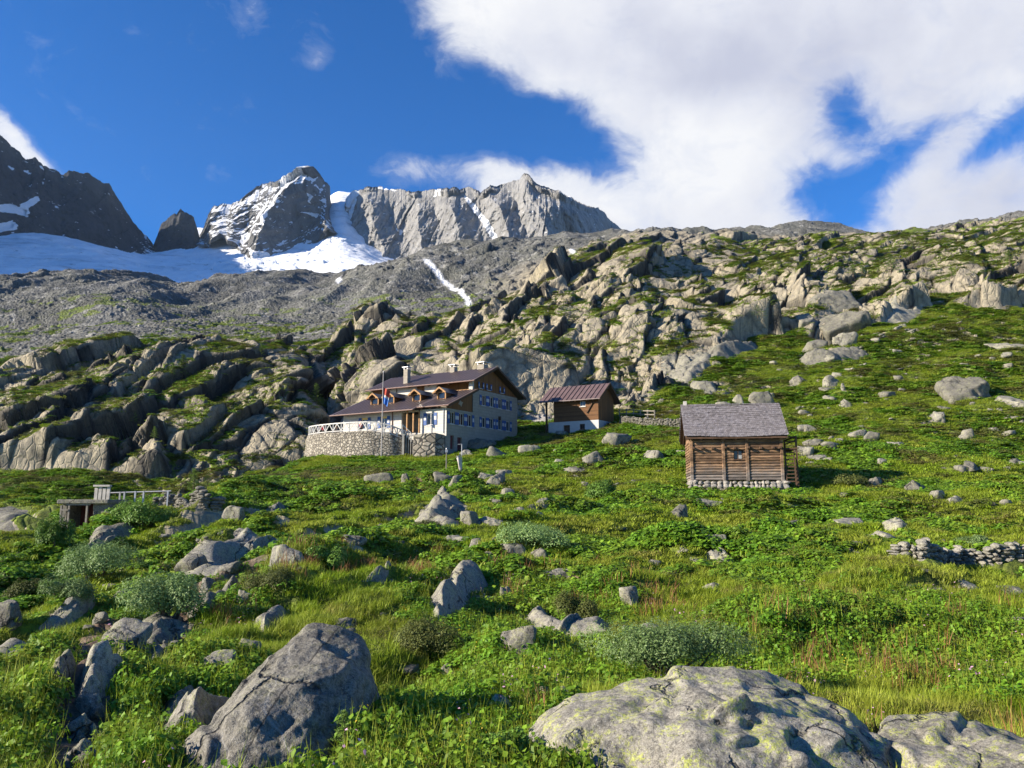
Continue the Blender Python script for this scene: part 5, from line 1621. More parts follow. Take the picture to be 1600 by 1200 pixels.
BOULDERS = [
 # near the refuge
 (757, 697, 794, 718, 'r', 'pale round-topped boulder just right of the refuge basement door'),
 (730, 686, 770, 706, 'b', 'large angular grey boulder leaning against the refuge gable wall'),
 (716, 703, 742, 716, 's', 'flat grey boulder at the foot of the white windsock pole'),
 (810, 694, 846, 711, 'r', 'smooth domed boulder in the grass between refuge and timber shed'),
 (870, 672, 892, 681, 'r', 'low stone right in front of the timber shed plinth'),
 (914, 705, 951, 727, 'b', 'pointed triangular boulder below the plaque boulder'),
 (880, 729, 921, 742, 's', 'long flat pale slab left of the pointed triangular boulder'),
 (866, 719, 888, 728, 's', 'small flat slab above the long flat pale slab'),
 (1010, 705, 1041, 724, 'b', 'steep sided boulder standing alone left of the log cabin'),
 (1058, 700, 1078, 712, 'r', 'small rounded boulder touching the left edge of the log cabin'),
 # behind and above the cabin
 (1084, 590, 1130, 618, 'b', 'large sharp grey boulder on the slope above the left end of the cabin roof'),
 (1100, 609, 1118, 618, 'r', 'small round stone tucked under the sharp boulder above the cabin'),
 (1144, 619, 1162, 637, 'b', 'upright block showing just above the cabin ridge'),
 (1170, 612, 1222, 640, 'r', 'broad rounded boulder behind the right part of the cabin roof'),
 (1120, 628, 1146, 640, 's', 'low slab peeping over the cabin ridge'),
 (1236, 583, 1266, 603, 'b', 'dark sided angular boulder uphill right of the cabin'),
 (1284, 585, 1319, 604, 'r', 'egg-shaped pale boulder beside the dark sided angular boulder'),
 (1314, 598, 1322, 612, 'b', 'tiny upright stone under the egg-shaped boulder'),
 (1482, 577, 1566, 628, 'b', 'biggest pale boulder of the right slope, steep wedge with white face'),
 (1470, 588, 1488, 606, 'b', 'block leaning on the left of the big pale wedge boulder'),
 (1552, 623, 1600, 640, 's', 'pale slab at the right edge under the big wedge boulder'),
 (1548, 534, 1594, 553, 's', 'grooved whitish ledge high on the right meadow'),
 (1310, 624, 1333, 637, 'b', 'small pale block on the middle of the right slope'),
 (1450, 642, 1482, 661, 'b', 'dark cornered boulder right of the slope centre'),
 (1500, 672, 1522, 692, 'b', 'tall dark boulder low on the right slope'),
 (1256, 662, 1276, 678, 'b', 'pale pointed stone above the cabin gallery'),
 (1246, 692, 1276, 713, 'b', 'pale block right beside the cabin ladder'),
 (1264, 714, 1292, 726, 's', 'flat stone lying just above the cabin shadow'),
 (1328, 672, 1352, 686, 'b', 'first of the pair of grey blocks above the cabin shadow'),
 (1350, 676, 1372, 692, 'b', 'second, darker block of the pair above the cabin shadow'),
 (1390, 690, 1414, 702, 's', 'small slab with grass around it right of the pair of blocks'),
 (1416, 745, 1452, 774, 'b', 'boulder with one dark face at the right end of the cabin shadow'),
 (1354, 746, 1382, 763, 'b', 'rough stone in front of the right half of the cabin shadow'),
 (1452, 769, 1480, 783, 'r', 'round stone downhill of the dark faced boulder'),
 (1482, 777, 1506, 789, 'b', 'low dark stone right of the round stone'),
 (1500, 725, 1530, 740, 's', 'pale flat stone near the right edge level with the cabin'),
 # meadow below the cabin
 (1044, 788, 1078, 813, 'b', 'pale triangular boulder in the meadow below left of the cabin'),
 (1090, 782, 1126, 796, 's', 'pair-topped slab below the stone footing of the cabin'),
 (1094, 836, 1132, 851, 's', 'half buried stone in the green herbs below the cabin'),
 (1101, 856, 1146, 884, 'b', 'dark boulder alone in the green herbs, centre right meadow'),
 (1224, 812, 1256, 827, 'r', 'white rounded stone below right of the cabin'),
 (1306, 812, 1346, 824, 's', 'long low pale stone in the right meadow'),
 (1382, 804, 1424, 832, 'b', 'rough grey boulder above the long flat block near the dry wall'),
 (1362, 831, 1408, 846, 'f', 'long flat topped block above the left end of the dry stone wall'),
 (1494, 906, 1528, 922, 'f', 'loaf-shaped stone below the dry stone wall'),
 (1504, 868, 1534, 881, 'r', 'pale stone directly under the dry stone wall'),
 (1442, 916, 1490, 926, 'f', 'long white flat stone left of the loaf-shaped stone'),
 (1394, 912, 1426, 921, 's', 'grey flat stone at the left of the row under the dry wall'),
 (1568, 920, 1602, 932, 's', 'white flat stone cut by the right edge below the dry wall'),
 (1476, 961, 1508, 974, 'f', 'small pale loaf-shaped stone lowest in the right meadow'),
 (1102, 910, 1130, 922, 'f', 'white slanting stone in the herbs above the willow bush'),
 (1590, 970, 1612, 988, 'b', 'grey stone cut by the right edge in the lower meadow'),
 # centre
 (574, 736, 626, 759, 'r', 'broad rounded boulder above the footpath in front of the terrace'),
 (628, 740, 642, 755, 'b', 'narrow upright stone by the footpath, below the terrace'),
 (674, 733, 709, 758, 'b', 'dark boulder at the foot of the thin wooden post'),
 (700, 744, 726, 764, 'b', 'grey boulder right of the thin wooden post'),
 (742, 740, 770, 754, 's', 'thin sloping slab left of the pale two-step block'),
 (762, 736, 792, 762, 'b', 'pale two-step block below the refuge gable'),
 (776, 732, 802, 746, 'r', 'dark rounded stone above the pale two-step block'),
 (780, 763, 806, 779, 'r', 'pale domed stone right of the ramp-shaped slab'),
 (766, 779, 784, 788, 'f', 'small brick-like stone beside the ramp-shaped slab'),
 (720, 800, 756, 824, 'b', 'broken block at the lower right of the ramp-shaped slab'),
 (744, 808, 788, 824, 's', 'low slabs joining the broken block in the centre'),
 (822, 787, 846, 801, 'b', 'dark stone of the trio in the middle meadow'),
 (838, 781, 856, 797, 'b', 'pale upright stone of the trio in the middle meadow'),
 (832, 799, 852, 812, 'r', 'round lowest stone of the trio in the middle meadow'),
 (682, 838, 736, 852, 's', 'flat grey slab left of the bushy mound'),
 (733, 845, 762, 865, 'b', 'pale stone on the left side of the bushy mound'),
 (776, 850, 826, 874, 'r', 'dark mossy boulder in front of the bushy mound'),
 (828, 854, 858, 878, 'b', 'shaded boulder under the right side of the bushy mound'),
 (753, 863, 770, 877, 'r', 'small stone under the mossy boulder of the mound'),
 (778, 920, 802, 946, 'b', 'triangular flake at the right of the slanting pale outcrop'),
 (742, 930, 782, 948, 's', 'dark low slab beside the triangular flake'),
 (786, 990, 836, 1046, 'b', 'tall pale two-lobed boulder below the slanting outcrop'),
 (972, 921, 1002, 950, 'b', 'pale knobbly boulder above the rock ledge'),
 (1004, 973, 1042, 994, 'r', 'rounded boulder just behind the willow bush'),
 (968, 978, 986, 996, 'r', 'small stone at the right end of the rock ledge'),
 # stones in the near grass
 (758, 1086, 806, 1128, 'r', 'lichen-green rounded boulder, biggest of the near cluster'),
 (806, 1068, 830, 1100, 'b', 'white pointed stone of the near cluster'),
 (830, 1074, 864, 1104, 'b', 'shaded grey stone right of the white pointed stone'),
 (850, 1070, 896, 1110, 'f', 'flat faced block at the right of the near cluster'),
 (772, 1058, 810, 1078, 's', 'flat pale slab above the near cluster of stones'),
 (838, 1042, 860, 1062, 'b', 'small triangular stone above the near cluster'),
 (862, 1046, 880, 1058, 'b', 'dark little stone right of the small triangular stone'),
 (754, 1140, 798, 1172, 'r', 'greenish round stone near the bottom centre'),
 (696, 1136, 732, 1162, 'r', 'lone rounded stone in grass left of bottom centre'),
 (818, 1126, 852, 1152, 'f', 'flat lichened stone touching the big front boulder'),
 (804, 1148, 838, 1168, 'r', 'whitish stone against the left foot of the big front boulder'),
 (830, 1106, 850, 1128, 'b', 'small block above the flat lichened stone'),
 (648, 1124, 670, 1142, 'b', 'small pointed stone in the grass right of the big slab rock'),
 (710, 1120, 724, 1130, 'r', 'tiny pebble above the lone rounded stone'),
 (902, 1052, 928, 1076, 'r', 'yellowish stone left of the willow bush'),
 (690, 1040, 712, 1056, 'b', 'small stone half hidden in grass below the slanting outcrop'),
 (632, 1058, 654, 1072, 's', 'pale flat stone right of the top of the big slab rock'),
 # left side
 (428, 853, 478, 892, 'b', 'pale lean-to boulder on the left of the footpath'),
 (416, 842, 446, 857, 's', 'flat stone above the pale lean-to boulder'),
 (528, 834, 566, 851, 'r', 'low rounded boulder in herbs left of the ramp-shaped slab'),
 (352, 792, 384, 814, 'b', 'lone grey boulder below the terrace meadow on the left'),
 (270, 866, 326, 902, 'r', 'pale hump of rock at the upper left of the footpath slabs'),
 (354, 881, 386, 896, 'f', 'white flat stone on the large smooth slab'),
 (318, 906, 352, 930, 'b', 'dark block beside the footpath under the large smooth slab'),
 (186, 924, 206, 938, 'f', 'white stone between the left willow bushes'),
 (164, 978, 222, 1024, 'b', 'grey block left of the reddish footpath slab'),
 (112, 1092, 160, 1130, 'b', 'step-like block on the footpath under the whitish ledge'),
 (100, 1120, 150, 1168, 'b', 'grey block lower down on the left footpath'),
 (96, 1160, 146, 1206, 'b', 'pale block at the bottom edge on the left footpath'),
 (304, 1026, 362, 1064, 'b', 'boulder with grey top and green face left of the big slab rock'),
 (364, 1004, 402, 1028, 'b', 'flat topped stone above the grey and green boulder'),
 (522, 960, 556, 986, 'r', 'pale stone on the very top of the big slab rock'),
 (372, 918, 398, 945, 'b', 'narrow leaning slab on the right edge of the footpath'),
 (0, 944, 42, 992, 'r', 'dark round boulder at the left edge'),
 (620, 770, 640, 780, 'f', 'yellowish flat stone on the earthy footpath step'),
 # large rocks of the upper slope
 (1254, 522, 1302, 548, 'f', 'square pale block at the foot of the upper right outcrop'),
 (1298, 520, 1340, 544, 'b', 'second pale block right of the square one on the upper right'),
 (1240, 486, 1275, 520, 's', 'leaning pale slab of the upper right outcrop'),
 (1275, 482, 1372, 520, 'b', 'massive pale outcrop crowning the upper right meadow'),
 (1262, 456, 1330, 486, 's', 'rounded pale slab under the skyline cliffs on the right'),
]
for x0, y0, x1, y1, st, lb in BOULDERS:
    place_rock(x0, y0, x1, y1, lb, st, sub=5 if (y1 > 880 and x1 - x0 > 38) or x1 - x0 > 75 else 4, mat=M_LICHEN if 'lichen' in lb or 'green' in lb else None)

def m_scratch():
    def lines(t, p, c):
        def fam(d, freq, wd, col, c, seed, thr):
            dp = t.n('ShaderNodeVectorMath', operation='DOT_PRODUCT'); t.l(p, dp.inputs[0]); dp.inputs[1].default_value = d
            s = t.math('ADD', dp.outputs['Value'], t.math('MULTIPLY', t.noise(p, 1.1, 3), 0.22))
            k = t.math('MULTIPLY_ADD', s, freq, seed)
            fr = t.math('ABSOLUTE', t.math('SUBTRACT', t.math('FRACT', k), 0.5))
            ln = t.ramp(fr, [(0.0, 1.0), (wd, 0.0)])
            wn = t.n('ShaderNodeTexWhiteNoise', noise_dimensions='1D'); t.l(t.math('FLOOR', k), wn.inputs['W'])
            on = t.math('GREATER_THAN', wn.outputs['Value'], thr)
            br = t.ramp(t.noise(p, 1.6, 2), [(0.42, 0.0), (0.5, 1.0)])
            return t.mix(t.math('MULTIPLY', t.math('MULTIPLY', ln, on), br), c, col)
        c = t.mix(0.15, c, (0.07, 0.068, 0.064))
        c = fam((0.62, -0.1, 0.75), 3.1, 0.035, (0.30, 0.285, 0.25), c, 0.3, 0.35)
        c = fam((0.90, 0.05, -0.35), 2.0, 0.03, (0.025, 0.024, 0.023), c, 0.7, 0.45)
        return c
    return m_rock('scratched_granite', 1.0, 0.15, 0.8, lines)
M_SCRATCH = m_scratch()
# the big front rocks, shaped plane by plane
def hero(label, px, Y, z, size, seed, planes, rz=0, mat=None, k=34, rough=0.11, crack=0.03, rot=None):
    me = rock_mesh('boulder', size, seed, sub=7, planes=planes, k=k, rough=rough, crack=crack)
    o = link_mesh('boulder', me, mat or M_LICHEN)
    d_ = ray(px, 900)
    o.location = (d_[0] * Y, Y, z)
    o.rotation_euler = rot or (0, 0, math.radians(rz))
    tag(o, label, 'boulder')
    ROCKS_AT.append((o.location.x, Y, size[0] * 0.95, size[1] * 0.95))
    return o
hero('huge lichen-covered granite boulder filling the bottom right foreground', 1098, 7.75, -2.55, (1.85, 1.55, 1.0), 901,
     [(-0.42, -0.25, 1, 0.86), (0.10, -0.30, 1, 0.90), (0.62, 0.05, 1, 0.95), (1, -0.3, 0.35, 0.86), (-1, -0.2, 0.55, 0.90), (-0.7, -1, 0.7, 0.90), (0.2, -1, 0.45, 0.86), (0, 1, 0.5, 0.8), (0.7, 1, 0.3, 0.85), (-0.7, 1, 0.4, 0.8), (0.75, -0.8, 0.5, 0.92), (0, 0, -1, 1), (1, 0.5, 0.1, 0.95), (-1, 0.5, 0.2, 0.95)])
hero('lower flat lichened boulder at the bottom right corner', 1515, 7.35, -2.62, (0.98, 1.1, 0.72), 902,
     [(-0.25, -0.2, 1, 0.80), (0.35, -0.1, 1, 0.85), (1, -0.3, 0.5, 0.9), (-1, -0.3, 0.5, 0.92), (0, -1, 0.5, 0.85), (0, 1, 0.4, 0.8), (0.7, -0.7, 0.6, 0.9), (0, 0, -1, 1), (1, 1, 0.3, 0.95), (-1, 1, 0.3, 0.9)])
hero('big grey slab-like rock with crossing white scratches at the lower left', 468, 8.75, -2.80, (1.02, 2.1, 1.42), 903,
     [(-0.62, -0.25, 1, 0.80), (0.02, -0.38, 1, 0.86), (0.35, -0.1, 1, 0.95), (1, -0.2, 0.15, 0.92), (0.9, -0.6, 0.35, 0.95), (0.25, -1, 0.72, 0.90), (-0.5, -1, 0.7, 0.90), (-1, -0.2, 0.55, 0.88), (0, 1, 0.4, 0.72), (-0.8, 0.6, 0.5, 0.82), (0.8, 0.7, 0.4, 0.85), (0, 0, -1, 1), (-1, 0, 0.1, 1.0)], rz=-4, mat=M_SCRATCH, rough=0.06)
hero('pointed grey rock fin at the bottom edge left of the scratched slab rock', 318, 9.1, -3.0, (0.58, 0.85, 1.02), 904,
     [(-0.8, -0.3, 0.8, 0.72), (0.9, -0.2, 0.45, 0.62), (0.1, -1, 0.5, 0.85), (-0.2, 0.5, 1, 0.85), (0, 1, 0.3, 0.8), (0, 0, -1, 1), (-1, 0.2, 0.1, 0.95), (0.6, -0.9, 0.3, 0.85)], rz=8, mat=M_ROCK)

# bedrock showing through the turf: outlines walked on the ground
def outcrop(label, poly, h, seed, mat=None, soft=0.35, res=110):
    h *= 1.3
    gp = [ground(x, y) for x, y in poly]
    pw = [(p.x, p.y) for p in gp]
    xs = [p[0] for p in pw]; ys = [p[1] for p in pw]
    pad = 0.12 * max(max(xs) - min(xs), max(ys) - min(ys))
    gx, gy = np.meshgrid(np.linspace(min(xs) - pad, max(xs) + pad, res), np.linspace(min(ys) - pad, max(ys) + pad, res))
    wx = 0.10 * h * 2 * fbm(np.stack([gx, gy, gx * 0 + seed], -1) / (1.2 * h + .4), seed, 3)
    ins = inpoly(gx + wx, gy + wx, pw)
    dd = polydist(gx + wx, gy + wx, pw + [pw[0]])
    sd_ = np.where(ins, dd, -dd)
    Pg = surf(gx / gy, gy)
    wd = soft * math.sqrt((max(xs) - min(xs)) * (max(ys) - min(ys)))
    top = h * (sstep(0, wd * 0.45, sd_) * 0.62 + 0.38 * sstep(0, wd * 1.6, sd_))
    q = np.stack([gx, gy, gx * 0 + seed * 3.1], -1)
    rq = np.stack([(gx * 0.82 - gy * 0.57) / (1.9 * h + .3), (gx * 0.57 + gy * 0.82) / (5.5 * h + .3), gx * 0 + seed], -1)
    fa, e1_ = facets(rq, seed + 60, 1.2, 0.2, 0.15, 0.06)
    fb, e2_ = facets(q / (0.7 * h + .15), seed + 61, 1.1, 0.2, 0.15, 0.08)
    rel = h * (0.30 * fa + 0.07 * fb + 0.10 * fbm(q / (0.9 * h + .1), seed, 5))
    z = Pg[..., 2] - 0.30 + (0.30 + top) * sstep(-0.02 * wd, 0.10 * wd, sd_) + rel * sstep(0, wd * 0.3, sd_)
    V = np.stack([gx, gy, z], -1)
    c0 = V[res // 2, res // 2].copy(); c0[2] = Pg[res // 2, res // 2, 2]
    keep = sd_ > -0.5 * pad - 0.02
    fc = grid_faces(res, res)
    fc = fc[keep.ravel()[fc].all(1)]
    used = np.unique(fc); rm = np.full(res * res, -1); rm[used] = np.arange(len(used))
    me = np_mesh('outcrop', (V.reshape(-1, 3) - c0)[used], rm[fc], smooth=True)
    o = link_mesh('outcrop', me, mat or M_ROCK)
    o.location = [float(c) for c in c0]
    tag(o, label, 'rock outcrop')
    OUTCROPS.append(pw)
    return o
OUTCROPS = []
outcrop('long pale ramp-shaped slab beside the footpath', [(638, 824), (650, 800), (672, 783), (690, 766), (712, 768), (730, 785), (738, 800), (722, 812), (726, 824), (690, 827)], 0.95, 1)
outcrop('long slanting pale outcrop in the centre of the meadow', [(668, 986), (672, 960), (662, 945), (690, 920), (700, 898), (730, 890), (742, 905), (765, 910), (772, 925), (745, 935), (735, 955), (712, 965), (702, 987), (685, 992)], 0.70, 2)
outcrop('large smooth sloping slab at the top of the left footpath', [(270, 900), (280, 880), (300, 868), (330, 860), (360, 846), (400, 836), (420, 845), (402, 862), (388, 885), (350, 900), (320, 908)], 0.80, 3)
outcrop('reddish flat slab on the footpath below the willow bush', [(200, 1012), (212, 990), (240, 973), (270, 962), (308, 962), (316, 985), (300, 1000), (262, 1010), (235, 1020)], 0.42, 4)
outcrop('broken grey slab under the reddish footpath slab', [(212, 1052), (223, 1030), (262, 1013), (302, 1001), (308, 1020), (282, 1037), (250, 1050)], 0.40, 5)
outcrop('dark sloping slab left of the broken grey slab', [(150, 1064), (162, 1038), (188, 1016), (218, 1012), (216, 1037), (196, 1058)], 0.42, 6)
outcrop('whitish ledge on the footpath at the lower left', [(116, 1104), (128, 1075), (158, 1054), (190, 1050), (186, 1077), (162, 1094), (140, 1106)], 0.36, 7)
outcrop('long low rock ledge in the hollow right of centre', [(808, 978), (828, 955), (862, 962), (900, 984), (962, 976), (958, 998), (905, 1006), (860, 1003), (828, 992)], 0.45, 8)
outcrop('pale slab at the left edge below the dark round boulder', [(-30, 1050), (-30, 1008), (30, 994), (76, 998), (62, 1022), (30, 1044)], 0.5, 9)
outcrop('narrow dark rock rib in the herbs below the dugout shelter', [(124, 862), (138, 842), (165, 826), (212, 818), (216, 828), (184, 842), (152, 862)], 0.6, 10)
outcrop('bulging grey rock at the left edge beside the dugout shelter', [(-30, 842), (-30, 795), (20, 784), (60, 790), (66, 815), (52, 842)], 1.5, 11)
outcrop('smooth sloping rock touching the dugout shelter', [(30, 838), (48, 805), (78, 784), (92, 788), (90, 812), (75, 836)], 1.0, 12)
outcrop('wide pinkish ramp of rock at the foot of the cliff', [(1036, 594), (1050, 570), (1085, 553), (1116, 549), (1116, 570), (1088, 592)], 1.6, 13)
outcrop('broad whitish slab high above the right meadow', [(1372, 502), (1382, 466), (1410, 455), (1448, 460), (1444, 490), (1412, 505)], 2.4, 14)
outcrop('low grey slabs beside the big slab rock at the bottom left', [(232, 1150), (250, 1120), (300, 1090), (330, 1082), (322, 1110), (290, 1140), (258, 1165)], 0.3, 15)
outcrop('stepped pale rock above the left footpath stones', [(70, 985), (95, 962), (150, 940), (168, 946), (140, 968), (100, 992)], 0.35, 16)
outcrop('pale stepped slabs on the grassy slope behind the cabin', [(1100, 545), (1130, 535), (1180, 530), (1190, 545), (1150, 560), (1110, 560)], 1.4, 17)
outcrop('long pale ledge in the upper right meadow', [(1240, 560), (1290, 548), (1350, 545), (1360, 556), (1310, 566), (1255, 572)], 1.2, 18)

ROCKS_AT += [(-2.25, 7.3, 0.9, 1.2),  (1.75, 6.0, 1.9, 1.3), (4.0, 6.0, 1.2, 1.3)]
outcrop('dark diagonal rock rib right of the footpath', [(300, 962), (345, 935), (382, 913), (394, 924), (352, 956), (315, 978)], 0.45, 21)
outcrop('grey slab strip in the grass below the willow bushes at the left edge', [(55, 1080), (98, 1050), (122, 1058), (84, 1094)], 0.32, 22)
outcrop('low slab left of the rusty rhododendron thicket', [(395, 984), (440, 948), (462, 955), (418, 994)], 0.32, 23)
outcrop('flat bedrock patch in herbs left of the slanting pale outcrop', [(556, 908), (600, 888), (636, 892), (604, 916)], 0.4, 24)
outcrop('grey bedrock step on the slope below the terrace', [(400, 806), (440, 788), (470, 786), (452, 802), (415, 816)], 0.5, 25)
outcrop('sloping bedrock strip below the flat stone of the lean-to boulder', [(380, 862), (420, 842), (438, 846), (400, 872)], 0.4, 26)
outcrop('narrow bedrock rib in the middle of the meadow', [(836, 905), (870, 893), (905, 897), (870, 912)], 0.35, 27)
# boulder with a plaque
pb = place_rock(944, 677, 986, 699, 'pale boulder carrying a small dark plaque between shed and cabin', 'b', mat=None, sub=4)
plq = MB()
pt = at(962, 687.5, pb.location.y - 0.72 * (42 * pb.location.y / FPX / 2))
plq.box(-0.36, 0.36, -0.03, 0.25, -0.22, 0.22)
po = plq.build('plaque', flat_mat('dark_bronze', (0.085, 0.055, 0.045), 0.5, 0.2, 3), pb)
po.matrix_parent_inverse = Matrix()
po.location = pb.rotation_euler.to_matrix().inverted() @ (pt - Vector(pb.location))
po.rotation_euler = (0, 0, -pb.rotation_euler.z)

# small stones, many alike
small = [rock_mesh('stone', (1, 0.9, 0.72), 1000 + i, sub=3, npl=9, rough=0.12) for i in range(10)]
for me in small: me.materials.append(M_ROCK)
def small_stones(n, polyg, smin, smax, label, group, ymin, ymax, seed, cluster=0.0, name='stone'):
    g = np.random.default_rng(seed)
    xs = [p[0] for p in polyg]; ys = [p[1] for p in polyg]
    k = 0; tries = 0
    while k < n and tries < n * 40:
        tries += 1
        px_, py_ = g.uniform(min(xs), max(xs)), g.uniform(min(ys), max(ys))
        if not inpoly(np.array([px_]), np.array([py_]), polyg)[0]: continue
        b = ground(px_, py_)
        if not (ymin < b.y < ymax): continue
        if cluster and float(fbm(np.array([[b.x / 9, b.y / 9, 3.0]]), 77, 3)[0]) < g.uniform(-0.35, 0.45) * cluster: continue
        if any(((b.x - fx) ** 2 + (b.y - fy) ** 2) < (fr * 0.7) ** 2 for fx, fy, fr in FLAT): continue
        s_ = smin + (smax - smin) * g.random() ** 2.4
        o = bpy.data.objects.new(name, small[int(g.integers(len(small)))])
        COL.objects.link(o)
        o.location = b + Vector((0, 0, s_ * 0.15)); o.scale = (s_ * g.uniform(.8, 1.3), s_ * g.uniform(.8, 1.2), s_ * g.uniform(.6, 1.0))
        o.rotation_euler = (g.uniform(-.25, .25), g.uniform(-.25, .25), g.uniform(0, 6.28))
        tag(o, label, name, group)
        k += 1
small_stones(165, [(1000, 640), (1120, 575), (1260, 545), (1400, 505), (1600, 490), (1600, 740), (1250, 740), (1240, 640), (1060, 640), (1040, 690)], 0.16, 0.85, 'one of many small pale stones strewn over the right slope above the cabin', 'small stones on the right slope', 62, 190, 31, 1.0)
small_stones(40, [(860, 640), (1060, 640), (1065, 780), (700, 780), (700, 720), (850, 690)], 0.12, 0.45, 'one of the small stones in the grass between refuge and cabin', 'small stones between refuge and cabin', 40, 110, 32, 0.7)
small_stones(22, [(560, 780), (1600, 780), (1600, 960), (1000, 960), (640, 900)], 0.07, 0.26, 'one of the small stones half hidden in the meadow below the cabin', 'small stones in the lower meadow', 18, 60, 33)
small_stones(18, [(140, 1000), (330, 930), (480, 870), (560, 880), (420, 960), (240, 1080)], 0.06, 0.20, 'one of the small stones along the left footpath', 'small stones along the left footpath', 9, 40, 34)
small_stones(30, [(1240, 560), (1330, 535), (1420, 530), (1440, 590), (1390, 660), (1250, 660)], 0.3, 1.0, 'one of the tumbled pale blocks in the boulder patch of the upper right slope', 'tumbled blocks of the upper right slope', 70, 190, 35)
small_stones(20, [(800, 640), (880, 628), (1050, 600), (1060, 640), (960, 665), (880, 672), (830, 668)], 0.25, 0.9, 'one of the fallen blocks heaped at the cliff foot behind the shed', 'fallen blocks at the cliff foot', 95, 150, 36)

small_stones(46, [(480, 760), (1000, 760), (1000, 1100), (640, 1150), (430, 900)], 0.08, 0.30, 'one of the little grey rocks dotted through the central meadow', 'little rocks in the central meadow', 12, 62, 38, 0, 'rock')
small_stones(40, [(900, 690), (1600, 690), (1600, 900), (1000, 900)], 0.12, 0.40, 'one of the little pale rocks dotted through the right meadow level with the cabin', 'little rocks in the right meadow', 30, 80, 39, 0.6, 'rock')
small_stones(40, [(120, 860), (560, 760), (620, 820), (300, 1000), (140, 1000)], 0.10, 0.38, 'one of the little grey rocks dotted down the left slope', 'little rocks on the left slope', 14, 80, 40, 0, 'rock')
# ================================================================== SMALL BUILT THINGS AND PEOPLE
# flagpole with drooping flags in front of the terrace
def cloth(name, parent, w_, h_, folds, mats, bands, loc):
    nx, nz = 14, 22
    X, Z_ = np.meshgrid(np.linspace(0, 1, nx), np.linspace(0, 1, nz))
    x = X * w_ * (1 - 0.35 * Z_) ; y = 0.10 * np.sin(X * folds + Z_ * 2.0) * (0.4 + X); z = -Z_ * h_ - X * h_ * 0.25
    me = np_mesh(name, np.stack([x, y, z], -1), grid_faces(nz, nx), smooth=True)
    for m in mats: me.materials.append(m)
    zc = (np.arange((nz - 1) * (nx - 1)) // (nx - 1)) / (nz - 1)
    me.polygons.foreach_set('material_index', np.searchsorted(bands, zc, side='right').astype(np.int32))
    o = bpy.data.objects.new(name, me); COL.objects.link(o); o.parent = parent; o.location = loc
    sm = o.modifiers.new('thick', 'SOLIDIFY'); sm.thickness = 0.012
    return o
M_OLD = flat_mat('weathered_grey_wood', (0.22, 0.195, 0.165), 0.85, 0.3, 5)
M_FRED = flat_mat('flag_red', (0.42, 0.07, 0.045), 0.8, 0.1, 3)
M_FBLUE = flat_mat('flag_blue', (0.06, 0.17, 0.50), 0.8, 0.1, 3)
b = at(596.5, 686, 85.4)
zt = at(596.5, 582, 85.4).z
fpole = empty('flagpole', (b.x, b.y, 4.6))
tag(fpole, 'tall thin flagpole standing against the terrace wall', 'flagpole')
m = MB(); m.tube((0, 0, 0), (0, 0, zt - 4.6), 0.075, 0.045, 10); m.build('pole', flat_mat('pale_pole', (0.30, 0.28, 0.27), 0.5, 0.1, 3), fpole)
m = MB(); m.tube((0, 0, zt - 4.6), (0, 0, zt - 4.45), 0.08, 0.03, 10); m.build('finial', M_METAL, fpole)
fl = empty('flag', (b.x + .05, b.y, at(596.5, 605, 85.4).z)); tag(fl, 'limp flag in red, white and blue hanging on the flagpole', 'flag')
cloth('cloth', fl, 0.75, 1.75, 9.0, [M_FRED, M_WPAINT, M_FBLUE], [0.40, 0.55], (0, 0, 0))

# windsock
b = ground(722, 741); zt = at(722, 694, b.y).z
ws = empty('windsock', b); tag(ws, 'limp white windsock on a bent metal pole in front of the refuge', 'windsock')
h_ = zt - b.z
m = MB(); m.tube((0, 0, -0.2), (0, 0, h_), 0.035, 0.03, 8); m.tube((0, 0, h_), (-0.35, 0, h_ - 0.02), 0.03, 0.025, 8); m.build('pole', M_METAL, ws)
nz, nx = 16, 14
T_, A_ = np.meshgrid(np.linspace(0, 1, nz), np.linspace(0, 2 * np.pi, nx), indexing='ij')
rr = (0.20 * (1 - T_) ** 0.8 + 0.05) * (1 + 0.25 * np.sin(A_ * 3 + T_ * 5))
me = np_mesh('sock', np.stack([-0.28 + 0.26 * T_ + rr * np.cos(A_) * 0.6, rr * np.sin(A_) * 0.6, h_ * 0.60 - T_ * 1.75 + 0.12 * np.cos(A_) * (1 - T_)], -1), grid_faces(nz, nx), smooth=True)
o = link_mesh('sock', me, flat_mat('faded_white_cloth', (0.46, 0.40, 0.37), 0.85, 0.1, 3), ws)
m = MB()
for k in range(20):
    a0_, a1_ = 2 * math.pi * k / 20, 2 * math.pi * (k + 1) / 20
    m.tube((-0.28 + 0.2 * math.cos(a0_), 0.2 * math.sin(a0_), h_ * 0.6 + 0.1 * math.cos(a0_)), (-0.28 + 0.2 * math.cos(a1_), 0.2 * math.sin(a1_), h_ * 0.6 + 0.1 * math.cos(a1_)), 0.015, None, 6)
m.tube((-0.08, 0, h_ * .6 + .1), (0, 0, h_ * .62), 0.015, None, 6)
m.build('hoop', M_METAL, ws)
# thin wooden post with knob
b = ground(697, 737); zt = at(697, 702, b.y).z
o = empty('wooden_post', b); tag(o, 'thin wooden post with a knobbed top left of the windsock', 'post')
m = MB(); m.tube((0, 0, -0.2), (0, 0, zt - b.z), 0.05, 0.04, 8); m.build('post', M_OLD, o)
m = MB(); m.box(-0.12, 0.12, -0.08, 0.08, zt - b.z - 0.30, zt - b.z - 0.05); m.tube((0, 0, zt - b.z), (0, 0, zt - b.z + .12), 0.08, 0.05, 8); m.build('post_head', M_METAL, o)

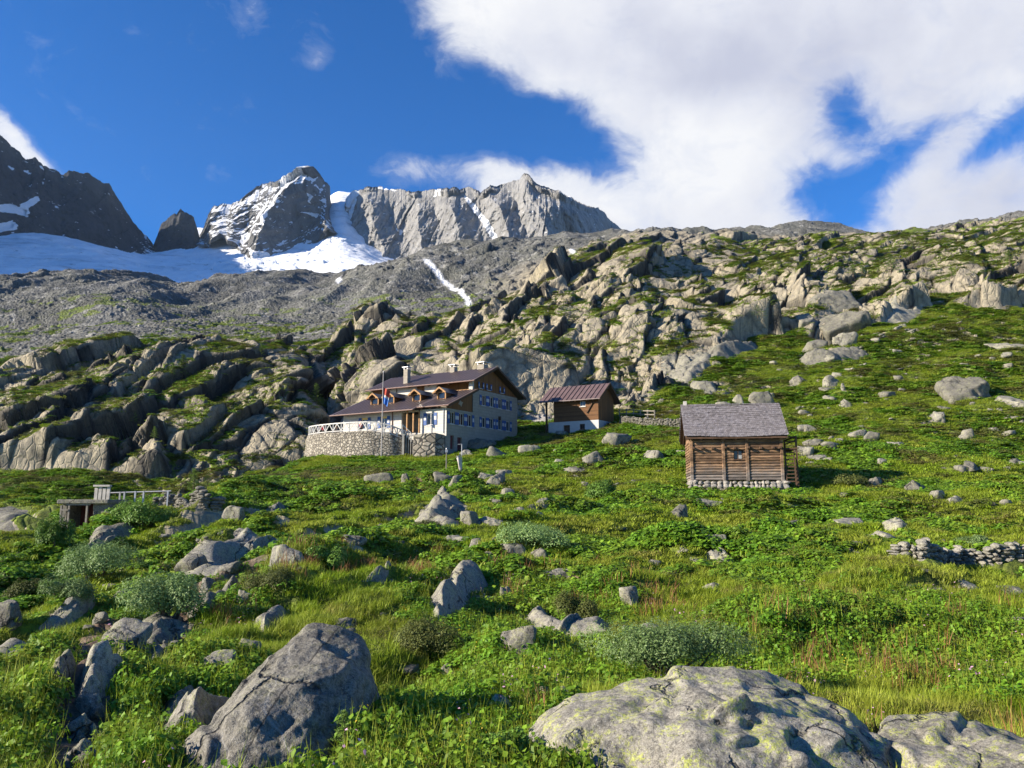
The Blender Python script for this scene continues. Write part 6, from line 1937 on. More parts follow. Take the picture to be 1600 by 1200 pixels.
# dry stone wall in the right meadow
def dry_wall(name, label, P_, height, seed, mat, k=1.0):
    rr = random.Random(seed)
    o_ = P_[0]
    m = MB()
    for a, b in zip(P_[:-1], P_[1:]):
        L = (b - a).length; x = 0
        while x < L:
            wd = k * rr.uniform(0.24, 0.66)
            p = a.lerp(b, min(1, (x + wd / 2) / L)) - o_
            gz_ = gz(p.x + o_.x, p.y + o_.y) - o_.z
            z = -0.15
            while z < height:
                hh = k * rr.uniform(0.14, 0.30)
                stone_blob(m, (p.x + rr.uniform(-.08, .08), p.y + rr.uniform(-.08, .08), gz_ + z + hh / 2), (wd * rr.uniform(.45, .62), 0.28, hh * 0.62), rr.random())
                z += hh * 0.86
            ROCKS_AT.append((p.x + o_.x, p.y + o_.y - 0.25, 0.45, 0.7))
            x += wd * 0.84
    ob = m.build(name, mat, None)
    ob.location = o_
    tag(ob, label, 'wall')
    return ob
M_DRY = m_rock('dry_wall_stone', 1.0, 0.1, 1.2)
wp = [ground(x, y) for x, y in ((1388, 872), (1440, 874), (1500, 876), (1560, 879), (1620, 882), (1680, 886))]
dry_wall('dry_stone_wall', 'low dry stone wall running to the right edge of the meadow', wp, 0.46, 5, M_DRY, 0.75)
wp = [ground(x, y) for x, y in ((240, 792), (280, 793), (320, 794), (345, 795))]
dry_wall('dry_stone_wall', 'short grey stone wall bank right of the dugout shelter', wp, 0.75, 6, M_DRY)
wp = [ground(x, y) for x, y in ((968, 662), (1000, 664), (1030, 666), (1062, 668))]
dry_wall('dry_stone_wall', 'tumbled low stone wall between timber shed and log cabin', wp, 0.7, 7, M_DRY)

# rail fence behind the shed
o = empty('rail_fence', ground(975, 655)); tag(o, 'old pale rail fence behind the right end of the timber shed', 'fence')
pr = None
for k in range(6):
    q = ground(968 + 11 * k, 652 + 0.6 * k) - Vector(o.location)
    m = MB(); m.beam(q + Vector((0, 0, -.2)), q + Vector((0, 0, 1.1)), 0.13); m.build('fence_post', M_OLD, o)
    if pr is not None:
        m = MB(); m.beam(pr + Vector((0, -.08, .95)), q + Vector((0, -.08, .95)), 0.07, 0.11); m.build('rail', M_OLD, o)
        m = MB(); m.beam(pr + Vector((0, -.08, .5)), q + Vector((0, -.08, .5)), 0.07, 0.11); m.build('rail', M_OLD, o)
    pr = q

# dugout shelter with timber posts at the left
b = at(118, 814, DUG[1])
dg = empty('dugout_shelter', b); tag(dg, 'dugout shelter with dark opening and wooden posts under a stone slab roof', 'shelter')
k = b.y / FPX
W_ = 26 * k; H_ = 26 * k
m = MB(); m.box(-W_, -W_ + 0.3, 0.3, 2.4, -.8, H_); m.box(W_ - .1, W_ + .9, 0.2, 2.4, -.8, H_); m.box(-W_ + .3, W_ - .1, 2.1, 2.4, -.8, H_); m.build('stone_wall', M_DRY, dg)
m = MB(); m.box(-W_ - .15, W_ + 1.0, -0.15, 2.6, H_, H_ + .28); m.build('slab_roof', M_ROCK, dg, 0.05)
m = MB(); m.box(-W_ + .32, W_ - .12, 2.0, 2.08, -.8, H_ - .01); m.build('back_boarding', M_RED, dg)
for x in (-W_ + .1, -W_ * 0.45, W_ * 0.62):
    m = MB(); m.beam((x, 0.02, -.9), (x, 0.02, H_ - .09), 0.11); m.build('post', M_OLD, dg)
m = MB(); m.beam((-W_ * .6, 0.02, H_ - .03), (W_ * .8, 0.02, H_ - .03), 0.12); m.build('lintel', M_OLD, dg)
m = MB(); m.beam((-W_ + .1, -.05, .7), (-W_ * .45, -.05, .7), 0.08); m.build('rail', M_OLD, dg)
# turf on the roof edge, stone pillar with planks, pipe railing
b2 = at(158, 789, b.y + 1.2)
pl_ = empty('plank_pillar', b2); tag(pl_, 'short pillar of pale upright planks above the dugout shelter', 'pillar')
for q in range(4):
    m = MB(); m.beam((-0.40 + 0.27 * q, 0, -0.3), (-0.38 + 0.27 * q, 0, 1.12 + 0.05 * (q % 2)), 0.20, 0.10); m.build('plank', flat_mat('silver_plank', (0.42, 0.39, 0.34), 0.85, 0.3, 3) if q == 0 else bpy.data.materials['silver_plank'], pl_)
m = MB(); m.box(-.55, .55, -.15, .15, 1.2, 1.32); m.build('cap', bpy.data.materials['silver_plank'], pl_)
rp = [at(x, y, b.y + 2.0) for x, y in ((164, 782), (187, 780), (194, 780), (211, 779), (224, 779), (262, 779))]
pr_ = empty('pipe_railing', rp[0]); tag(pr_, 'thin metal pipe railing on the flat ground behind the plank pillar', 'railing')
for q in rp[1:]:
    q = q - rp[0]; m = MB(); m.beam(q + Vector((0, 0, -.6)), q + Vector((0, 0, .5)), 0.10); m.build('railing_post', M_METAL, pr_)
m = MB(); m.tube((0, 0, .5), rp[-1] - rp[0] + Vector((0.2, 0, .5)), 0.045, None, 8); m.build('top_rail', M_METAL, pr_)
m = MB(); m.tube((0, 0, -.45), rp[-2] - rp[0] + Vector((0, 0, -.45)), 0.03, None, 8); m.build('bottom_rail', M_METAL, pr_)

# ---- people on the terrace
M_SKIN = flat_mat('skin', (0.42, 0.25, 0.18), 0.6, 0.06, 6)
M_HAIR = flat_mat('dark_hair', (0.035, 0.024, 0.018), 0.7, 0.2, 9)
def skin_obj(name, J, E, parent, mat, sub=2):
    """J: joint -> (position, radius); E: bones"""
    ks = list(J)
    me = bpy.data.meshes.new(name)
    me.from_pydata([J[k][0] for k in ks], [(ks.index(a), ks.index(b)) for a, b in E], [])
    o = link_mesh(name, me, mat, parent)
    md = o.modifiers.new('skin', 'SKIN'); md.use_smooth_shade = True
    for k, v in zip(ks, me.skin_vertices[0].data):
        r = J[k][1]; v.radius = (r, r) if not isinstance(r, tuple) else r
        v.use_root = (k == ks[0])
    o.modifiers.new('sub', 'SUBSURF').levels = sub
    o.modifiers['sub'].render_levels = sub
    return o
def person(label, loc, rz, top, legs, pose='stand'):
    root = empty('person', loc, rz)
    tag(root, label, 'person')
    hip = 0.92 if pose == 'stand' else 0.50
    J = {'pelvis': ((0, 0, hip), (.155, .115)), 'waist': ((0, 0.01, hip + .20), (.135, .10)), 'chest': ((0, 0.0, hip + .42), (.165, .115)), 'neck': ((0, -.01, hip + .58), .055),
         'jaw': ((0, -.02, hip + .66), (.066, .075)), 'head': ((0, -.02, hip + .745), (.078, .096)), 'crown': ((0, -.01, hip + .80), (.055, .07))}
    E = [('pelvis', 'waist'), ('waist', 'chest'), ('chest', 'neck'), ('neck', 'jaw'), ('jaw', 'head'), ('head', 'crown')]
    Jt = {k: (J[k][0], tuple(1.14 * q for q in J[k][1])) for k in ('pelvis', 'waist', 'chest')}
    Et = [('pelvis', 'waist'), ('waist', 'chest')]
    Jl = {'pelvis': (J['pelvis'][0], (.165, .125))}; El = []
    for s, n in ((-1, 'l'), (1, 'r')):
        if pose == 'stand':
            arm = [((s * .19, 0, hip + .47), .055), ((s * .25, .02, hip + .20), .043), ((s * .22, -.16, hip + .06), .033)]
            leg = [((s * .09, 0, hip - .06), .085), ((s * .10, -.02, .48), .058), ((s * .11, .02, .09), .042)]
        else:
            arm = [((s * .19, 0, hip + .47), .055), ((s * .26, -.08, hip + .24), .043), ((s * .14, -.30, hip + .22), .033)]
            leg = [((s * .10, -.08, hip - .02), .085), ((s * .12, -.44, hip - .01), .060), ((s * .12, -.42, .09), .042)]
        hand = (arm[2][0][0], arm[2][0][1] - .05, arm[2][0][2] - .05)
        foot = (leg[2][0][0], leg[2][0][1] - .17, .04)
        for nm, (p, r) in zip(('shoulder', 'elbow', 'wrist'), arm): J[nm + n] = (p, r * .93)
        J['palm' + n] = (hand, .036)
        E += [('chest', 'shoulder' + n), ('shoulder' + n, 'elbow' + n), ('elbow' + n, 'wrist' + n), ('wrist' + n, 'palm' + n)]
        for q in range(5):
            d_ = Vector((0.018 * (q - 2), -0.05, -0.055 if q else -0.02))
            J['finger%d' % q + n] = (tuple(Vector(hand) + d_ * (0.8 if q in (0, 4) else 1)), .009); E.append(('palm' + n, 'finger%d' % q + n))
        for nm, (p, r) in zip(('thigh', 'knee', 'ankle'), leg): J[nm + n] = (p, r * .9)
        J['toe' + n] = (foot, .036)
        E += [('pelvis', 'thigh' + n), ('thigh' + n, 'knee' + n), ('knee' + n, 'ankle' + n), ('ankle' + n, 'toe' + n)]
        for nm, (p, r) in zip(('shoulder', 'elbow', 'wrist'), arm): Jt[nm + n] = (p, r * 1.22)
        Et += [('chest', 'shoulder' + n), ('shoulder' + n, 'elbow' + n), ('elbow' + n, 'wrist' + n)]
        for nm, (p, r) in zip(('thigh', 'knee', 'ankle'), leg): Jl[nm + n] = (p, r * 1.2)
        El += [('pelvis', 'thigh' + n), ('thigh' + n, 'knee' + n), ('knee' + n, 'ankle' + n)]
    skin_obj('body', J, E, root, M_SKIN)
    skin_obj('jacket', Jt, Et, root, top)
    skin_obj('trousers', Jl, El, root, legs)
    skin_obj('hair', {'a': ((0, .03, hip + .76), (.078, .085)), 'b': ((0, .0, hip + .835), (.068, .082))}, [('a', 'b')], root, M_HAIR)
    m = MB(); m.box(-.045, -.02, -.128, -.112, hip + .742, hip + .756); m.build('eye', M_HAIR, root); m = MB(); m.box(.02, .045, -.128, -.112, hip + .742, hip + .756); m.build('eye', M_HAIR, root)
    m = MB(); m.prism([(-.014, -.112, hip + .71), (.014, -.112, hip + .71), (0, -.112, hip + .75)], (0, -.03, -.004)); m.build('nose', M_SKIN, root)
    m = MB(); m.box(-.025, .025, -.112, -.098, hip + .675, hip + .683); m.build('mouth', M_RED, root)
    return root
M_JRED = flat_mat('red_jacket', (0.40, 0.035, 0.045), 0.75, 0.1, 4)
M_JGREY = flat_mat('grey_jacket', (0.16, 0.16, 0.18), 0.75, 0.1, 4)
M_JDRED = flat_mat('wine_jacket', (0.20, 0.03, 0.05), 0.75, 0.1, 4)
M_PANT = flat_mat('dark_trousers', (0.05, 0.05, 0.06), 0.8, 0.1, 4)
person('person in a bright red jacket standing at the far left corner of the terrace railing', (-22.6, 94.6, 7.7), 0.3, M_JRED, M_PANT)
person('person in grey standing left of the red jacket at the terrace corner', (-23.3, 95.2, 7.7), -0.5, M_JGREY, M_PANT)
person('person in grey standing between the red jacket and the house corner', (-21.4, 95.6, 7.7), 0.8, M_JGREY, M_PANT)
person('person in a wine red top standing in the sun before the white terrace wall', (-17.5, 90.9, 7.7), -0.7, M_JDRED, M_PANT)
# ================================================================== PLANTS
def m_leaf(name, c_lo, c_hi, patch_lo=None, patch_hi=None, transl=0.25, rough=0.55, dead=None):
    t = NT(name)
    oi = t.n('ShaderNodeObjectInfo')
    g = t.n('ShaderNodeNewGeometry')
    v = t.attr('tint')
    c = t.mix(v, c_lo, c_hi)
    if patch_lo:
        n = t.noise(t.scale(oi.outputs['Location'], (1, 1, 0.4)), 0.28, 4, 0.6)
        c = t.mix(t.ramp(n, [(0.40, 0.0), (0.62, 0.75)]), c, t.mix(v, patch_lo, patch_hi))
    if dead:
        n2 = t.noise(oi.outputs['Location'], 0.7, 4, 0.7)
        c = t.mix(t.math('MULTIPLY', t.ramp(n2, [(0.56, 0.0), (0.66, 0.8)]), t.math('GREATER_THAN', oi.outputs['Random'], 0.35)), c, dead)
    hs = t.n('ShaderNodeHueSaturation'); t.l(c, hs.inputs['Color'])
    t.l(t.math('MULTIPLY_ADD', oi.outputs['Random'], 0.55, 0.72), hs.inputs['Value'])
    t.l(hs.outputs[0], t.b.inputs['Base Color'])
    t.b.inputs['Roughness'].default_value = rough
    tr = t.n('ShaderNodeBsdfTranslucent'); t.l(hs.outputs[0], tr.inputs[0])
    mx = t.n('ShaderNodeMixShader'); mx.inputs[0].default_value = transl
    t.l(t.b.outputs[0], mx.inputs[1]); t.l(tr.outputs[0], mx.inputs[2]); t.l(mx.outputs[0], t.out.inputs[0])
    return t.m
M_GRASS = m_leaf('meadow_grass', (0.130, 0.215, 0.012), (0.300, 0.390, 0.024), (0.210, 0.250, 0.026), (0.390, 0.400, 0.055), 0.35, dead=(0.25, 0.20, 0.06))
M_HERB = m_leaf('broad_leaf_herb', (0.058, 0.150, 0.010), (0.165, 0.310, 0.020), (0.105, 0.180, 0.012), (0.235, 0.330, 0.026), 0.3)
M_HEATH = m_leaf('dwarf_heath', (0.075, 0.105, 0.020), (0.165, 0.190, 0.034), (0.125, 0.105, 0.028), (0.205, 0.165, 0.046), 0.2)
M_SORREL = m_leaf('red_sorrel', (0.16, 0.075, 0.030), (0.27, 0.13, 0.05), None, None, 0.2)
M_WILLOW = m_leaf('willow_leaf', (0.105, 0.190, 0.045), (0.280, 0.385, 0.145), None, None, 0.25, 0.5)
M_GREENBUSH = m_leaf('green_alder_leaf', (0.070, 0.150, 0.020), (0.165, 0.270, 0.045), None, None, 0.25, 0.5)
M_JUNIPER = m_leaf('juniper_needles', (0.050, 0.070, 0.016), (0.130, 0.140, 0.032), None, None, 0.15, 0.6)
M_LARCH = m_leaf('larch_needles', (0.075, 0.140, 0.022), (0.170, 0.250, 0.045), None, None, 0.25)
M_BARK = flat_mat('bark', (0.10, 0.075, 0.055), 0.9, 0.3, 6, 0.5)
M_FLOWER_P = m_leaf('pink_flower', (0.42, 0.22, 0.33), (0.60, 0.36, 0.48), None, None, 0.2)
M_FLOWER_Y = m_leaf('yellow_flower', (0.60, 0.42, 0.03), (0.75, 0.55, 0.05), None, None, 0.2)

def leaves(C, N, L, Wd, tint, g, fold=0.25):
    """kite-shaped leaves: centres C, facing N, length L, width Wd -> verts, quads (2 per leaf, folded), tint"""
    n = len(C)
    N = N / np.maximum(np.linalg.norm(N, axis=1, keepdims=True), 1e-6)
    r = g.normal(size=(n, 3))
    a = np.cross(N, r); a /= np.maximum(np.linalg.norm(a, axis=1, keepdims=True), 1e-6)
    b = np.cross(N, a)
    L = L[:, None]; Wd = Wd[:, None]
    v = np.stack([C - a * L * 0.5, C + b * Wd * 0.5 + N * Wd * fold * 0.5, C + a * L * 0.5, C - b * Wd * 0.5 + N * Wd * fold * 0.5], 1)
    f = np.arange(n * 4).reshape(n, 4)
    tri = np.concatenate([f[:, [0, 1, 2]], f[:, [0, 2, 3]]])
    return v.reshape(-1, 3), tri, np.repeat(tint, 4)

def blades(g, n, rad, hmin, hmax, width, lean=0.5):
    ang = g.uniform(0, 2 * np.pi, n); rr = rad * np.sqrt(g.random(n))
    base = np.stack([rr * np.cos(ang), rr * np.sin(ang), np.full(n, -0.03)], -1)
    h = g.uniform(hmin, hmax, n)
    d = g.uniform(0, 2 * np.pi, n); ln = g.uniform(0.1, lean, n) * h
    dirv = np.stack([np.cos(d), np.sin(d), np.zeros(n)], -1)
    side = np.stack([-np.sin(d + g.normal(0, .5, n)), np.cos(d), np.zeros(n)], -1) * width * g.uniform(.6, 1.2, n)[:, None]
    mid = base + dirv * (ln * 0.35)[:, None] + np.array([0, 0, 1]) * (h * 0.6)[:, None]
    tip = base + dirv * ln[:, None] + np.array([0, 0, 1]) * h[:, None]
    v = np.stack([base - side, base + side, mid + side * .8, mid - side * .8, tip], 1)
    k = np.arange(n)[:, None] * 5
    tri = np.concatenate([k + np.array([[0, 1, 2]]), k + np.array([[0, 2, 3]]), k + np.array([[3, 2, 4]])])
    t = np.repeat(g.random(n)[:, None], 5, 1) * 0.6 + np.array([[0, 0, .25, .25, .4]])
    return v.reshape(-1, 3), tri, t.ravel()

SRC = bpy.data.collections.new('ground_cover_kinds')
def source(name, parts, mats):
    V, T, A, M = [], [], [], []
    o = 0
    for (v, t, a), mi in parts:
        V.append(v); T.append(t + o); A.append(a); M.append(np.full(len(t), mi)); o += len(v)
    me = np_mesh(name, np.concatenate(V), None, np.concatenate(T))
    set_attr(me, 'tint', np.concatenate(A))
    for m in mats: me.materials.append(m)
    me.polygons.foreach_set('material_index', np.concatenate(M).astype(np.int32))
    ob = bpy.data.objects.new(name, me)
    SRC.objects.link(ob)
    return ob
g0 = np.random.default_rng(5)
def herb_parts(g, n, rad, hgt, lmin, lmax):
    a = g.uniform(0, 2 * np.pi, n); r = rad * np.sqrt(g.random(n))
    z = hgt * (1 - (r / rad) ** 2 * 0.6) * g.uniform(0.35, 1.0, n)
    C = np.stack([r * np.cos(a), r * np.sin(a), z], -1)
    N = np.stack([0.7 * np.cos(a) * r / rad, 0.7 * np.sin(a) * r / rad, np.ones(n)], -1) + g.normal(0, .35, (n, 3))
    L = g.uniform(lmin, lmax, n)
    return leaves(C, N, L, L * g.uniform(.6, .9, n), g.random(n) * 0.7 + 0.3 * z / hgt, g)
KINDS = []
# 0-2 fine grass, 3-4 fine herb, 5 heath, 6 sorrel grass (near); 7-8 coarse grass, 9-10 coarse herb, 11 coarse heath (far)
for i in range(3):
    KINDS.append(source('k%02d' % i, [(blades(g0, 90, 0.24, 0.08, 0.25, 0.0055, 0.9), 0)], [M_GRASS]))
for i in range(2):
    KINDS.append(source('k%02d' % (3 + i), [(herb_parts(g0, 90, 0.26, 0.26, 0.045, 0.085), 0), (blades(g0, 12, 0.2, 0.2, 0.4, 0.005), 1)], [M_HERB, M_GRASS]))
KINDS.append(source('k05', [(herb_parts(g0, 190, 0.28, 0.16, 0.02, 0.035), 0)], [M_HEATH]))
KINDS.append(source('k06', [(blades(g0, 50, 0.24, 0.12, 0.34, 0.0055, 0.7), 0), (blades(g0, 14, 0.2, 0.34, 0.58, 0.007, 0.35), 1)], [M_GRASS, M_SORREL]))
for i in range(2):
    KINDS.append(source('k%02d' % (7 + i), [(blades(g0, 70, 0.30, 0.07, 0.22, 0.011, 1.0), 0)], [M_GRASS]))
for i in range(2):
    KINDS.append(source('k%02d' % (9 + i), [(herb_parts(g0, 60, 0.30, 0.26, 0.09, 0.15), 0)], [M_HERB]))
KINDS.append(source('k11', [(herb_parts(g0, 90, 0.32, 0.20, 0.05, 0.09), 0)], [M_HEATH]))
KINDS.append(source('k12', [(blades(g0, 30, 0.24, 0.15, 0.34, 0.0055, 0.7), 0), ((lambda r: r)(herb_parts(g0, 9, 0.2, 0.55, 0.03, 0.05)), 1)], [M_GRASS, M_FLOWER_P]))
KINDS.append(source('k13', [(blades(g0, 40, 0.24, 0.15, 0.30, 0.0055, 0.7), 0), (herb_parts(g0, 8, 0.2, 0.45, 0.02, 0.03), 1)], [M_GRASS, M_FLOWER_Y]))

def cover_points(n_target, seed, dens):
    g = np.random.default_rng(seed)
    dU = np.gradient(UR); dY = np.gradient(YR)
    area = (dU[None, :] * YR[:, None]) * dY[:, None]
    w_ = area * dens
    c = np.cumsum(w_.ravel()); tot = c[-1]
    n = min(n_target, int(tot))
    ids = np.searchsorted(c, g.random(n) * tot)
    i, j = np.unravel_index(np.minimum(ids, w_.size - 1), w_.shape)
    i = np.clip(i, 0, len(YR) - 2); j = np.clip(j, 0, len(UR) - 2)
    a = g.random(n)[:, None]; b = g.random(n)[:, None]
    P = PT[i, j] * (1 - a) * (1 - b) + PT[i + 1, j] * a * (1 - b) + PT[i, j + 1] * (1 - a) * b + PT[i + 1, j + 1] * a * b
    return P.astype(np.float64), i, j, g
def clear_of_things(P):
    ok = np.ones(len(P), bool)
    for x, y, rx, ry in ROCKS_AT:
        ok &= ((P[:, 0] - x) / max(rx, .05)) ** 2 + ((P[:, 1] - y) / max(ry, .05)) ** 2 > 0.72
    for pw in OUTCROPS:
        c_ = np.mean(np.array(pw), 0)
        sh = [(c_[0] + (x - c_[0]) * 0.98, c_[1] + (y - c_[1]) * 0.98) for x, y in pw]
        ok &= ~inpoly(P[:, 0], P[:, 1], sh)
    def inbox(ox, oy, az, x0, x1, y0, y1):
        dx, dy = P[:, 0] - ox, P[:, 1] - oy
        ca, sa = math.cos(az), math.sin(az)
        lx, ly = dx * ca + dy * sa, -dx * sa + dy * ca
        return (lx > x0) & (lx < x1) & (ly > y0) & (ly < y1)
    ok &= ~inbox(CORNER.x, CORNER.y, A_AZ, -0.3, 15.3, -0.3, 15.5)
    ok &= ~inbox(SH.x, SH.y, A_AZ, -0.2, 4.9, -0.2, 7.2)
    ok &= ~inbox(CB.x, CB.y, math.radians(-8), -3.9, 4.0, -0.3, 5.5)
    ok &= ~((np.abs(P[:, 0] - DUG[0]) < 1.5) & (np.abs(P[:, 1] - DUG[1] - 0.6) < 1.9))
    ok &= ~inpoly(P[:, 0], P[:, 1], [tuple(e_) for e_ in ed] + [(-8, 87), (-19, 95)])
    return ok

def scatter(name, label, P, kind, rot, scl):
    me = bpy.data.meshes.new(name)
    me.vertices.add(len(P)); me.vertices.foreach_set('co', P.astype(np.float32).ravel())
    a = me.attributes.new('pick', 'INT', 'POINT'); a.data.foreach_set('value', kind.astype(np.int32))
    set_attr(me, 'rot', rot, 'FLOAT_VECTOR'); set_attr(me, 'scl', scl, 'FLOAT_VECTOR')
    o = bpy.data.objects.new(name, me); COL.objects.link(o)
    tag(o, label, kind='stuff')
    ng = bpy.data.node_groups.new(name, 'GeometryNodeTree')
    ng.interface.new_socket('Geometry', in_out='INPUT', socket_type='NodeSocketGeometry')
    ng.interface.new_socket('Geometry', in_out='OUTPUT', socket_type='NodeSocketGeometry')
    N_ = ng.nodes; L_ = ng.links
    gi = N_.new('NodeGroupInput'); go = N_.new('NodeGroupOutput')
    ci = N_.new('GeometryNodeCollectionInfo'); ci.inputs['Collection'].default_value = SRC
    ci.inputs['Separate Children'].default_value = True; ci.inputs['Reset Children'].default_value = True
    ip = N_.new('GeometryNodeInstanceOnPoints'); ip.inputs['Pick Instance'].default_value = True
    def na(nm, ty):
        x = N_.new('GeometryNodeInputNamedAttribute'); x.data_type = ty; x.inputs[0].default_value = nm
        return x.outputs[0]
    L_.new(gi.outputs[0], ip.inputs['Points']); L_.new(ci.outputs[0], ip.inputs['Instance'])
    L_.new(na('pick', 'INT'), ip.inputs['Instance Index'])
    e2r = N_.new('FunctionNodeEulerToRotation'); L_.new(na('rot', 'FLOAT_VECTOR'), e2r.inputs[0]); L_.new(e2r.outputs[0], ip.inputs['Rotation'])
    L_.new(na('scl', 'FLOAT_VECTOR'), ip.inputs['Scale'])
    L_.new(ip.outputs[0], go.inputs[0])
    md = o.modifiers.new('cover', 'NODES'); md.node_group = ng
    return o

DN = 1.0
yy_ = Y
dens = 60.0 * (8.0 / np.maximum(yy_, 6.0)) ** 1.0 * veg * (yy_ > 4.5) * (yy_ < 300) * (np.abs(U) < 0.86)
dens *= 1 - 0.6 * screeW
P, i_, j_, g = cover_points(int(170000 * DN), 41, dens)
ok = clear_of_things(P)
P, i_, j_ = P[ok], i_[ok], j_[ok]
yv = P[:, 1]
n_ = len(P)
f1_ = fbm(P / np.array([5.0, 6.0, 6.0]), 201, 4); f2_ = fbm(P / np.array([3.0, 3.5, 3.5]) + 17, 202, 3); f3_ = fbm(P / 9.0 + 31, 203, 3)
r_ = g.random(n_)
near = yv < 24 + 8 * r_
herb_p = 0.92 * sstep(-0.10, 0.16, f1_ + 0.02)
heath_p = sstep(0.12, 0.26, f2_) * (0.25 + 0.75 * sstep(45, 85, yv)) 
rk = samp(rockW, P[:, 0] / yv, yv)
heath_p = np.clip(heath_p + 0.5 * (rk > 0.4), 0, 0.9)
sor_p = sstep(0.12, 0.30, f3_) * 0.22
kind = np.where(near, g.integers(0, 3, n_), g.integers(7, 9, n_))
u1 = g.random(n_)
kind = np.where(u1 < herb_p * 0.85, np.where(near, g.integers(3, 5, n_), g.integers(9, 11, n_)), kind)
kind = np.where(g.random(n_) < heath_p, np.where(near, 5, 11), kind)
kind = np.where((kind < 3) & (g.random(n_) < sor_p), 6, kind)
kind = np.where((yv < 40) & (kind < 5) & (g.random(n_) < 0.02 * (f3_ > 0.0)), 12, kind)
kind = np.where((yv < 40) & (kind < 5) & (g.random(n_) < 0.012), 13, kind)
s_xy = np.clip((yv / 12.0) ** 0.42, 0.8, 3.2) * g.uniform(0.7, 1.25, n_)
s_z = np.clip((yv / 14.0) ** 0.10, 0.8, 1.3) * g.uniform(0.65, 1.35, n_) * np.where(yv > 75, 0.75, 1.0)
hill_h = 1 + 0.5 * np.clip(f1_, -0.5, 0.8)
scl = np.stack([s_xy, s_xy, s_z * hill_h], -1)
rot = np.stack([g.normal(0, .12, n_), g.normal(0, .12, n_), g.uniform(0, 6.28, n_)], -1)
isg = (kind < 3) | ((kind >= 6) & (kind < 9)) | (kind >= 12)
sel_g = isg
scatter('grass', 'sunlit yellow-green grass of the meadow', P[sel_g], kind[sel_g], rot[sel_g], scl[sel_g])
selh = (~isg) & (kind != 5) & (kind != 11)
scatter('ground_cover_herbs', 'bright green broad-leaved herbs of the meadow', P[selh], kind[selh], rot[selh], scl[selh])
selk = (kind == 5) | (kind == 11)
scatter('dwarf_heath_cover', 'dark low heath patches on the slopes', P[selk], kind[selk], rot[selk], scl[selk])

# ---- single shrubs
def shrub(name, px0, py0, px1, py1, label, mat, leaf=(0.03, 0.055), aspect=0.45, n=6000, cat='shrub', seed=1, depth=0.8, stems=True, lobes=9, Yf=None):
    g = np.random.default_rng(seed)
    b = ground((px0 + px1) / 2, py1 - 2)
    k = b.y / FPX
    w_ = (px1 - px0) * k / 2; h_ = (py1 - py0) * k
    root = empty(name, b + Vector((0, w_ * depth * 0.5, -0.05)))
    tag(root, label, cat)
    dep = w_ * depth
    # lumpy crown: several overlapping lobes
    lc = np.stack([g.uniform(-.62, .62, lobes) * w_, g.uniform(-.55, .55, lobes) * dep, g.uniform(0.30, 0.62, lobes) * h_], -1)
    lc[:, 2] *= 1 - 0.35 * (np.abs(lc[:, 0]) / w_) ** 2
    lr = np.stack([g.uniform(.34, .48, lobes) * w_, g.uniform(.36, .5, lobes) * dep, g.uniform(.32, .46, lobes) * h_], -1)
    li = g.integers(0, lobes, n)
    d = g.normal(size=(n, 3)); d[:, 2] = np.abs(d[:, 2]) * 0.95 - 0.25; d /= np.linalg.norm(d, axis=1, keepdims=True)
    r = g.uniform(0.55, 1.05, n) ** 0.6
    C = lc[li] + d * r[:, None] * lr[li]
    C += 0.06 * h_ * np.stack([fbm(C / h_ * 5, s_, 2) for s_ in (1, 2, 3)], -1)
    gx, gy = C[:, 0] + root.location.x, C[:, 1] + root.location.y
    gzv = surf(gx / gy, gy)[:, 2] - root.location.z
    C[:, 2] = np.maximum(C[:, 2], gzv + 0.02)
    N = d + np.array([0, 0, 0.6]) + g.normal(0, .5, (n, 3))
    L = g.uniform(leaf[0], leaf[1], n)
    v, t, a = leaves(C, N, L, L * g.uniform(aspect * .8, aspect * 1.2, n), g.random(n), g)
    me = np_mesh('foliage', v, None, t); set_attr(me, 'tint', a)
    link_mesh('foliage', me, mat, root)
    if stems:
        m = MB()
        for q in range(14):
            a_ = g.uniform(0, 6.28); s_ = g.uniform(.1, .4)
            p0 = Vector((math.cos(a_) * s_ * w_ * .5, math.sin(a_) * s_ * dep * .5, -0.05)); l_ = lc[int(g.integers(lobes))]
            p1 = p0.lerp(Vector(l_), 0.55) + Vector((0, 0, .04 * h_)); 
            m.tube(p0, p1, 0.018 * (h_ + .5), 0.012 * (h_ + .5), 6); m.tube(p1, Vector(l_) + Vector((0, 0, .1 * h_)), 0.012 * (h_ + .5), 0.005, 6)
        m.build('stem', M_BARK, root)
    ROCKS_AT.append((root.location.x, root.location.y, w_ * .7, dep * .7))
    return root
shrub('willow_shrub', 922, 972, 1190, 1080, 'large grey-green willow bush behind the huge lichened boulder', M_WILLOW, (0.030, 0.062), 0.34, 26000, seed=1, depth=0.55, lobes=16)
shrub('willow_shrub', 186, 898, 332, 988, 'big grey-green willow bush above the reddish footpath slab', M_WILLOW, (0.045, 0.085), 0.36, 16000, seed=2, lobes=12)
shrub('willow_shrub', 82, 846, 222, 918, 'dark green willow bush left below the dugout shelter', M_WILLOW, (0.06, 0.11), 0.4, 13000, seed=3, lobes=12)
shrub('willow_shrub', 66, 902, 152, 952, 'small pale willow bush in front of the dark green one', M_WILLOW, (0.05, 0.09), 0.4, 8000, seed=4)
shrub('willow_shrub', 52, 810, 112, 870, 'light green bush beside the dugout shelter opening', M_GREENBUSH, (0.07, 0.13), 0.55, 8000, seed=5)
shrub('willow_shrub', 770, 818, 892, 866, 'silvery dwarf willow crowning the mound in the meadow centre', M_WILLOW, (0.06, 0.11), 0.36, 11000, seed=6, lobes=12)
shrub('juniper_shrub', 370, 888, 472, 936, 'dark olive juniper cushion right of the footpath', M_JUNIPER, (0.03, 0.06), 0.4, 13000, seed=7, lobes=10)
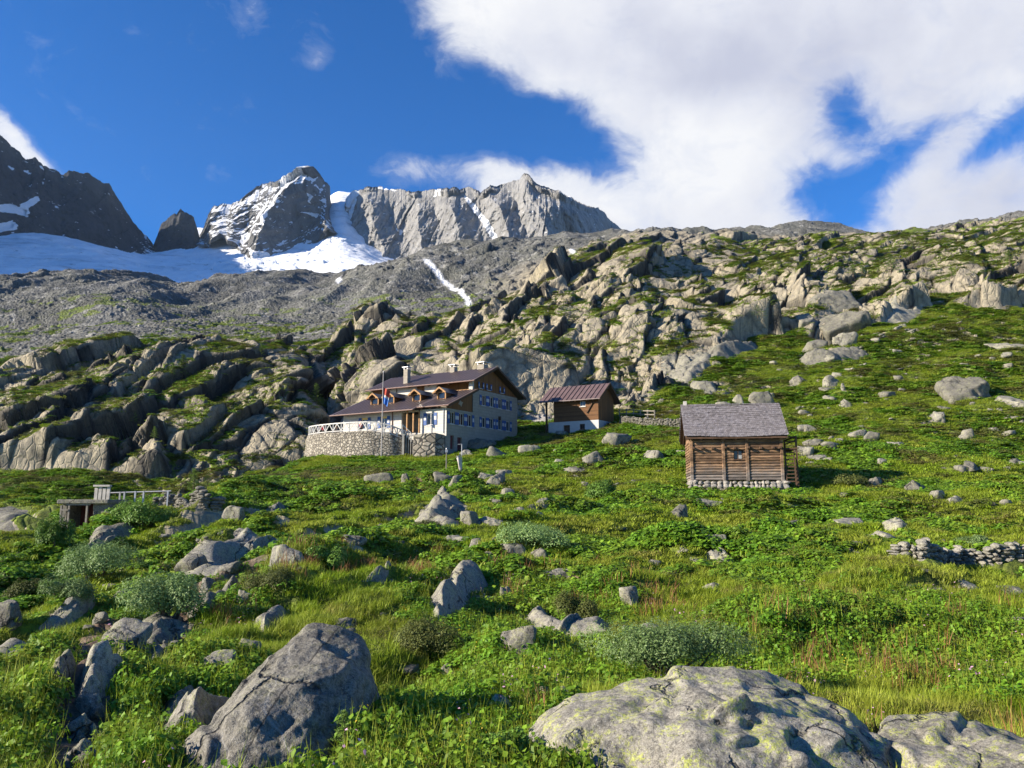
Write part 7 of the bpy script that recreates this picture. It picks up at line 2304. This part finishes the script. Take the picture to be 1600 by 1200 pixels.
shrub('juniper_shrub', 600, 968, 722, 1050, 'dark rusty rhododendron thicket right behind the scratched slab rock', M_JUNIPER, (0.03, 0.055), 0.5, 15000, seed=8, lobes=12)
shrub('juniper_shrub', 372, 1052, 440, 1118, 'small dark juniper in the cleft left of the scratched slab rock', M_JUNIPER, (0.022, 0.042), 0.4, 9000, seed=9)
shrub('juniper_shrub', 862, 925, 942, 984, 'dark shaded bush above the long low rock ledge', M_JUNIPER, (0.035, 0.06), 0.5, 8000, seed=10)
shrub('green_shrub', 150, 784, 272, 838, 'bright green alder thicket right of the dugout shelter', M_GREENBUSH, (0.10, 0.17), 0.6, 9000, seed=11, lobes=12)
shrub('green_shrub', 470, 858, 540, 900, 'round green bush right of the pale lean-to boulder', M_GREENBUSH, (0.05, 0.09), 0.6, 7000, seed=12)
shrub('green_shrub', 330, 1040, 402, 1066, 'leafy green clump beside the grey and green boulder', M_GREENBUSH, (0.03, 0.05), 0.6, 5000, seed=13)
shrub('green_shrub', 900, 748, 968, 788, 'leafy green clump in the meadow left of the log cabin', M_GREENBUSH, (0.10, 0.16), 0.6, 5000, seed=14)
shrub('green_shrub', 748, 1150, 842, 1215, 'dense green clump at the bottom centre edge', M_GREENBUSH, (0.022, 0.04), 0.6, 9000, seed=15)
shrub('green_shrub', 1310, 500 + 240, 1312 + 60, 765, 'low rusty bush at the lower edge of the cabin shadow', M_JUNIPER, (0.09, 0.15), 0.5, 3500, seed=16)
shrub('green_shrub', 1500, 838, 1570, 862, 'grey-green bush just above the dry stone wall', M_WILLOW, (0.07, 0.12), 0.4, 4500, seed=17)
shrub('green_shrub', 640, 812, 690, 832, 'small dark cushion plant under the ramp-shaped slab', M_JUNIPER, (0.05, 0.09), 0.5, 3000, seed=18)
shrub('green_shrub', 0, 905, 60, 945, 'olive bush at the left edge above the dark round boulder', M_JUNIPER, (0.04, 0.08), 0.5, 6000, seed=19)

# ---- little conifers
def conifer(px, py, hpx, label, seed, mat=None, wide=0.34, Y_=None):
    g = np.random.default_rng(seed)
    b = ground(px, py) if Y_ is None else at(px, py, Y_)
    h_ = hpx * b.y / FPX
    root = empty('larch_tree', b)
    tag(root, label, 'tree')
    m = MB(); m.tube((0, 0, -0.3), (0.02 * h_, 0, 0.55 * h_), 0.03 * h_, 0.016 * h_, 7); m.tube((0.02 * h_, 0, 0.55 * h_), (0.0, 0, 0.97 * h_), 0.016 * h_, 0.004 * h_, 6)
    nb = 34
    tips = []
    for q in range(nb):
        f_ = 0.10 + 0.86 * (q / nb); a_ = q * 2.4 + g.uniform(-.4, .4)
        r_ = wide * h_ * (1 - f_) ** 0.8 * g.uniform(.65, 1.15) + 0.02 * h_
        p0 = Vector((0, 0, f_ * h_)); p1 = Vector((math.cos(a_) * r_, math.sin(a_) * r_, f_ * h_ - 0.10 * r_ + 0.04 * h_))
        m.tube(p0, p1, 0.008 * h_, 0.002 * h_, 5); tips.append((p0, p1))
    m.build('trunk', M_BARK, root)
    n = 3200
    bi = g.integers(0, nb, n); f_ = g.uniform(0.15, 1.05, n)
    p0 = np.array([t_[0][:] for t_ in tips])[bi]; p1 = np.array([t_[1][:] for t_ in tips])[bi]
    C = p0 + (p1 - p0) * f_[:, None] + g.normal(0, 0.022 * h_, (n, 3)) * np.array([1, 1, .6])
    N = g.normal(size=(n, 3)) + np.array([0, 0, .8])
    L = g.uniform(0.018, 0.042, n) * h_
    v, t, a = leaves(C, N, L, L * 0.5, g.random(n), g)
    me = np_mesh('crown', v, None, t); set_attr(me, 'tint', a)
    link_mesh('crown', me, mat or M_LARCH, root)
    return root
conifer(300, 772, 40, 'slim larch standing in the flat meadow left of the terrace', 1)
conifer(282, 590, 36, 'small larch on the grassy ledge of the left rocky hill', 2)
conifer(268, 592, 22, 'shorter sapling beside the small larch on the left rocky hill', 3)
conifer(480, 632, 34, 'larch in the shaded gully left of the refuge', 4)
conifer(216, 672, 26, 'larch sapling in the lower part of the left rocky hill', 5)
conifer(1388, 428, 32, 'bushy conifer high on the right skyline cliffs', 6, wide=0.5)
conifer(1330, 436, 20, 'low dark conifer left of the bushy skyline conifer', 7, wide=0.8)
conifer(1345, 432, 18, 'second low dark conifer left of the bushy skyline conifer', 17, wide=0.8)
conifer(1484, 436, 20, 'round dark conifer on the upper right ledge', 8, wide=0.7)
conifer(1573, 416, 26, 'thin larch near the right edge under the skyline', 9)
conifer(1199, 484, 28, 'lone larch on the cliff above the cabin', 10)
conifer(1180, 498, 20, 'dark bushy conifer below the lone larch on the cliff', 11, wide=0.9)
conifer(250, 536 + 150, 20, 'pale green sapling left of the dark cleft on the rocky hill', 12)
conifer(535, 1192, 66, 'small bright green larch sapling in front of the scratched slab rock', 13, wide=0.42)
conifer(560, 1180, 40, 'shorter larch sapling right of the bright green one', 14, wide=0.5)
conifer(322, 765, 22, 'bushy conifer right of the slim larch in the flat meadow', 15, wide=0.7)
conifer(880, 545, 20, 'dark conifer clinging to the middle of the central cliff', 16, wide=0.8)
conifer(408, 560, 20, 'tiny larch near the top of the left rocky hill', 18)

# ================================================================== AIR
hz_ = MB(); hz_.box(-3200, 3200, -40, 3600, -60, 1700)
hm = bpy.data.materials.new('air'); hm.use_nodes = True
ht = hm.node_tree; ht.nodes.clear()
ho = ht.nodes.new('ShaderNodeOutputMaterial'); hp = ht.nodes.new('ShaderNodeVolumePrincipled')
hp.inputs['Color'].default_value = (0.50, 0.72, 1.0, 1); hp.inputs['Density'].default_value = 0.00002; hp.inputs['Anisotropy'].default_value = 0.2
ht.links.new(hp.outputs[0], ho.inputs['Volume'])
tag(hz_.build('haze', hm), 'faint blue mountain air between the viewer and the peaks', kind='stuff')
